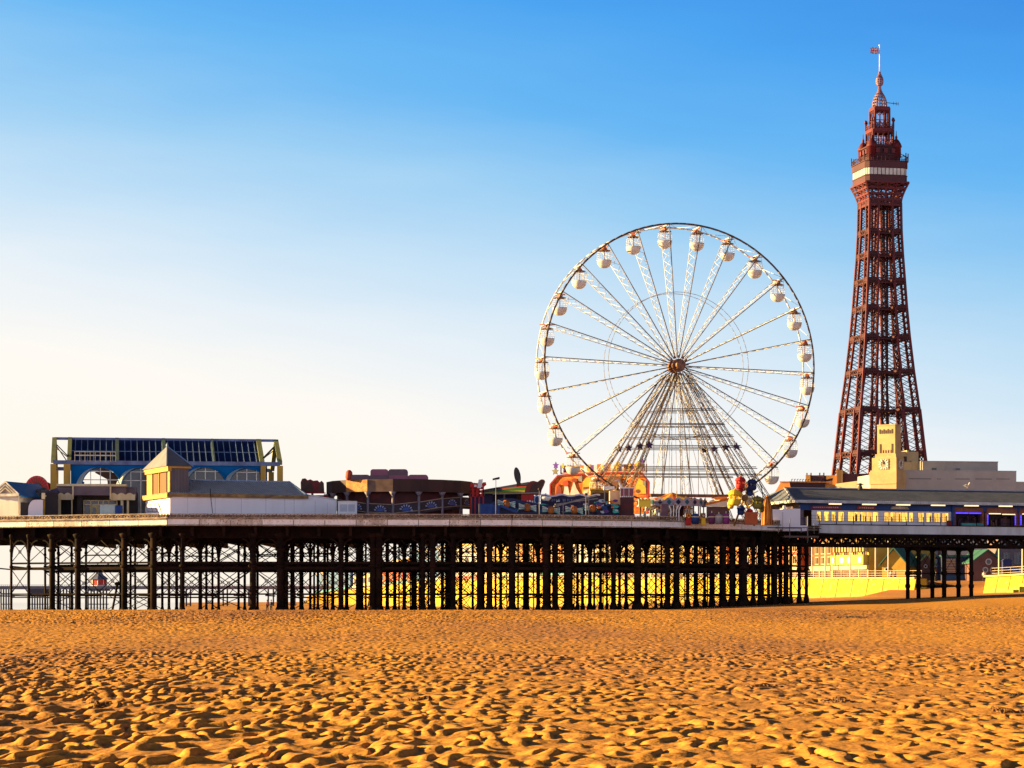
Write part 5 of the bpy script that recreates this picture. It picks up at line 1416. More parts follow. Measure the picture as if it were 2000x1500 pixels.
for i in range(NC):
    A, B = cp(i, rc, 0), cp(i + 1, rc, 0)
    if A.y > cyc + 1: continue
    e = B - A; n = Vector((e.y, -e.x, 0)).normalized(); zb, zt = z(987), z(977)
    pts = [A + Vector((0, 0, zb))] + [A.lerp(B, q / 8) + Vector((0, 0, zt + .32 * math.sin(q / 8 * math.pi))) for q in range(9)] + [B + Vector((0, 0, zb))]
    k = len(pts)
    sc_.add(pts, [tuple(range(k))])
    C = (A + B) / 2 + n * .05; zc = (zb + zt) / 2 + .1; L_ = e.length
    (dm if i % 2 else dk).add([C + e * .28 + Vector((0, 0, zc)), C + Vector((0, 0, zc + .32)), C - e * .28 + Vector((0, 0, zc)), C - Vector((0, 0, -zc + .32))], [(0, 1, 2, 3)])
    sc_.bar(A + Vector((0, 0, zb)) + n * .04, B + Vector((0, 0, zb)) + n * .04, .1, .12)
sc_.build('scalloped_fascia', mat('fascia_pale_violet', (0.42, 0.36, 0.42), (0.30, 0.22, 0.28), scale=1.5), ca); dm.build('diamond', mat('diamond_teal', (0.03, 0.14, 0.15), (0.02, 0.1, 0.12)), ca); dk.build('painted_eye', FNAVY, ca)
m = MB()
for i in range(0, NC, 2):
    p = cp(i, rc * .9, 0); m.tube((p.x, p.y, -.2), (p.x, p.y, z(986)), .07, n=6)
for i in range(NC):
    p = cp(i, rc * .62, 0); m.tube((p.x, p.y, -.2), (p.x, p.y, z(986)), .05, n=6)
m.build('brass_pole', mat('brass', (0.50, 0.24, 0.06), (0.62, 0.40, 0.2), rough=.35), ca)
m = MB(); m.lathe([(rc * .35, -.2), (rc * .35, z(984))], (0, cyc, 0), 14); m.lathe([(rc, -.2), (rc, .1)], (0, cyc * 1.0, 0), 20); m.build('drum', mat('drum_maroon', (0.12, 0.03, 0.03), (0.06, 0.02, 0.03), scale=1.5), ca)
def horse_mesh():
    m = MB()
    def chain(pts, mi=0):
        for (p, r), (q, s_) in zip(pts, pts[1:]): m.tube(p, q, r, s_, n=8, mi=mi)
    V = Vector
    chain([(V((-.62, 0, 1.02)), .15), (V((-.35, 0, 1.05)), .24), (V((0, 0, 1.02)), .22), (V((.36, 0, 1.08)), .24), (V((.55, 0, 1.25)), .17), (V((.74, 0, 1.6)), .11), (V((.80, 0, 1.68)), .11), (V((1.02, 0, 1.52)), .06)])
    for sx, f in ((.38, 1), (-.45, -1)):
        for sy in (-.11, .11): chain([(V((sx, sy, .95)), .11), (V((sx + .18 * f, sy, .62)), .07), (V((sx + (.02 if f > 0 else -.30), sy, .30)), .045), (V((sx + (.08 if f > 0 else -.36), sy, .22)), .06)])
    chain([(V((-.72, 0, 1.08)), .06), (V((-.9, 0, .85)), .08), (V((-.92, 0, .6)), .03)], 1)
    m.prism([(.5, 1.35), (.66, 1.62), (.76, 1.78), (.70, 1.5), (.58, 1.26)], -.05, .05, 1); m.prism([(-.2, 1.22), (.22, 1.26), (.2, 1.34), (-.25, 1.34)], -.2, .2, 2); m.tube((.02, 0, .2), (.02, 0, 2.6), .03, n=6, mi=3)
    return m
hm = [horse_mesh() for _ in range(1)][0]
HMATS = [mat('horse_white', (0.7, 0.62, 0.55), (0.6, 0.5, 0.42)), mat('horse_mane', (0.3, 0.12, 0.05), (0.2, 0.08, 0.04)), RED2, MATS['brass']]
h0 = hm.build('carousel_horse', HMATS, ca)
for k, i in enumerate((22, 23.3, .4, 1.8, 20.5)):
    o = h0 if k == 0 else h0.copy()
    if k: COL.objects.link(o); o.parent = ca
    p = cp(i, rc * .8, 0); o.location = (p.x, p.y, .55 + .3 * (k % 3)); o.rotation_euler = (0, 0, (i - 6) * 2 * math.pi / NC + math.pi / 2 + 1.2)
# stalls in front of the carousel
fr = FR(1260, 274.5, 0); x, z = fr.x, fr.z
m = MB(); m.box(x(1248), x(1271), 0, .12, z(990), z(976)); m.box(x(1249), x(1250), .1, .2, -.2, z(984)); m.box(x(1269), x(1270), .1, .2, -.2, z(984))
n = 8; m.prism([(x(1248 + 23 * i / n), z(976) + .14 * (i % 2)) for i in range(n + 1)] + [(x(1271), z(977)), (x(1248), z(977))], 0, .12)
single('yellow_board', 'bright yellow scalloped board hung beside the carousel', 'board', m, mat('sun_yellow', (0.80, 0.62, 0.05), (0.7, 0.5, 0.05)), fr.loc)
fr = FR(1298, 275.0, 0); x, z = fr.x, fr.z
t = fr.thing('pay_kiosk', 'narrow violet brown kiosk with white branching posts before the carousel', 'kiosk')
m = MB(); m.box(x(1291), x(1305), 0, 1.2, -.2, z(984)); m.build('wall', mat('kiosk_mauve', (0.15, 0.08, 0.11), (0.10, 0.05, 0.08)), t)
m = MB()
for a, b in ((1307, 1310), (1315.5, 1315.5), (1325, 1321), (1330, 1326)): m.bar((x(a), 0, z(987)), (x(b), 0, z(997)), .1, .1); m.bar((x(b), 0, z(997)), (x(b), 0, -.2), .1, .1)
m.build('post', WHITEP, t)
random.seed(12)
for (px, w, h, mt_, lab, nm, ct) in ((1345, 5, 10, RED2, 'small red game cabinet with yellow ring front of the carousel', 'game_cabinet', 'cabinet'), (1358, 8, 11, FBLUE, 'rounded deep blue ride car at the pier railing', 'ride_car', 'ride car'), (1374, 4, 11, FYEL, 'small yellow-faced game cabinet on the railing side', 'game_cabinet', 'cabinet'), (1390, 7, 13, mat('box_plum', (0.14, 0.03, 0.10), (0.09, 0.02, 0.07)), 'plum coloured covered ride car below the white awning', 'ride_car', 'ride car'), (1404, 8, 9, mat('car_grey', (0.34, 0.32, 0.34), (0.2, 0.18, 0.2)), 'small grey ride car by the plum coloured one', 'ride_car', 'ride car'), (1418, 7, 12, mat('car_magenta', (0.26, 0.04, 0.22), (0.18, 0.03, 0.16)), 'magenta ride car next to the balloon wheel', 'ride_car', 'ride car')):
    f_ = FR(px, 275.5, 0); t = f_.thing(nm, lab, ct); W_ = w * 275.5 / F; b0 = .72
    m = MB()
    if nm == 'ride_car':
        m.lathe([(W_ * .8, -.1), (W_ * 1.0, b0 * .6), (W_ * 1.05, b0), (W_ * .9, b0 + h * .018), (W_ * .5, b0 + h * .028)], n=14); m.build('body', mt_, t)
        m = MB(); m.lathe([(W_ * 1.07, b0 - .1), (W_ * 1.07, b0)], n=14); m.tube((0, 0, b0 + .2), (0, 0, b0 + h * .03 + .2), .05, n=6); m.build('trim', CREAM, t)
    else:
        m.box(-W_, W_, 0, .8, -.2, b0 + h * .035); m.build('body', mt_, t)
        m = MB(); m.pipe([Vector((.20 * math.cos(q), -.05, b0 + .08 + .20 * math.sin(q))) for q in [i * math.pi / 6 for i in range(12)]], .06, 5, True); m.build('ring', FYEL if mt_ is RED2 else FVIO, t)
fr = FR(1400, 282.0, -4); x, z = fr.x, fr.z
t = fr.thing('white_awning_stall', 'stall with sloping white canvas awning and orange edge right of the carousel', 'stall')
m = MB(); m.add([(x(1378), -1, z(986)), (x(1424), -1, z(975)), (x(1426), 2.5, z(968)), (x(1384), 2.5, z(980)), (x(1378), -1, z(990)), (x(1424), -1, z(990))], [(0, 1, 2, 3), (4, 5, 1, 0)]); m.build('awning', mat('canvas_white', (0.82, 0.76, 0.66), (0.72, 0.62, 0.5)), t)
m = MB(); m.bar((x(1378), -1.05, z(986)), (x(1424), -1.05, z(975)), .14, .2); m.box(x(1396), x(1421), .5, .6, z(976), z(970)); m.build('edge', FORAN, t)
m = MB(); m.box(x(1380), x(1424), -.6, 2.5, -.2, z(990)); m.build('wall', mat('stall_brown', (0.12, 0.06, 0.06), (0.08, 0.04, 0.05)), t)

# ---- little balloon wheel
fr = FR(1455, 277.0, 0); x, z = fr.x, fr.z
bw = fr.thing('balloon_wheel', 'small kiddie wheel with red, blue, yellow and olive balloon baskets', 'ride')
m = MB(); c0 = Vector((x(1456), 1.2, z(972)))
for k in range(8):
    a = k * math.pi / 4 + .3; m.bar(c0, c0 + Vector((1.7 * math.sin(a), 0, 1.7 * math.cos(a))), .1, .1)
m.pipe([c0 + Vector((1.1 * math.cos(q), 0, 1.1 * math.sin(q))) for q in [i * math.pi / 8 for i in range(16)]], .07, 6, True)
m.build('spoke', [FYEL], bw)
m = MB(); m.bar((x(1456) - 1.1, 1.5, -.2), c0 + Vector((0, .3, 0)), .2, .2); m.bar((x(1456) + 1.1, 1.5, -.2), c0 + Vector((0, .3, 0)), .2, .2); m.tube(c0 - Vector((0, .3, 0)), c0 + Vector((0, .5, 0)), .35, n=12); m.build('stand', mat('stand_bronze', (0.22, 0.12, 0.04), (0.12, 0.05, 0.03)), bw)
def balloon(px, py, s_, mt_, bask, y=0.6):
    s_ *= .84
    q = Vector((x(px), y, z(py))); m = MB()
    m.lathe([(.60 * s_, .14 * s_), (.64 * s_, .20 * s_), (.58 * s_, .36 * s_), (.40 * s_, .54 * s_), (.12 * s_, .62 * s_), (.05 * s_, .72 * s_)], q, 14, smooth=False); b = m.build('canopy', mt_, bw)
    m = MB()
    for k in range(10):
        a = k * math.pi / 5 + .4; m.tube(q + Vector((.5 * s_ * math.cos(a), .5 * s_ * math.sin(a), .16 * s_)), q + Vector((.44 * s_ * math.cos(a), .44 * s_ * math.sin(a), -.26 * s_)), .06, n=4)
    m.tube(q + Vector((0, 0, .5 * s_)), q + Vector((0, 0, -.6 * s_)), .05, n=6); m.build('post', mt_, b)
    m = MB(); m.lathe([(.30 * s_, -.80 * s_), (.48 * s_, -.66 * s_), (.56 * s_, -.42 * s_), (.54 * s_, -.24 * s_), (.46 * s_, -.24 * s_)], q, 14); m.build('basket', mt_, bw)
balloon(1447, 941, 1.1, RED2, mat('basket_white', (0.45, 0.22, 0.18), (0.4, 0.1, 0.08)))
balloon(1470, 945, 1.05, mat('balloon_navy', (0.012, 0.02, 0.10), (0.01, 0.015, 0.07)), mat('basket_pale', (0.6, 0.6, 0.62), (0.3, 0.3, 0.35)))
balloon(1435, 970, 1.45, mat('balloon_yellow', (0.74, 0.50, 0.03), (0.6, 0.36, 0.02), scale=1.5), mat('basket_gold', (0.6, 0.4, 0.03), (0.45, 0.25, 0.03)), -.2)
balloon(1479, 980, 1.15, mat('balloon_olive', (0.22, 0.19, 0.03), (0.14, 0.12, 0.03), scale=1.5), mat('basket_olive', (0.3, 0.26, 0.05), (0.2, 0.16, 0.04)), -.1)
balloon(1446, 996, .85, mat('balloon_dark_blue', (0.012, 0.03, 0.14), (0.01, 0.02, 0.1)), MATS['basket_pale'], -.7)
balloon(1463, 1001, .7, RED2, FORAN, -.8)
balloon(1446, 952, .85, mat('balloon_crimson', (0.38, 0.015, 0.03), (0.3, 0.01, 0.02)), RED2, .9)
balloon(1466, 958, .8, FBLUE, FYEL, .9)
balloon(1428, 985, .7, FYEL, FORAN, .5)
balloon(1488, 992, .7, mat('balloon_moss', (0.16, 0.16, 0.03), (0.1, 0.1, 0.02)), FYEL, .6)
m = MB(); fc = FR(1470, 274.0, 0); m.box(fc.x(1455), fc.x(1480), 0, .8, -.2, fc.z(1001)); m.box(fc.x(1454.5), fc.x(1480.5), -.05, .85, fc.z(1001), fc.z(1000)); m.box(fc.x(1462), fc.x(1463), -.03, 0, 0, fc.z(1002)); single('orange_box', 'orange red control box at the foot of the balloon wheel', 'box', m, mat('box_orange', (0.46, 0.10, 0.025), (0.35, 0.07, 0.02)), fc.loc)
m = MB(); fc = FR(1489, 278.0, 0); m.pipe([Vector((fc.x(a), 0, fc.z(b))) for a, b in ((1461, 932), (1471, 930), (1480, 936), (1487, 950), (1490, 968), (1490, 1010))], .05, 6); single('bent_pole', 'tall dark pole with curved top beside the balloon wheel', 'pole', m, IRON, fc.loc)
fr = FR(1498, 279.0, 0); x, z = fr.x, fr.z
t = fr.thing('orange_tent', 'small pointed orange tent at the right end of the pier head', 'tent')
m = MB(); m.lathe([(.62, -.1), (.55, 1.6), (.40, 2.3), (.12, 2.95), (0.02, 3.15)], n=12, smooth=False); m.build('canvas', mat('tent_orange', (0.66, 0.24, 0.02), (0.5, 0.14, 0.02), scale=1.5), t)
m = MB()
for k in range(12): 
    a = k * math.pi / 6; m.pipe([Vector((r_ * math.cos(a), r_ * math.sin(a), zz)) for r_, zz in ((.63, -.1), (.56, 1.6), (.41, 2.3), (.13, 2.95))], .03, 4)
m.build('seam', mat('seam_dark', (0.2, 0.05, 0.02), (0.15, 0.04, 0.02)), t)
# ================================================================== arcade on the neck of the pier
SLATE = mat('slate_roof', (0.125, 0.14, 0.19), (0.080, 0.095, 0.15), scale=.35, c3=(0.17, 0.16, 0.19))
fr = FR(1572, 296.6, 18.0); x, z = fr.x, fr.z
ar = fr.thing('amusement_arcade', 'long low arcade with slate hip roof, blue fascia and yellow lit windows', 'arcade')
xr = x(2420); zE = z(978.3); zR = PZ(953, 296.6 + 5.5) - 10; dpt = 12.0
floor_z = .45
X2 = x(1562)
m = MB(); xh = x(1542)
m.add([(xh, -1.2, zE), (xr, -1.2, zE), (xr, dpt / 2, zR), (x(1574), dpt / 2, zR), (xh, dpt + 1, zE), (xr, dpt + 1, zE)], [(0, 1, 2, 3), (0, 3, 4), (4, 3, 2, 5), (1, 5, 2), (0, 4, 5, 1)])
m.build('roof', SLATE, ar)
m = MB(); m.bar((xh, -1.2, zE + .05), (x(1574), dpt / 2, zR + .05), .22, .16); m.bar((x(1574), dpt / 2, zR + .05), (xr, dpt / 2, zR + .05), .25, .12); m.build('ridge_cap', mat('lead_ridge', (0.36, 0.36, 0.42), (0.25, 0.25, 0.3)), ar)
m = MB(); m.box(xh - .05, xr, -1.35, -1.15, zE - .28, zE + .05); m.box(xh - .1, xh + .1, -1.3, dpt + 1, zE - .28, zE + .04)
k = xh
while k < xr: m.box(k, k + .13, -1.42, -1.35, zE - .26, zE - .02); k += .26
m.build('dentil_cornice', mat('cornice_pale', (0.62, 0.60, 0.60), (0.45, 0.43, 0.44)), ar)
m = MB(); m.box(X2, xr, -.05, .25, z(996), zE - .28); m.box(x(1858), x(1862), -.3, .2, floor_z, zE - .28); m.build('fascia', mat('arcade_blue', (0.003, 0.045, 0.20), (0.003, 0.03, 0.15), scale=.5, rough=.6), ar)
m = MB(); m.box(X2, xr, dpt - 2, dpt - 1.8, -.2, zE); m.box(X2, X2 + .2, .2, dpt - 2, -.2, zE); m.build('back_wall', mat('arcade_inner', (0.10, 0.05, 0.04), (0.06, 0.03, 0.03)), ar)
for a, b in ((1612, 1636), (1677, 1704), (1743, 1770), (1811, 1838), (1876, 1903), (1943, 1969)):
    m = MB(); m.box(x(a), x(b), -1.1, -.9, z(985.5), z(983)); m.build('soffit_lamp', mat('warm_tube', (0.95, 0.80, 0.45), (0.9, 0.72, 0.4), emit=.32), ar)
SG = mat('sign_red_brown', (0.34, 0.03, 0.025), (0.16, 0.03, 0.03), scale=2.0)
for a, b, p, q, mt_ in ((1582, 1643, 993, 988, SG), (1672, 1710, 993, 986.5, SG), (1738, 1774, 992.5, 986.5, mat('sign_mixed', (0.3, 0.22, 0.10), (0.45, 0.36, 0.3), scale=3))):
    m = MB(); m.prism([(x(a), z(p)), (x(b), z(p)), (x(b - 3), z(q + 1)), (x((a + b) / 2), z(q)), (x(a + 3), z(q + 1))], -.2, -.06); so = m.build('sign', mt_, ar)
    m = MB()
    kk = a + 5
    while kk < b - 6: m.box(x(kk), x(kk + 2.4), -.24, -.2, z(p - 1.4), z(p - 3.4)); kk += 4.2
    m.build('lettering_strokes', mat('sign_pale_letters', (0.55, 0.42, 0.36), (0.4, 0.25, 0.2)), so)
WINL = mat('lit_interior', (0.95, 0.60, 0.10), (0.45, 0.20, 0.03), scale=2.2, streak=True, lo=.40, hi=.66, emit=.42)
m = MB(); zf0, zf1 = z(1022.5), z(996)
m.box(x(1586), x(1858), .05, .2, floor_z - .2, z(1017.5)); m.box(x(1586), x(1858), .05, .2, z(998), zf1)
WN = [(1595, 1604), (1609, 1620), (1624, 1633), (1637, 1649), (1656, 1716), (1727, 1773), (1775, 1784), (1793, 1805), (1809, 1821), (1824, 1837), (1840, 1853)]
prev = 1586
for a, b in WN: m.box(x(prev), x(a), .05, .2, z(1017.5), z(998)); prev = b
m.box(x(prev), x(1858), .05, .2, z(1017.5), z(998)); m.build('white_panelling', mat('panelling_white', (0.72, 0.70, 0.76), (0.62, 0.60, 0.66), scale=.8), ar)
for a, b in WN:
    m = MB(); nn = max(1, round((b - a) / 11))
    for i in range(nn + 1): m.bar((x(a + (b - a) * i / nn), .04, z(1017.5)), (x(a + (b - a) * i / nn), .04, z(998)), .07, .08)
    for py in (998.2, 1017.2): m.bar((x(a), .04, z(py)), (x(b), .04, z(py)), .07, .08)
    wn = m.build('window', mat('frame_lilac', (0.60, 0.57, 0.62), (0.5, 0.46, 0.5)), ar)
    m = MB(); m.box(x(a), x(b), .16, .19, z(1017.5), z(998)); m.build('pane', WINL, wn)
    m = MB(); random.seed(a)
    for _ in range(max(2, (b - a) // 6)):
        px = random.uniform(a + 1, b - 2); w = random.uniform(.8, 2.2); m.box(x(px), x(px + w), .13, .155, z(1017), z(random.uniform(1000, 1010)))
    m.build('display', mat('display_dark', (0.10, 0.05, 0.04), (0.2, 0.1, 0.04)), wn)
m = MB(); m.box(x(1848), x(1856), -.35, -.1, floor_z - .3, z(1014)); m.build('red_bin', mat('bin_red', (0.22, 0.012, 0.02), (0.16, 0.01, 0.015)), ar)
NEON = mat('blue_neon', (0.06, 0.05, 0.95), (0.10, 0.06, 0.95), emit=.45)
for (a, b) in ((1864, 1919), (1926, 1985), (1991, 2060)):
    m = MB()
    for p in (a, b): m.box(x(p) - .16, x(p) + .16, -.1, .3, -.2, z(997))
    m.box(x(a), x(b), -.1, .3, z(997), z(988)); bo = m.build('shop_bay', mat('bay_orange_brown', (0.26, 0.07, 0.02), (0.14, 0.05, 0.04), scale=2.5), ar)
    m = MB(); m.box(x(a), x(b), 2.0, 2.1, -.2, z(997)); m.build('dark_interior', mat('bay_dark', (0.03, 0.015, 0.02), (0.10, 0.03, 0.03), scale=1.8, lo=.5, hi=.7), bo)
    m = MB()
    if a == 1864: m.tube((x(1866), -.15, z(998.5)), (x(1890), -.15, z(998.5)), .075, n=6); m.tube((x(1892), -.15, z(998.5)), (x(1915), -.15, z(998.5)), .075, n=6)
    else: m.tube((x(a + 2), -.15, z(1001)), (x(a + 2), -.15, z(1021)), .07, n=6); m.tube((x(b - 3), -.15, z(1001)), (x(b - 3), -.15, z(1021)), .07, n=6)
    m.build('neon_tube', NEON, bo)
    m = MB(); random.seed(a)
    for _ in range(9):
        px = random.uniform(a + 3, b - 6); w = random.uniform(2, 5); m.box(x(px), x(px + w), 1.2, 1.8, -.2, z(random.uniform(1004, 1016)))
    m.build('game_machine', mat('machine_mixed', (0.14, 0.05, 0.03), (0.05, 0.03, 0.06), scale=2), bo)
    m = MB()
    if a == 1864: m.box(x(1876), x(1918), -.3, -.1, z(1024), z(1018))
    else: m.tube((x(a + 4), -.2, z(999)), (x(a + 27), -.2, z(999)), .07, n=6); m.tube((x(a + 30), -.2, z(1000)), (x(b - 4), -.2, z(1000)), .07, n=6)
    if a == 1864: m.build('counter', mat('counter_teal', (0.03, 0.20, 0.26), (0.06, 0.3, 0.28), scale=2), bo)
    else: m.build('strip_light', MATS['warm_tube'], bo)
for px in (1601, 1634, 1668, 1702, 1736, 1771, 1805, 1838, 1874, 1908, 1944, 1980):
    f_ = FR(px, front_y(px) + .15, 0, 10.4); 
    if px == 1601: rr = thing('neck_railing', 'thin dark railing along the neck of the pier before the arcade', 'railing')
    m = MB(); q = Vector(f_.loc); m.tube(q, q + Vector((-.12, 0, 1.05)), .045, n=6); m.build('post', IRON, rr)
m = MB()
for h in (.45, .75, 1.05): m.tube((PX(1580, front_y(1580)), front_y(1580) + .15, 10.4 + h), (PX(2200, front_y(2200)), front_y(2200) + .15, 10.4 + h), .012, n=4)
m.build('rail', IRON, rr)
# roof vent
m = MB(); c = FR(1680, 300.5, 0); m.lathe([(.28, c.z(957)), (.28, c.z(950)), (.2, c.z(949.5)), (.2, c.z(947)), (.5, c.z(946.6)), (.3, c.z(944.6)), (.05, c.z(943.4))], n=10); single('roof_vent', 'small dark mushroom vent on the arcade roof ridge', 'vent', m, mat('vent_grey', (0.10, 0.075, 0.05), (0.06, 0.05, 0.04)), c.loc)
# white hoarding block and scaffolding where neck meets head
fr = FR(1545, 287.5, 10.0); x, z = fr.x, fr.z
t = fr.thing('white_hoarding', 'plain lilac white hoarding block where the pier head meets its neck', 'hoarding')
m = MB(); m.box(x(1529), x(1563), 0, 3.0, z(1037), z(993.5)); m.box(x(1563), x(1577), .02, 1.0, z(1037), z(1026)); m.box(x(1507), x(1529), .02, 3.5, z(1034), z(995)); m.build('panel', LILAC, t)
m = MB(); m.box(x(1533), x(1537), .5, .9, z(994), z(987)); m.bar((x(1529), -.03, z(1000)), (x(1529), -.03, z(1036)), .1, .1); m.build('corner_post', WHITEP, t)
m = MB(); m.prism([(x(1484), z(1010)), (x(1507), z(1010)), (x(1507), z(996)), (x(1486), z(1001))], .6, .8); m.build('low_screen', mat('screen_lilac', (0.55, 0.52, 0.6), (0.48, 0.46, 0.52)), t)
m = MB(); m.box(x(1564), x(1571), .3, .8, z(1024), z(996)); m.box(x(1573), x(1580), .2, .7, z(1024), z(1010)); m.build('side_door', mat('door_dark_mauve', (0.10, 0.06, 0.10), (0.16, 0.12, 0.16), scale=2), t)
fr = FR(1545, 285.8, 10.0); x, z = fr.x, fr.z
t = fr.thing('scaffolding', 'light tubular scaffolding and ladder fixed to the pier edge by the hoarding', 'scaffold')
m = MB()
for px, a, b in ((1497, 1031, 1040), (1520, 1024, 1042), (1542.5, 1014, 1052), (1565, 1030, 1040), (1577, 1010, 1060), (1590, 1022, 1042), (1600, 1025, 1042)): m.tube((x(px), 0, z(a)), (x(px), 0, z(b)), .05, n=6)
m.tube((x(1577), -.1, z(1008)), (x(1577), -.1, z(1058)), .07, n=6)
m.build('upright', STEEL, t)
m = MB()
for a, b, py in ((1497, 1577, 1030.5), (1515, 1566, 1031.5), (1577, 1604, 1027), (1577, 1604, 1032), (1577, 1600, 1037)): m.tube((x(a), 0, z(py)), (x(b), 0, z(py)), .045, n=6)
m.build('ledger', IRON, t)
m = MB(); m.box(x(1530), x(1598), -.3, .5, z(1050), z(1046.5)); m.build('platform', mat('platform_brown', (0.12, 0.08, 0.07), (0.08, 0.05, 0.05)), t)

# ================================================================== sea wall and promenade
SW = mat('seawall_yellow', (0.56, 0.36, 0.016), (0.42, 0.25, 0.016), scale=.25, rough=.9, c3=(0.46, 0.36, 0.09))
WL = [(PX(2450, 330), 330), (PX(2000, 380), 380), (PX(1926, 391), 391)]
WM = [(PX(1790, 424), 424), (PX(1400, 487), 487), (PX(1000, 560), 560), (PX(850, 690), 690), (PX(750, 840), 840), (PX(680, 1100), 1100), (PX(600, 1800), 1800)]
def top_z(px, Y): 
    A = [(600, 1165), (680, 1154), (750, 1145), (850, 1136), (1000, 1131), (1400, 1130), (1752, 1131), (1926, 1127), (2000, 1123), (2450, 1110)]
    for (a, ya), (b, yb) in zip(A, A[1:]):
        if px <= b: return PZ(ya + (yb - ya) * (px - a) / (b - a), Y)
    return PZ(1110, Y)
def pxof(x, y): return 1000 + x / y * F
def sea_wall(pts, label):
    t = thing('sea_wall', label, 'sea wall')
    m = MB(); cp_ = MB(); rl = MB()
    for (a, b) in zip(pts, pts[1:]):
        z0, z1 = top_z(pxof(*a), a[1]), top_z(pxof(*b), b[1])
        A, B = Vector((a[0], a[1], 0)), Vector((b[0], b[1], 0)); n = (B - A).normalized(); n = Vector((n.y, -n.x, 0))
        if n.x > 0: n = -n
        g = lambda v, zz, o: tuple(v + n * o) [:2] + (zz,)
        m.add([g(A, -2, 1.6), g(B, -2, 1.6), g(B, z1, 0), g(A, z0, 0), g(A, -2, -2), g(B, -2, -2), g(B, z1, -2), g(A, z0, -2)], [(0, 1, 2, 3), (3, 2, 6, 7), (4, 7, 6, 5), (0, 3, 7, 4), (1, 5, 6, 2)])
        cp_.bar(A + n * .1 + Vector((0, 0, z0 + .1)), B + n * .1 + Vector((0, 0, z1 + .1)), .7, .25)
        L_ = (B - A).length; k = max(2, round(L_ / 2.6))
        for i in range(k):
            p = A.lerp(B, i / k); zz = z0 + (z1 - z0) * i / k
            rl.bar(p + Vector((0, 0, zz + .2)) - n, p + Vector((0, 0, zz + 1.35)) - n, .07, .07)
        for h in (.55, .95, 1.35): rl.bar(A + Vector((0, 0, z0 + h)) - n, B + Vector((0, 0, z1 + h)) - n, .05, .05)
    m.build('wall', SW, t)
    al = MB(); jt = MB(); rnd = random.Random(len(pts))
    for (a, b) in zip(pts, pts[1:]):
        A, B = Vector((a[0], a[1], 0)), Vector((b[0], b[1], 0)); n = (B - A).normalized(); n = Vector((n.y, -n.x, 0)); n = -n if n.x > 0 else n
        k = max(3, round((B - A).length / 5)); z0, z1 = top_z(pxof(*a), a[1]), top_z(pxof(*b), b[1]); prev = None
        for i in range(k + 1):
            p = A.lerp(B, i / k); zt = z0 + (z1 - z0) * i / k; zg = bz(p.x, p.y); fo = lambda zz: p + n * (1.6 * (zt - zz) / (zt + 2) + .03)
            hh = zg + rnd.uniform(.25, 1.0); lo, hi = fo(zg - .5), fo(hh); cur = ((lo.x, lo.y, zg - .5), (hi.x, hi.y, hh))
            if prev: al.quad(prev[0], cur[0], cur[1], prev[1])
            prev = cur
            q0, q1 = fo(zg), fo(zt - .05); jt.bar((q0.x, q0.y, zg), (q1.x, q1.y, zt - .05), .10, .06)
    al.build('tide_stain', mat('tide_stain', (0.22, 0.16, 0.03), (0.34, 0.22, 0.02), scale=.4), t); jt.build('joint', mat('wall_joint', (0.28, 0.18, 0.02), (0.34, 0.22, 0.02)), t); cp_.build('coping', mat('coping_cream', (0.56, 0.42, 0.14), (0.44, 0.32, 0.1)), t)
    rl.build('railing', mat('railing_white', (0.52, 0.42, 0.32), (0.42, 0.32, 0.24)), t)
sea_wall(WL, 'short bright yellow sea wall right of the slipway')
sea_wall(WM, 'long bright yellow sea wall running away behind the pier legs')
# return walls of the slipway and the slipway itself
PROM = mat('promenade_paving', (0.40, 0.30, 0.22), (0.32, 0.23, 0.17), scale=.3)
m = MB(); zp = 6.0
za, zb_ = top_z(1752, 430), top_z(1926, 391)
N_ = 12; L0, L1, R0, R1 = (1672, 416), (1812, 447), (1975, 386), (1926, 441)
for j in range(N_ + 1):
    for i in range(N_ + 1):
        u, v = i / N_, j / N_
        pa, ya = L0[0] + (L1[0] - L0[0]) * v, L0[1] + (L1[1] - L0[1]) * v; pb, yb = R0[0] + (R1[0] - R0[0]) * v, R0[1] + (R1[1] - R0[1]) * v
        px, Y = pa + (pb - pa) * u, ya + (yb - ya) * u; xx = PX(px, Y); zb2 = bz(xx, Y) - .05
        m.v.append((xx, Y, zb2 + (5.22 - zb2) * v ** 1.2))
for j in range(N_):
    for i in range(N_): k = j * (N_ + 1) + i; m.f.append((k, k + 1, k + N_ + 2, k + N_ + 1)); m.m.append(0); m.s.append(True)
o = m.build('slipway', SAND); tag(o, kind='structure')
m = MB(); pts = [(WL[0][0] + 2, WL[0][1]), (WL[1][0] + 2, WL[1][1] + 1), (WL[2][0] + 2, WL[2][1] + 1), (PX(1926, 441), 440.5), (PX(1812, 447), 446.5), (WM[0][0] + 2, 425)] + [(a + 2, b + 1) for a, b in WM[1:]] + [(PX(600, 1800), 4000), (3000, 4000), (3000, 330)]
m.slab(pts, 3.0, 5.2); o = m.build('promenade', PROM); tag(o, kind='structure')
t = thing('stone_steps', 'green algae-covered stepped stone blocks against the right sea wall', 'steps')
for i, (a, b, p) in enumerate(((1976, 1990, 1152), (1988, 2006, 1146), (2000, 2060, 1139))):
    m = MB(); Y = 377 - i * .6; m.box(PX(a, Y), PX(b, Y), Y - 1.2, Y + 4, -.5, PZ(p, Y)); m.build('block', mat('algae_stone', (0.24, 0.27, 0.03), (0.14, 0.17, 0.02), scale=1.0, c3=(0.34, 0.36, 0.06)), t)

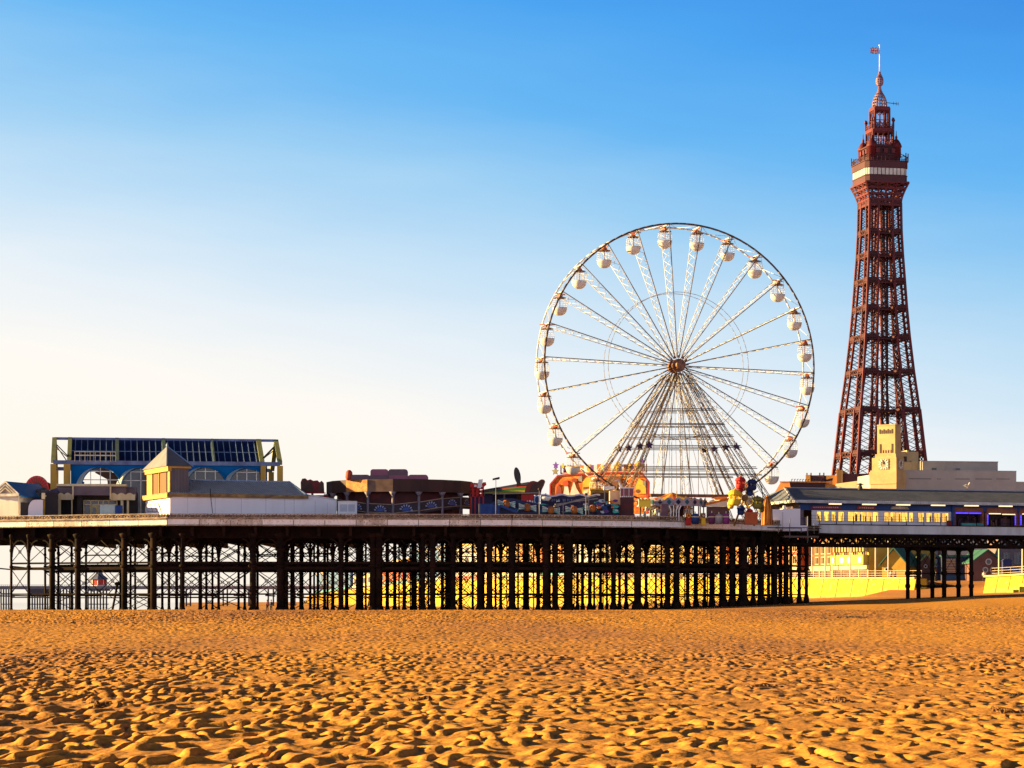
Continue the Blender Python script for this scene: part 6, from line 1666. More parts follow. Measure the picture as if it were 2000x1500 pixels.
# ---- facades along the promenade
def facade(px0, px1, ptop, pbot, Y0, Y1, cols, label, floors=3, nw=6, shop=True, roof=None, cat='building', name='seafront_building', trim=None, group=None):
    """a building whose front runs from (px0,Y0) to (px1,Y1) seen under the pier deck"""
    A = Vector((PX(px0, Y0), Y0, 0)); B = Vector((PX(px1, Y1), Y1, 0))
    D = B - A; Lw = D.length; rot = math.atan2(D.y, D.x)
    zb = 5.0; zt = PZ(ptop, (Y0 + Y1) / 2)
    t = thing(name, label, cat, (A.x, A.y, zb), rot, group)
    H = zt - zb; dep = 14.0
    m = MB(); m.box(0, Lw, 0, dep, 0, H); m.build('wall', cols[0], t)
    sh = 3.2 if shop else .8
    fh_ = (H - sh - .6) / floors
    for f in range(floors):
        for k in range(nw):
            w = Lw / nw; xa = k * w + w * .28; xb = k * w + w * .72; z0 = sh + f * fh_ + fh_ * .25; z1 = sh + f * fh_ + fh_ * .85
            m = MB()
            for (u0, u1, v0, v1) in ((xa - .12, xa, z0, z1), (xb, xb + .12, z0, z1), (xa - .2, xb + .2, z0 - .18, z0), (xa - .16, xb + .16, z1, z1 + .16), ((xa + xb) / 2 - .05, (xa + xb) / 2 + .05, z0, z1)): m.box(u0, u1, -.14, .0, v0, v1)
            wo = m.build('window', cols[1], t)
            m = MB(); m.box(xa, xb, -.04, -.005, z0, z1); m.build('pane', DGLASS, wo)
    if shop:
        m = MB(); m.box(.2, Lw - .2, -.12, -.01, .1, sh - .8); m.build('shop_window', mat('shop_dark', (0.05, 0.02, 0.015), (0.18, 0.09, 0.03), scale=.9, lo=.48, hi=.62, rough=.3), t)
        m = MB(); m.box(0, Lw, -.5, -.01, sh - .8, sh); m.build('shop_sign', cols[2], t)
        m = MB()
        for k in range(nw + 1): m.box(k * Lw / nw - .15, k * Lw / nw + .15, -.25, -.0, 0, sh - .8)
        m.build('pilaster', cols[1], t)
    m = MB(); m.box(-.15, Lw + .15, -.35, .0, H - .5, H + .1); m.build('cornice', cols[1], t)
    if roof:
        m = MB(); m.add([(-.3, -.4, H + .1), (Lw + .3, -.4, H + .1), (Lw + .3, dep, H + .1), (-.3, dep, H + .1), (Lw * .08, dep * .4, H + 4.2), (Lw * .92, dep * .4, H + 4.2)], [(0, 1, 5, 4), (1, 2, 5), (2, 3, 4, 5), (3, 0, 4)]); m.build('roof', roof, t)
    return t
BGRP = 'buildings along the seafront behind the pier'
BRK = mat('red_brick', (0.36, 0.06, 0.014), (0.27, 0.045, 0.012), scale=.5)
ORB = mat('orange_brick', (0.46, 0.15, 0.025), (0.36, 0.11, 0.02), scale=.4)
YST = mat('yellow_stucco', (0.44, 0.28, 0.04), (0.34, 0.20, 0.035), scale=.3)
CRS = mat('cream_stucco', (0.44, 0.31, 0.14), (0.34, 0.23, 0.10), scale=.3)
GRY = mat('grey_render', (0.36, 0.34, 0.36), (0.28, 0.26, 0.28), scale=.3)
BGL = mat('blue_cladding', (0.06, 0.14, 0.30), (0.05, 0.10, 0.22), scale=.3)
TRM = mat('stone_trim', (0.48, 0.36, 0.20), (0.38, 0.27, 0.15), scale=.6)
SGN = mat('pale_sign', (0.52, 0.44, 0.28), (0.40, 0.30, 0.16), scale=.5)
SGB = mat('turquoise_sign', (0.08, 0.36, 0.34), (0.06, 0.26, 0.3), scale=.5)
SGR = mat('crimson_sign', (0.40, 0.05, 0.03), (0.3, 0.04, 0.03), scale=.5)
def wy(px, off=22): 
    for (a, b) in zip(WM, WM[1:]):
        pa, pb = pxof(*a), pxof(*b)
        if px <= pa and px >= pb: return a[1] + (b[1] - a[1]) * (pa - px) / (pa - pb) + off
    return (430 if px > 1700 else 1800) + off
ROWB = [(1262, 1345, 1030, (YST, TRM, SGN), 'yellow stucco building with tall narrow windows behind the pier legs', 3, 8, None),
        (1348, 1420, 1034, (ORB, TRM, SGB), 'orange brick building with turquoise shop sign behind the pier legs', 3, 5, None),
        (1424, 1500, 1030, (ORB, CRS, SGR), 'orange brick building with crimson shop sign behind the dense pier legs', 3, 5, None),
        (1503, 1560, 1028, (BRK, TRM, SGN), 'deep red brick building seen beside the last pier head legs', 3, 4, SLATE),
        (1190, 1258, 1046, (CRS, TRM, SGR), 'cream stucco building with crimson shop sign behind the pier middle', 3, 6, None),
        (1120, 1186, 1052, (GRY, CRS, SGN), 'grey rendered seafront building far behind the pier middle', 3, 5, None),
        (1062, 1116, 1048, (CRS, ORB, SGB), 'tall cream building with turquoise sign far behind the pier middle', 4, 4, None),
        (1004, 1058, 1056, (ORB, TRM, SGN), 'small orange brick building with pale sign far behind the pier', 3, 4, SLATE),
        (948, 1000, 1066, (YST, CRS, SGN), 'pale yellow building with round window bay far behind the pier', 3, 4, None),
        (884, 944, 1062, (GRY, YST, SGR), 'grey and yellow building in the distance behind the pier', 3, 5, None),
        (805, 880, 1072, (BGL, GRY, SGN), 'wide blue clad building in the distance behind the pier', 3, 6, None),
        (742, 800, 1096, (BRK, CRS, SGB), 'distant low brick building behind the left pier legs', 2, 5, None),
        (690, 738, 1108, (CRS, GRY, SGN), 'distant cream building with flat roof near the far pier', 2, 5, None),
        (618, 684, 1112, (BGL, CRS, SGB), 'farthest pale blue seafront building beyond the left legs', 2, 6, None)]
for px0, px1, pt_, cols, lab, fl_, nw_, rf in ROWB:
    facade(px0, px1, pt_, 1135, wy(px0), wy(px1), cols, lab, fl_, nw_, True, rf, group=BGRP)
# buildings seen in the open gap under the neck
facade(1556, 1626, 1040, 1135, wy(1556, 26), wy(1626, 26), (BRK, TRM, SGN), 'red brick hotel with white shop fronts right of the pier head', 3, 6, True)
t = facade(1628, 1697, 1052, 1135, wy(1628, 20), wy(1697, 20), (YST, CRS, SGN), 'bright yellow cafe with tall fins above a long pale sign', 1, 4, True, name='seafront_cafe', cat='cafe')
yA, yB = wy(1628, 20), wy(1697, 20); Lw = (Vector((PX(1697, yB), yB)) - Vector((PX(1628, yA), yA))).length
m = MB(); m.box(.3, Lw - .3, -1.0, -.01, 3.25, 5.0); m.build('sign_board', mat('board_lime', (0.50, 0.37, 0.06), (0.40, 0.28, 0.05), scale=.5), t)
m = MB()
for u, w in ((.12, .09), (.38, .13), (.58, .10)):
    m.prism([(Lw * u + Lw * w * .5 * math.cos(a), 4.12 + .6 * math.sin(a)) for a in [i * math.pi / 7 for i in range(14)]], -1.08, -1.0)
m.box(Lw * .84, Lw * .93, -1.06, -1.0, 3.6, 4.65); m.build('sign_badge', mat('badge_white', (0.8, 0.76, 0.66), (0.5, 0.45, 0.5), scale=1.5), t)
m = MB()
for k in range(12): m.box(Lw * (k + .2) / 12, Lw * (k + .62) / 12, -.9, 0, 5.6, 12.0)
m.build('fin', CRS, t)
facade(1699, 1748, 1050, 1135, wy(1699, 30), 466, (mat('tan_render', (0.44, 0.24, 0.08), (0.36, 0.19, 0.06), scale=.3), TRM, SGR), 'plain tan building with a pale gallery window beside the yellow cafe', 2, 3, True)
def cottage(px0, px1, pe, pr, Y, rot, wallm, roofm, label, windows, dep=9.0, nm='cottage'):
    f_ = FR((px0 + px1) / 2, Y, rot, 5.0); t = f_.thing(nm, label, 'cottage'); xa, xb = f_.x(px0), f_.x(px1); e, r_ = f_.z(pe), f_.z(pr); c = (xa + xb) / 2
    m = MB(); m.box(xa, xb, 0.15, dep, -1.5, e); m.prism([(xa, e), (xb, e), (c, r_)], 0.15, dep); m.build('wall', wallm, t)
    m = MB()
    for s_, xe in ((-1, xa), (1, xb)):
        ex = xe + s_ * .5; ez = e - (r_ - e) * .5 / (c - xa)
        m.add([(ex, -.4, ez), (c, -.4, r_ + .05), (c, dep + .3, r_ + .05), (ex, dep + .3, ez), (ex, -.4, ez + .25), (c, -.4, r_ + .32), (c, dep + .3, r_ + .32), (ex, dep + .3, ez + .25)], [(0, 3, 2, 1), (4, 5, 6, 7), (0, 1, 5, 4), (1, 2, 6, 5), (2, 3, 7, 6), (3, 0, 4, 7)])
    m.build('roof', roofm, t)
    for (px, py, rr) in windows:
        wx, wz = f_.x(px), f_.z(py); R_ = rr * Y / F
        m = MB(); m.pipe([Vector((wx + R_ * math.cos(q), .05, wz + R_ * math.sin(q))) for q in [i * math.pi / 10 for i in range(20)]], .11, 6, True); wo = m.build('round_window', mat('ring_pale', (0.6, 0.52, 0.5), (0.5, 0.42, 0.4)), t)
        m = MB(); m.prism([(wx + R_ * math.cos(q), wz + R_ * math.sin(q)) for q in [i * math.pi / 10 for i in range(20)]], .1, .13); m.build('pane', DGLASS, wo)
    return t
GRN = mat('green_slate_roof', (0.03, 0.13, 0.10), (0.025, 0.09, 0.08), scale=.5)
BRD = mat('brown_brick', (0.16, 0.065, 0.05), (0.12, 0.05, 0.042), scale=.6)
cottage(1900, 1958, 1097, 1076, 440, 6, BRD, GRN, 'brown brick gabled shelter with three round windows and green roof by the right wall', [(1931, 1097, 5.5), (1925, 1113, 4.8), (1939, 1113, 4.8)])
cottage(1722, 1770, 1100, 1072, 448, -24, mat('ochre_wall', (0.52, 0.29, 0.03), (0.42, 0.22, 0.03), scale=.4), GRN, 'ochre gabled shelter with pale dormer at the left side of the slipway', [(1732, 1112, 3.6)])
cottage(1796, 1822, 1098, 1085, 452, 5, BRD, mat('sunlit_tint_green_roof', (0.24, 0.30, 0.10), (0.18, 0.24, 0.08)), 'small brown brick shelter with green roof coloured as sunlit behind the neck legs', [(1808, 1106, 3)])  # lighter yellow-green puts sunlight into this roof's colour
# kiosk with slatted shutters and round dark tank behind the bent legs
f_ = FR(1852, 445, 0, 5.0); t = f_.thing('slatted_kiosk', 'dark blue kiosk with pale slatted shutter between the neck legs', 'kiosk')
m = MB(); m.box(f_.x(1840), f_.x(1894), 0, 5, -1, f_.z(1088)); m.build('wall', mat('kiosk_navy', (0.02, 0.03, 0.09), (0.015, 0.02, 0.06)), t)
m = MB()
for k in range(9): m.box(f_.x(1847), f_.x(1866), -.12, -.01, f_.z(1118 - k * 3.1), f_.z(1116.4 - k * 3.1))
m.build('shutter', mat('slats_tan', (0.50, 0.36, 0.22), (0.4, 0.26, 0.16)), t)
m = MB(); m.box(f_.x(1838), f_.x(1896), -.4, 5.2, f_.z(1088), f_.z(1084)); m.build('roof', GRN, t)
m = MB(); m.box(f_.x(1842), f_.x(1890), -.3, -.05, -1, f_.z(1124)); m.build('counter', mat('counter_blue', (0.012, 0.07, 0.17), (0.01, 0.05, 0.12)), t)
facade(1955, 2060, 1040, 1135, 486, 486, (mat('plum_render', (0.20, 0.13, 0.14), (0.15, 0.10, 0.11), scale=.4), mat('plum_trim', (0.30, 0.22, 0.2), (0.22, 0.16, 0.16)), BGL), 'dull plum seafront building behind the brown brick shelter', 2, 5, True)
facade(1770, 1850, 1045, 1135, 515, 515, (BRD, GRY, SGR), 'dark brick building with crimson shop sign behind the neck legs', 3, 5, True)
m = MB(); f_ = FR(1968, 437, 0, 5.0)
m.box(f_.x(1959), f_.x(1976), 0, 1.2, -1, f_.z(1096)); m.prism([(f_.x(1957), f_.z(1096)), (f_.x(1978), f_.z(1096)), (f_.x(1972), f_.z(1091)), (f_.x(1961), f_.z(1092))], -.2, 1.4); single('covered_stall', 'small stall under navy tarpaulin right of the round-windowed shelter', 'stall', m, mat('tarpaulin_navy', (0.02, 0.03, 0.14), (0.015, 0.02, 0.09), scale=2, bump=.5), f_.loc)
for px, pt_, Y, lab in ((1586, 1052, 470, 'pale lamp column in front of the red brick hotel'), (1612, 1050, 468, 'pale lamp column at the right end of the red brick hotel'), (1661, 1054, 452, 'pale lamp column left of centre before the yellow cafe'), (1710, 1054, 446, 'pale lamp column between yellow cafe and tan building'), (1735, 1056, 446, 'pale lamp column left of the ochre shelter'), (1951, 1058, 410, 'pale lamp column beside the brown shelter roof'), (1997, 1060, 400, 'pale lamp column at the right picture edge')):
    f_ = FR(px, Y, 0, 5.0); t = f_.thing('lamp_column', lab, 'lamp post', 'lamp columns along the promenade'); m = MB(); h = f_.z(pt_ - 14); m.tube((0, 0, -.5), (0, 0, h), .14, .09, n=8); m.build('column', mat('column_cream', (0.72, 0.64, 0.48), (0.6, 0.5, 0.36)), t)
    m = MB(); m.bar((0, 0, h), (1.2, 0, h + .3), .1, .1); m.box(.8, 1.6, -.15, .15, h + .22, h + .38); m.build('lamp_head', STEEL, t)

# ---- people (small figures): one continuous skin per body
def person(px, py_feet, Y, label, shirt, trousers, pose=0.0, zfeet=None):
    x0 = PX(px, Y); z0 = PZ(py_feet, Y) if zfeet is None else zfeet
    t = thing('person', label, 'person', (x0, Y, z0), R(pose), 'people on the beach and promenade')
    V = [(0, 0, .95), (0, 0, 1.2), (0, 0, 1.42), (0, 0, 1.52), (0, .01, 1.66), (.1, 0, .9), (.12, .03, .48), (.13, 0, .06), (.13, -.14, .03), (-.1, 0, .9), (-.12, -.06, .48), (-.13, .06, .06), (-.13, -.08, .03),
         (.2, 0, 1.4), (.25, .02, 1.12), (.24, -.08, .88), (-.2, 0, 1.4), (-.25, .02, 1.12), (-.24, -.1, .9), (0, .0, 1.74)]
    E = [(0, 1), (1, 2), (2, 3), (3, 4), (4, 19), (0, 5), (5, 6), (6, 7), (7, 8), (0, 9), (9, 10), (10, 11), (11, 12), (2, 13), (13, 14), (14, 15), (2, 16), (16, 17), (17, 18)]
    Rr_ = [.15, .15, .15, .06, .10, .10, .075, .05, .045, .10, .075, .05, .045, .07, .05, .035, .07, .05, .035, .07]
    me = bpy.data.meshes.new('body'); me.from_pydata(V, E, []); o = bpy.data.objects.new('body', me); COL.objects.link(o); o.parent = t
    sk = o.modifiers.new('skin', 'SKIN'); o.modifiers.new('sub', 'SUBSURF').render_levels = 1
    for v, r in zip(me.skin_vertices[0].data, Rr_): v.radius = (r, r * .8)
    me.skin_vertices[0].data[0].use_root = True
    me.materials.append(mat('skin_tone', (0.45, 0.26, 0.17), (0.4, 0.22, 0.15)))
    m = MB(); m.lathe([(.165, .95), (.19, 1.15), (.21, 1.38), (.12, 1.46)], n=10)
    for s_ in (-1, 1): m.tube((s_ * .2, 0, 1.4), (s_ * .25, .02, 1.12), .085, .065, n=8); m.tube((s_ * .25, .02, 1.12), (s_ * .24, -.08, .9), .065, .05, n=8)
    m.build('jacket', shirt, t)
    m = MB(); m.tube((.1, 0, .98), (.12, .03, .48), .125, .09, n=8); m.tube((.12, .03, .48), (.13, 0, .08), .09, .07, n=8); m.tube((-.1, 0, .98), (-.12, -.06, .48), .125, .09, n=8); m.tube((-.12, -.06, .48), (-.13, .06, .08), .09, .07, n=8); m.build('trousers', trousers, t)
    m = MB(); m.lathe([(.105, 1.66), (.12, 1.74), (.09, 1.82), (.02, 1.845)], (0, .025, 0), 10); m.build('hair', mat('hair_dark', (0.04, 0.025, 0.02), (0.03, 0.02, 0.015)), t)
C1 = mat('cloth_navy', (0.03, 0.04, 0.09)); C2 = mat('cloth_white', (0.7, 0.66, 0.62)); C3 = mat('cloth_rose', (0.45, 0.16, 0.14)); C4 = mat('cloth_black', (0.02, 0.02, 0.025))
person(522, 0, 420, 'person walking in rose jacket on the sand behind the pier legs', C3, C4, 20, bz(PX(522, 420), 420))
person(529.5, 0, 421, 'person in navy jacket walking on the right of a companion in rose', C1, C4, -30, bz(PX(529.5, 421), 421))
person(1586, 1129, 462, 'person in white jacket on the promenade before the red brick hotel', C2, C1, 40, 5.2)
person(1740, 1129, 436, 'person in white top standing before the ochre shelter', C2, C3, 0, 5.2)
person(1748, 1129, 437, 'person in rose top standing beside a white-topped person near the ochre shelter', C3, C1, 0, 5.2)
person(1828, 0, 440, 'person in black clothes beside the slatted kiosk between the neck legs', C4, C4, 0, 5.0)
person(1922, 0, 403, 'person in white jacket by the railing end at the slipway top', C2, C4, 0, 4.7)

# ================================================================== clock tower building and roofs behind the arcade
STONE = mat('golden_stone', (0.56, 0.37, 0.17), (0.46, 0.29, 0.13), scale=.25, c3=(0.54, 0.36, 0.17))
STONG = mat('pale_concrete', (0.44, 0.38, 0.34), (0.36, 0.31, 0.28), scale=.12, c3=(0.40, 0.33, 0.28))
CY = 560.0
fr = FR(1746, CY, -33.0, 5.0); x, z = fr.x, fr.z
ct = fr.thing('clock_tower_building', 'square golden stone clock tower with stepped sides and a white clock face', 'clock tower')
zz = lambda py: fr.z(py, 0)
def blk(m, pl, pb, p0, p1, xe=0.0, yo=0.0, dpth=None, mi=0):
    xl = x(pl); dd = dpth if dpth else -xl
    m.box(xl, xe, yo, yo + dd, zz(p1), zz(p0), mi)
dW = 3.6
m = MB(); sh = x(1711)
m.box(sh, 0, .6, dW, zz(1010), zz(831)); m.box(sh - .05, .05, .55, dW + .05, zz(830.5), zz(828))
m.box(x(1703), .55, 0, dW + .5, zz(1010), zz(893)); m.box(x(1708), .3, .3, dW + .3, zz(893), zz(886))
m.box(x(1701.5), .8, -.5, dW + .8, zz(1010), zz(918)); m.box(x(1700), .9, -.7, dW + .9, zz(945), zz(921))
m.build('tower', STONE, ct)
m = MB()
for px in (1716, 1739):
    for k in (0, 1.6): m.box(x(px + k), x(px + k + .8), .5, .6, zz(884), zz(866))
for px in (1722, 1727, 1732, 1737): m.box(x(px), x(px + 1), .5, .6, zz(884), zz(878))
for k in range(7): m.box(x(1715 + k * 4), x(1717 + k * 4), .5, .6, zz(846), zz(837 + (k % 2) * 2))
m.build('window_slot', mat('slot_brown', (0.16, 0.09, 0.05), (0.12, 0.07, 0.04)), ct)
def clock(cx, cz, y, r, side=False):
    m = MB(); h = MB()
    pt = (lambda u, v, o: (o, y + u, cz + v)) if side else (lambda u, v, o: (cx + u, y - o, cz + v))
    def plate(mm, pts, o0, o1):
        n = len(pts); mm.add([pt(u, v, o0) for u, v in pts] + [pt(u, v, o1) for u, v in pts], [tuple(range(n)), tuple(range(2 * n - 1, n - 1, -1))] + [(i, (i + 1) % n, (i + 1) % n + n, i + n) for i in range(n)])
    base = MB(); o_ = 0.56 if side else 0
    plate(base, [(-r, -r), (r, -r), (r, r), (-r, r)], o_ + .02, o_ + .12)
    co_ = base.build('clock_face', mat('clock_slate', (0.34, 0.27, 0.18), (0.3, 0.23, 0.15)), ct)
    for k in range(12):
        a = k * math.pi / 6; lim = r * .93 / max(abs(math.sin(a)), abs(math.cos(a))); d0 = r * .55; w = .13
        s_, c_ = math.sin(a), math.cos(a)
        plate(m, [(d0 * s_ - w * c_, d0 * c_ + w * s_), (d0 * s_ + w * c_, d0 * c_ - w * s_), (lim * s_ + w * c_, lim * c_ - w * s_), (lim * s_ - w * c_, lim * c_ + w * s_)], o_ + .13, o_ + .2)
    m.build('hour_mark', mat('mark_white', (0.78, 0.74, 0.66), (0.7, 0.64, 0.55)), co_)
    for a, ln, w in ((R(-6), r * .8, .1), (R(3), r * .55, .13)):
        s_, c_ = math.sin(a), math.cos(a); plate(h, [(-w * c_, w * s_), (w * c_, -w * s_), (ln * s_ + w * .5 * c_, ln * c_ - w * .5 * s_), (ln * s_ - w * .5 * c_, ln * c_ + w * .5 * s_)], o_ + .21, o_ + .26)
    h.build('hand', DBRN, co_)
clock(x(1726), zz(906), 0, 1.2)
clock(0, zz(906), 2.1, 1.1, True)
# long concrete building to the right, in shade
fr = FR(1760, 566.0, 9.0, 5.0); x, z = fr.x, fr.z
cb_ = fr.thing('concrete_store', 'long pale windowless concrete building stepping back beside the clock tower', 'building')
m = MB(); m.box(x(1752), x(1985), 0, 30, 0, z(919.5, x(1860))); m.box(x(1985), x(2200), .5, 30, 0, z(940.5, x(1990))); m.build('wall', STONG, cb_)
m = MB(); m.box(x(1809), x(1961), 4, 26, z(920, x(1860)), z(899.5, x(1860))); m.box(x(1812), x(1857), 3.6, 3.99, z(920, x(1860)), z(899, x(1860))); m.build('upper_storey', mat('upper_concrete', (0.42, 0.36, 0.31), (0.34, 0.29, 0.25), scale=.12), cb_)
m = MB()
for a, b, p in ((1775, 1819, 935), (1830, 1838, 935.5), (1865, 1894, 935.5), (1905, 1937, 935.5), (1946, 1972, 935.5)): m.box(x(a), x(b), -.06, 0, z(p + .6, x(a)), z(p - .6, x(a)))
m.build('joint_line', mat('joint_dark', (0.16, 0.12, 0.11), (0.12, 0.1, 0.09)), cb_)
m = MB()
for a, b in ((1830, 1839), (1878, 1885)): m.box(x(a), x(b), 3.5, 3.58, z(917.5, x(1860)), z(912.5, x(1860)))
m.build('vent', DGLASS, cb_)
m = MB(); m.box(x(1752), x(1985.2), -.1, .2, z(920.2, x(1860)), z(918.6, x(1860))); m.box(x(1808.6), x(1961.4), 3.8, 4.1, z(900.4, x(1860)), z(898.6, x(1860))); m.build('parapet', STONG, cb_)
m = MB()
for a, b, p0, p1, y in ((1770, 1813, 878, 922, 7), (1766, 1777, 877, 922, 6), (1797, 1813, 898, 922, 5.6), (1779, 1797, 900, 922, 5.7), (1789, 1793, 876, 884, 6.5)):
    m.box(x(a), x(b), y, y + 8, z(p1, x(a)), z(p0, x(a)))
m.build('roof_block', [mat('block_tan', (0.56, 0.42, 0.22), (0.46, 0.33, 0.17), scale=.3)], cb_)
m = MB(); m.box(x(1784), x(1790), 6.9, 6.99, z(898, x(1784)), z(888, x(1784))); m.build('door', DBRN, cb_)
# pale sloping wall and red brick at the tower foot
fr = FR(1668, 600.0, -22.0, 5.0); x, z = fr.x, fr.z
t = fr.thing('sloping_wall_building', 'low cream building with rising parapet below the iron tower', 'building')
m = MB(); m.prism([(x(1632), 0), (x(1706), 0), (x(1706), z(935, x(1706))), (x(1632), z(945, x(1632)))], 0, 12); m.build('wall', mat('sunlit_cream', (0.74, 0.62, 0.36), (0.66, 0.52, 0.28), scale=.2), t)
fr = FR(1668, 700.0, -12.0, 5.0); x, z = fr.x, fr.z
t = fr.thing('tower_base_building', 'orange brick building with dark red panels at the foot of the iron tower', 'building')
m = MB(); m.box(x(1634), x(1646), -1, 20, 0, z(918)); m.box(x(1612), x(1640), 0, 20, 0, z(928)); m.box(x(1646), x(1760), 4, 24, 0, z(940)); m.build('wall', mat('orange_render', (0.62, 0.30, 0.06), (0.5, 0.22, 0.05), scale=.15, streak=True), t)
m = MB(); m.box(x(1646), x(1706), .5, 4, z(950), z(925)); m.box(x(1640), x(1646), -.5, 0, z(925), z(920)); m.build('red_panel', mat('maroon_panel', (0.12, 0.025, 0.025), (0.09, 0.02, 0.02), scale=.3), t)
m = MB()
for px in (1635, 1645): m.box(x(px), x(px + 1.2), -1.1, 0, 0, z(916))
m.build('pinnacle', STONE, t)
fr = FR(1600, 640.0, -14.0, 5.0); x, z = fr.x, fr.z
t = fr.thing('chimney_house', 'orange brick house with broad chimney stack and sloping red roof left of the iron tower', 'house')
m = MB(); m.box(x(1574), x(1622), 0, 12, 0, z(945)); m.box(x(1574), x(1583), -.4, 4, 0, z(927.5)); m.build('wall', mat('house_orange', (0.62, 0.30, 0.06), (0.46, 0.20, 0.05), scale=.25), t)
m = MB(); m.box(x(1583), x(1609), .5, 5, z(945), z(928)); ch = m.build('chimney', mat('chimney_maroon', (0.10, 0.03, 0.03), (0.08, 0.025, 0.025)), t)
m = MB()
for px in (1575, 1583, 1600, 1608): m.tube((x(px), 1, z(930)), (x(px), 1, z(923)), .16, n=6)
m.build('pot', DBRN, ch)
m = MB(); m.add([(x(1580), -.5, z(946)), (x(1626), -.5, z(940)), (x(1622), 6, z(931)), (x(1586), 6, z(940)), (x(1580), -.5, z(948)), (x(1626), -.5, z(946))], [(0, 1, 2, 3), (0, 4, 5, 1)]); m.box(x(1592), x(1614), -.8, -.5, z(952), z(945)); m.build('roof', mat('roof_red', (0.40, 0.14, 0.05), (0.3, 0.1, 0.04)), t)
fr = FR(1540, 600.0, -20.0, 5.0); x, z = fr.x, fr.z
t = fr.thing('mansard_hotel', 'hotel with steep dark mansard roof and left slope coloured a sunlit orange near the arcade end', 'hotel')
m = MB(); m.box(x(1512), x(1600), 0, 14, 0, z(966)); m.build('wall', BRK, t)
zb0, zt0 = z(966), z(941)
m = MB(); xs_ = [x(1512), x(1541)]
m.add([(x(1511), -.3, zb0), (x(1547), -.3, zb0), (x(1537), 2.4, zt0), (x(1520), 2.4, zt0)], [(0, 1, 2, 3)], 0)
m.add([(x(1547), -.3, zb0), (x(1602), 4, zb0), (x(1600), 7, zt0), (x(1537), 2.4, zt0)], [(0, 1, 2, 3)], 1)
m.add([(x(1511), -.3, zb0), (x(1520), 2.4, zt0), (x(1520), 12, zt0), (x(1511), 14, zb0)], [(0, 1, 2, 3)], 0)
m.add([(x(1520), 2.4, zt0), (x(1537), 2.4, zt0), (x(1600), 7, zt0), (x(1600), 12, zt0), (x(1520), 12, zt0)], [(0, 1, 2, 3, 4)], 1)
m.build('roof', [mat('mansard_sunlit_tint', (0.56, 0.20, 0.05), (0.45, 0.15, 0.04), scale=.4), mat('mansard_dark', (0.075, 0.035, 0.04), (0.05, 0.028, 0.03), scale=.4)], t)  # orange of the sunlit slope is put into its colour
m = MB(); m.bar((x(1519), 2.2, zt0 + .1), (x(1538), 2.2, zt0 + .1), .3, .3); m.bar((x(1538), 2.3, zt0 + .1), (x(1600), 6.9, zt0 + .1), .25, .25); m.bar((x(1547), -.3, zb0), (x(1537), 2.4, zt0), .2, .2); m.build('ridge_cap', mat('ridge_orange', (0.5, 0.22, 0.1), (0.4, 0.16, 0.08)), t)
m = MB()
for k in range(12):
    px = 1541 + k * 4.6; m.pipe([Vector((x(px), 2.6 + k * .4, zt0 + .1)), Vector((x(px), 2.6 + k * .4, zt0 + .7)), Vector((x(px + 2.5), 2.8 + k * .4, zt0 + .75))], .07, 4)
m.build('roof_cresting', IRON, t)
# gull over the arcade roof
t = thing('gull', 'white gull perched on the arcade roof ridge in front of the concrete wall', 'gull', (PX(1889, 301), 301.2, PZ(953.8, 301.2)), R(20))
m = MB(); m.lathe([(0, -.30), (.10, -.22), (.16, 0), (.13, .2), (.05, .34), (0, .36)], n=10)
me_pts = [(p[2] , p[0], p[1] + .32) for p in m.v]; m.v = me_pts
m.tube((.22, 0, .38), (.34, 0, .58), .09, .07, n=8); m.lathe([(0, -.1), (.08, -.05), (.1, 0), (.07, .07), (0, .1)], (.36, 0, .62), 8)
m.build('body', mat('gull_white', (0.82, 0.78, 0.70), (0.76, 0.70, 0.6)), t)
m = MB(); m.bar((.43, 0, .62), (.56, 0, .58), .04, .04); m.tube((.02, .05, 0), (.02, .05, .22), .02, n=5); m.tube((.05, -.05, 0), (.05, -.05, .22), .02, n=5); m.build('beak_and_legs', FYEL, t)
m = MB()
for s_ in (-1, 1): m.prism([(.12, .42), (-.1, .46), (-.48, .34), (-.1, .26)], s_ * .15 - .02, s_ * .15 + .02)
m.build('wing', mat('gull_grey', (0.5, 0.48, 0.46), (0.42, 0.4, 0.4)), t)

# ================================================================== the far pier on the left, seen between the legs
FY = 900.0
fp = thing('far_pier', 'distant low pier on thin legs seen behind the near pier', 'pier', (0, 0, 0))
m = MB(); m.box(PX(-150, FY), PX(640, FY), FY, FY + 25, PZ(1149, FY), PZ(1144.5, FY)); m.box(PX(-150, FY), PX(640, FY), FY - .3, FY, PZ(1151, FY), PZ(1149, FY)); m.build('deck', mat('far_deck', (0.26, 0.21, 0.22), (0.2, 0.16, 0.17), scale=.1), fp)
m = MB(); m.box(PX(-150, FY), PX(640, FY), FY, FY + .2, PZ(1142.6, FY), PZ(1142, FY))
for k in range(0, 200): px = -150 + k * 4; m.box(PX(px, FY), PX(px, FY) + .12, FY, FY + .12, PZ(1144.5, FY), PZ(1142, FY))
m.build('railing', mat('far_rail', (0.42, 0.36, 0.36), (0.35, 0.3, 0.3)), fp)
FI = mat('far_iron', (0.10, 0.075, 0.085), (0.08, 0.06, 0.07), scale=.2)
px = 4
m = MB()
groups = [(2, 20, 5), (58, 95, 5), (112, 145, 6), (172, 212, 6), (364, 372, 8), (436, 448, 8), (486, 498, 10), (524, 534, 10), (560, 580, 8), (605, 620, 10)]
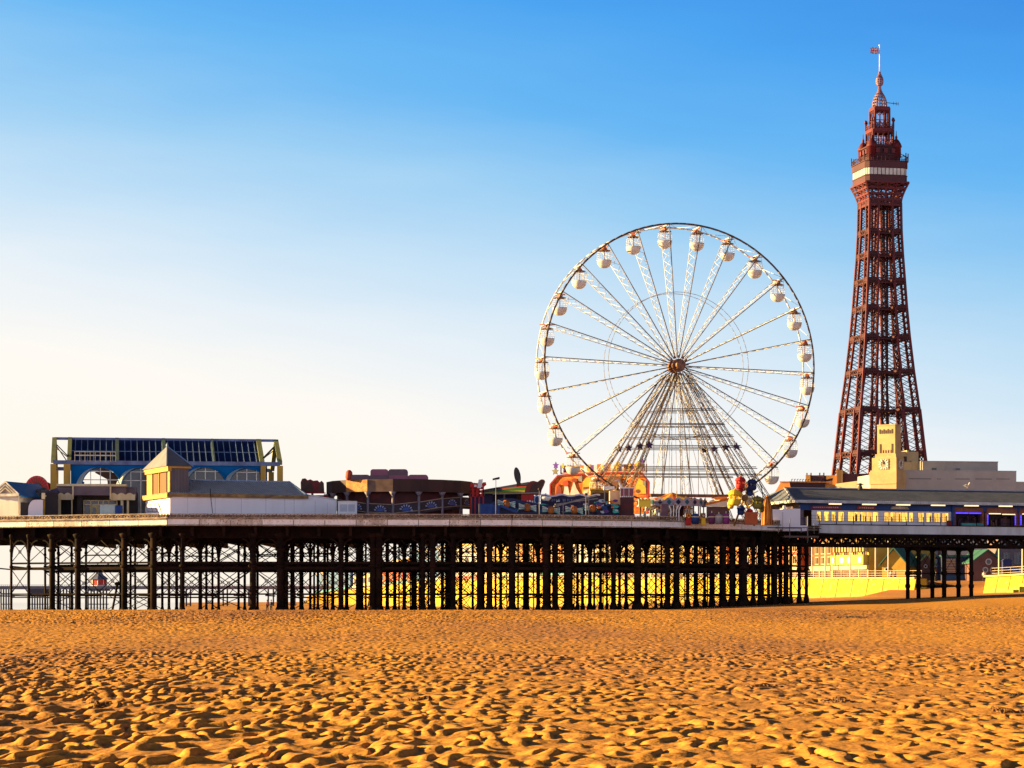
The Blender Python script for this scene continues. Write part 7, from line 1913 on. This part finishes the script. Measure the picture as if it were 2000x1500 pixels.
for a, b, st in groups:
    k = a
    while k <= b:
        for off in (0, 12): m.tube((PX(k, FY + off), FY + off, -2), (PX(k, FY + off), FY + off, PZ(1150, FY)), .28, n=6)
        k += st
    m.bar((PX(a, FY), FY, PZ(1160, FY)), (PX(b, FY), FY, PZ(1160, FY)), .4, .5); m.bar((PX(a, FY), FY, PZ(1180, FY)), (PX(b, FY), FY, PZ(1180, FY)), .25, .3)
    for u in (a, b): m.bar((PX(u, FY), FY, PZ(1160, FY)), (PX(u + (8 if u == b else -8), FY), FY, PZ(1150, FY)), .3, .3)
tag(m.build('legs', FI, fp), kind='stuff')
m = MB(); m.box(PX(55, FY), PX(92, FY), FY - 1, FY + 6, PZ(1164, FY), PZ(1150, FY)); m.box(PX(174, FY), PX(210, FY), FY - 1, FY + 6, PZ(1154, FY), PZ(1150, FY)); m.build('landing_stage', FI, fp)
f_ = FR(191, FY + 2, 0, PZ(1144.5, FY)); t = f_.thing('far_kiosk', 'distant red and white octagonal kiosk with grey lantern roof on the far pier', 'kiosk')
r = f_.x(206) - f_.x(191)
m = MB(); m.lathe([(r, -.1), (r, f_.z(1131))], (0, r, 0), 8, smooth=False); m.build('wall', mat('kiosk_red', (0.48, 0.045, 0.03), (0.36, 0.05, 0.04), scale=.6), t)
m = MB()
for k in range(8):
    a = k * math.pi / 4; m.tube((r * math.cos(a), r + r * math.sin(a), -.1), (r * math.cos(a), r + r * math.sin(a), f_.z(1131)), .14, n=5)
m.lathe([(r * 1.03, -.1), (r * 1.03, .3)], (0, r, 0), 8, smooth=False); m.build('white_frame', WHITEP, t)
m = MB(); m.lathe([(r * 1.30, f_.z(1131.5)), (r * .95, f_.z(1127)), (r * .6, f_.z(1123)), (r * .45, f_.z(1119)), (r * .45, f_.z(1115)), (r * .6, f_.z(1114.5)), (r * .3, f_.z(1111)), (r * .08, f_.z(1108)), (0.05, f_.z(1103))], (0, r, 0), 8, smooth=False); m.build('roof', mat('kiosk_lead', (0.12, 0.14, 0.22), (0.09, 0.10, 0.18)), t)
# leaning timber, seaweed, debris on the sand
m = MB(); Y = 268.0; m.tube((PX(215, Y), Y, -.6), (PX(228, Y), Y + .4, PZ(1142, Y)), .12, n=8); m.lathe([(.05, -.2), (.28, -.1), (.28, .15), (.1, .25)], (PX(228, Y), Y + .4, PZ(1141, Y)), 8); single('leaning_pole', 'dark leaning pole with knobbed top standing among the left pier legs', 'pole', m, IRON)
def weed(px, py, w, label, seed, nst=26, dk=False):
    Y = 1.45 * F / (py - HZ); 
    for _ in range(4): Y = (CAMH - float(fine(np.array([PX(px, Y)]), np.array([Y]))[0])) * F / (py - HZ)
    x0 = PX(px, Y); rnd = random.Random(seed); m = MB(); s_ = Y / F
    for k in range(nst):
        u = rnd.gauss(0, .32) * w * s_; v = rnd.gauss(0, .5) * w * s_; a = rnd.uniform(0, 6.28); L_ = rnd.uniform(.15, .5) * w * s_; pts = []
        for q in range(5):
            xx, yy = x0 + u + L_ * (q / 4 - .5) * math.cos(a) + rnd.uniform(-1, 1) * .05 * w * s_, Y + v + L_ * (q / 4 - .5) * math.sin(a) * 1.5
            zg_ = float(fine(np.array([xx]), np.array([yy]))[0]); pts.append(Vector((xx - x0, yy - Y, zg_ + rnd.uniform(.0, .03 + .03 * w * s_))))
        m.pipe(pts, rnd.uniform(.006, .014) * (1 + w * s_), 5)
    o = m.build('seaweed', mat('weed_dark', (0.03, 0.017, 0.010), (0.06, 0.03, 0.012)) if dk else mat('weed_brown', (0.20, 0.085, 0.018), (0.10, 0.04, 0.012), scale=8), None, (x0, Y, 0)); tag(o, label, 'seaweed', 'seaweed clumps on the sand')
weed(1667, 1213, 40, 'dark line of seaweed on the distant sand below the neck legs', 1, 40, True)
weed(1490, 1342, 46, 'clump of brown seaweed on the sand right of centre', 2)
weed(1625, 1369, 50, 'two strands of brown seaweed right of the largest clump', 3)
weed(1985, 1362, 36, 'dark seaweed clump at the right edge of the sand', 4, 30, True)
weed(1962, 1388, 40, 'brown seaweed scrap just below the right edge clump', 5)
weed(200, 1381, 36, 'brown seaweed scrap on the left foreground sand', 6)
weed(820, 1368, 34, 'thin brown seaweed scrap on the sand near the middle', 7)
weed(505, 1369, 22, 'small dark seaweed scrap among left ripples', 8, 12, True)
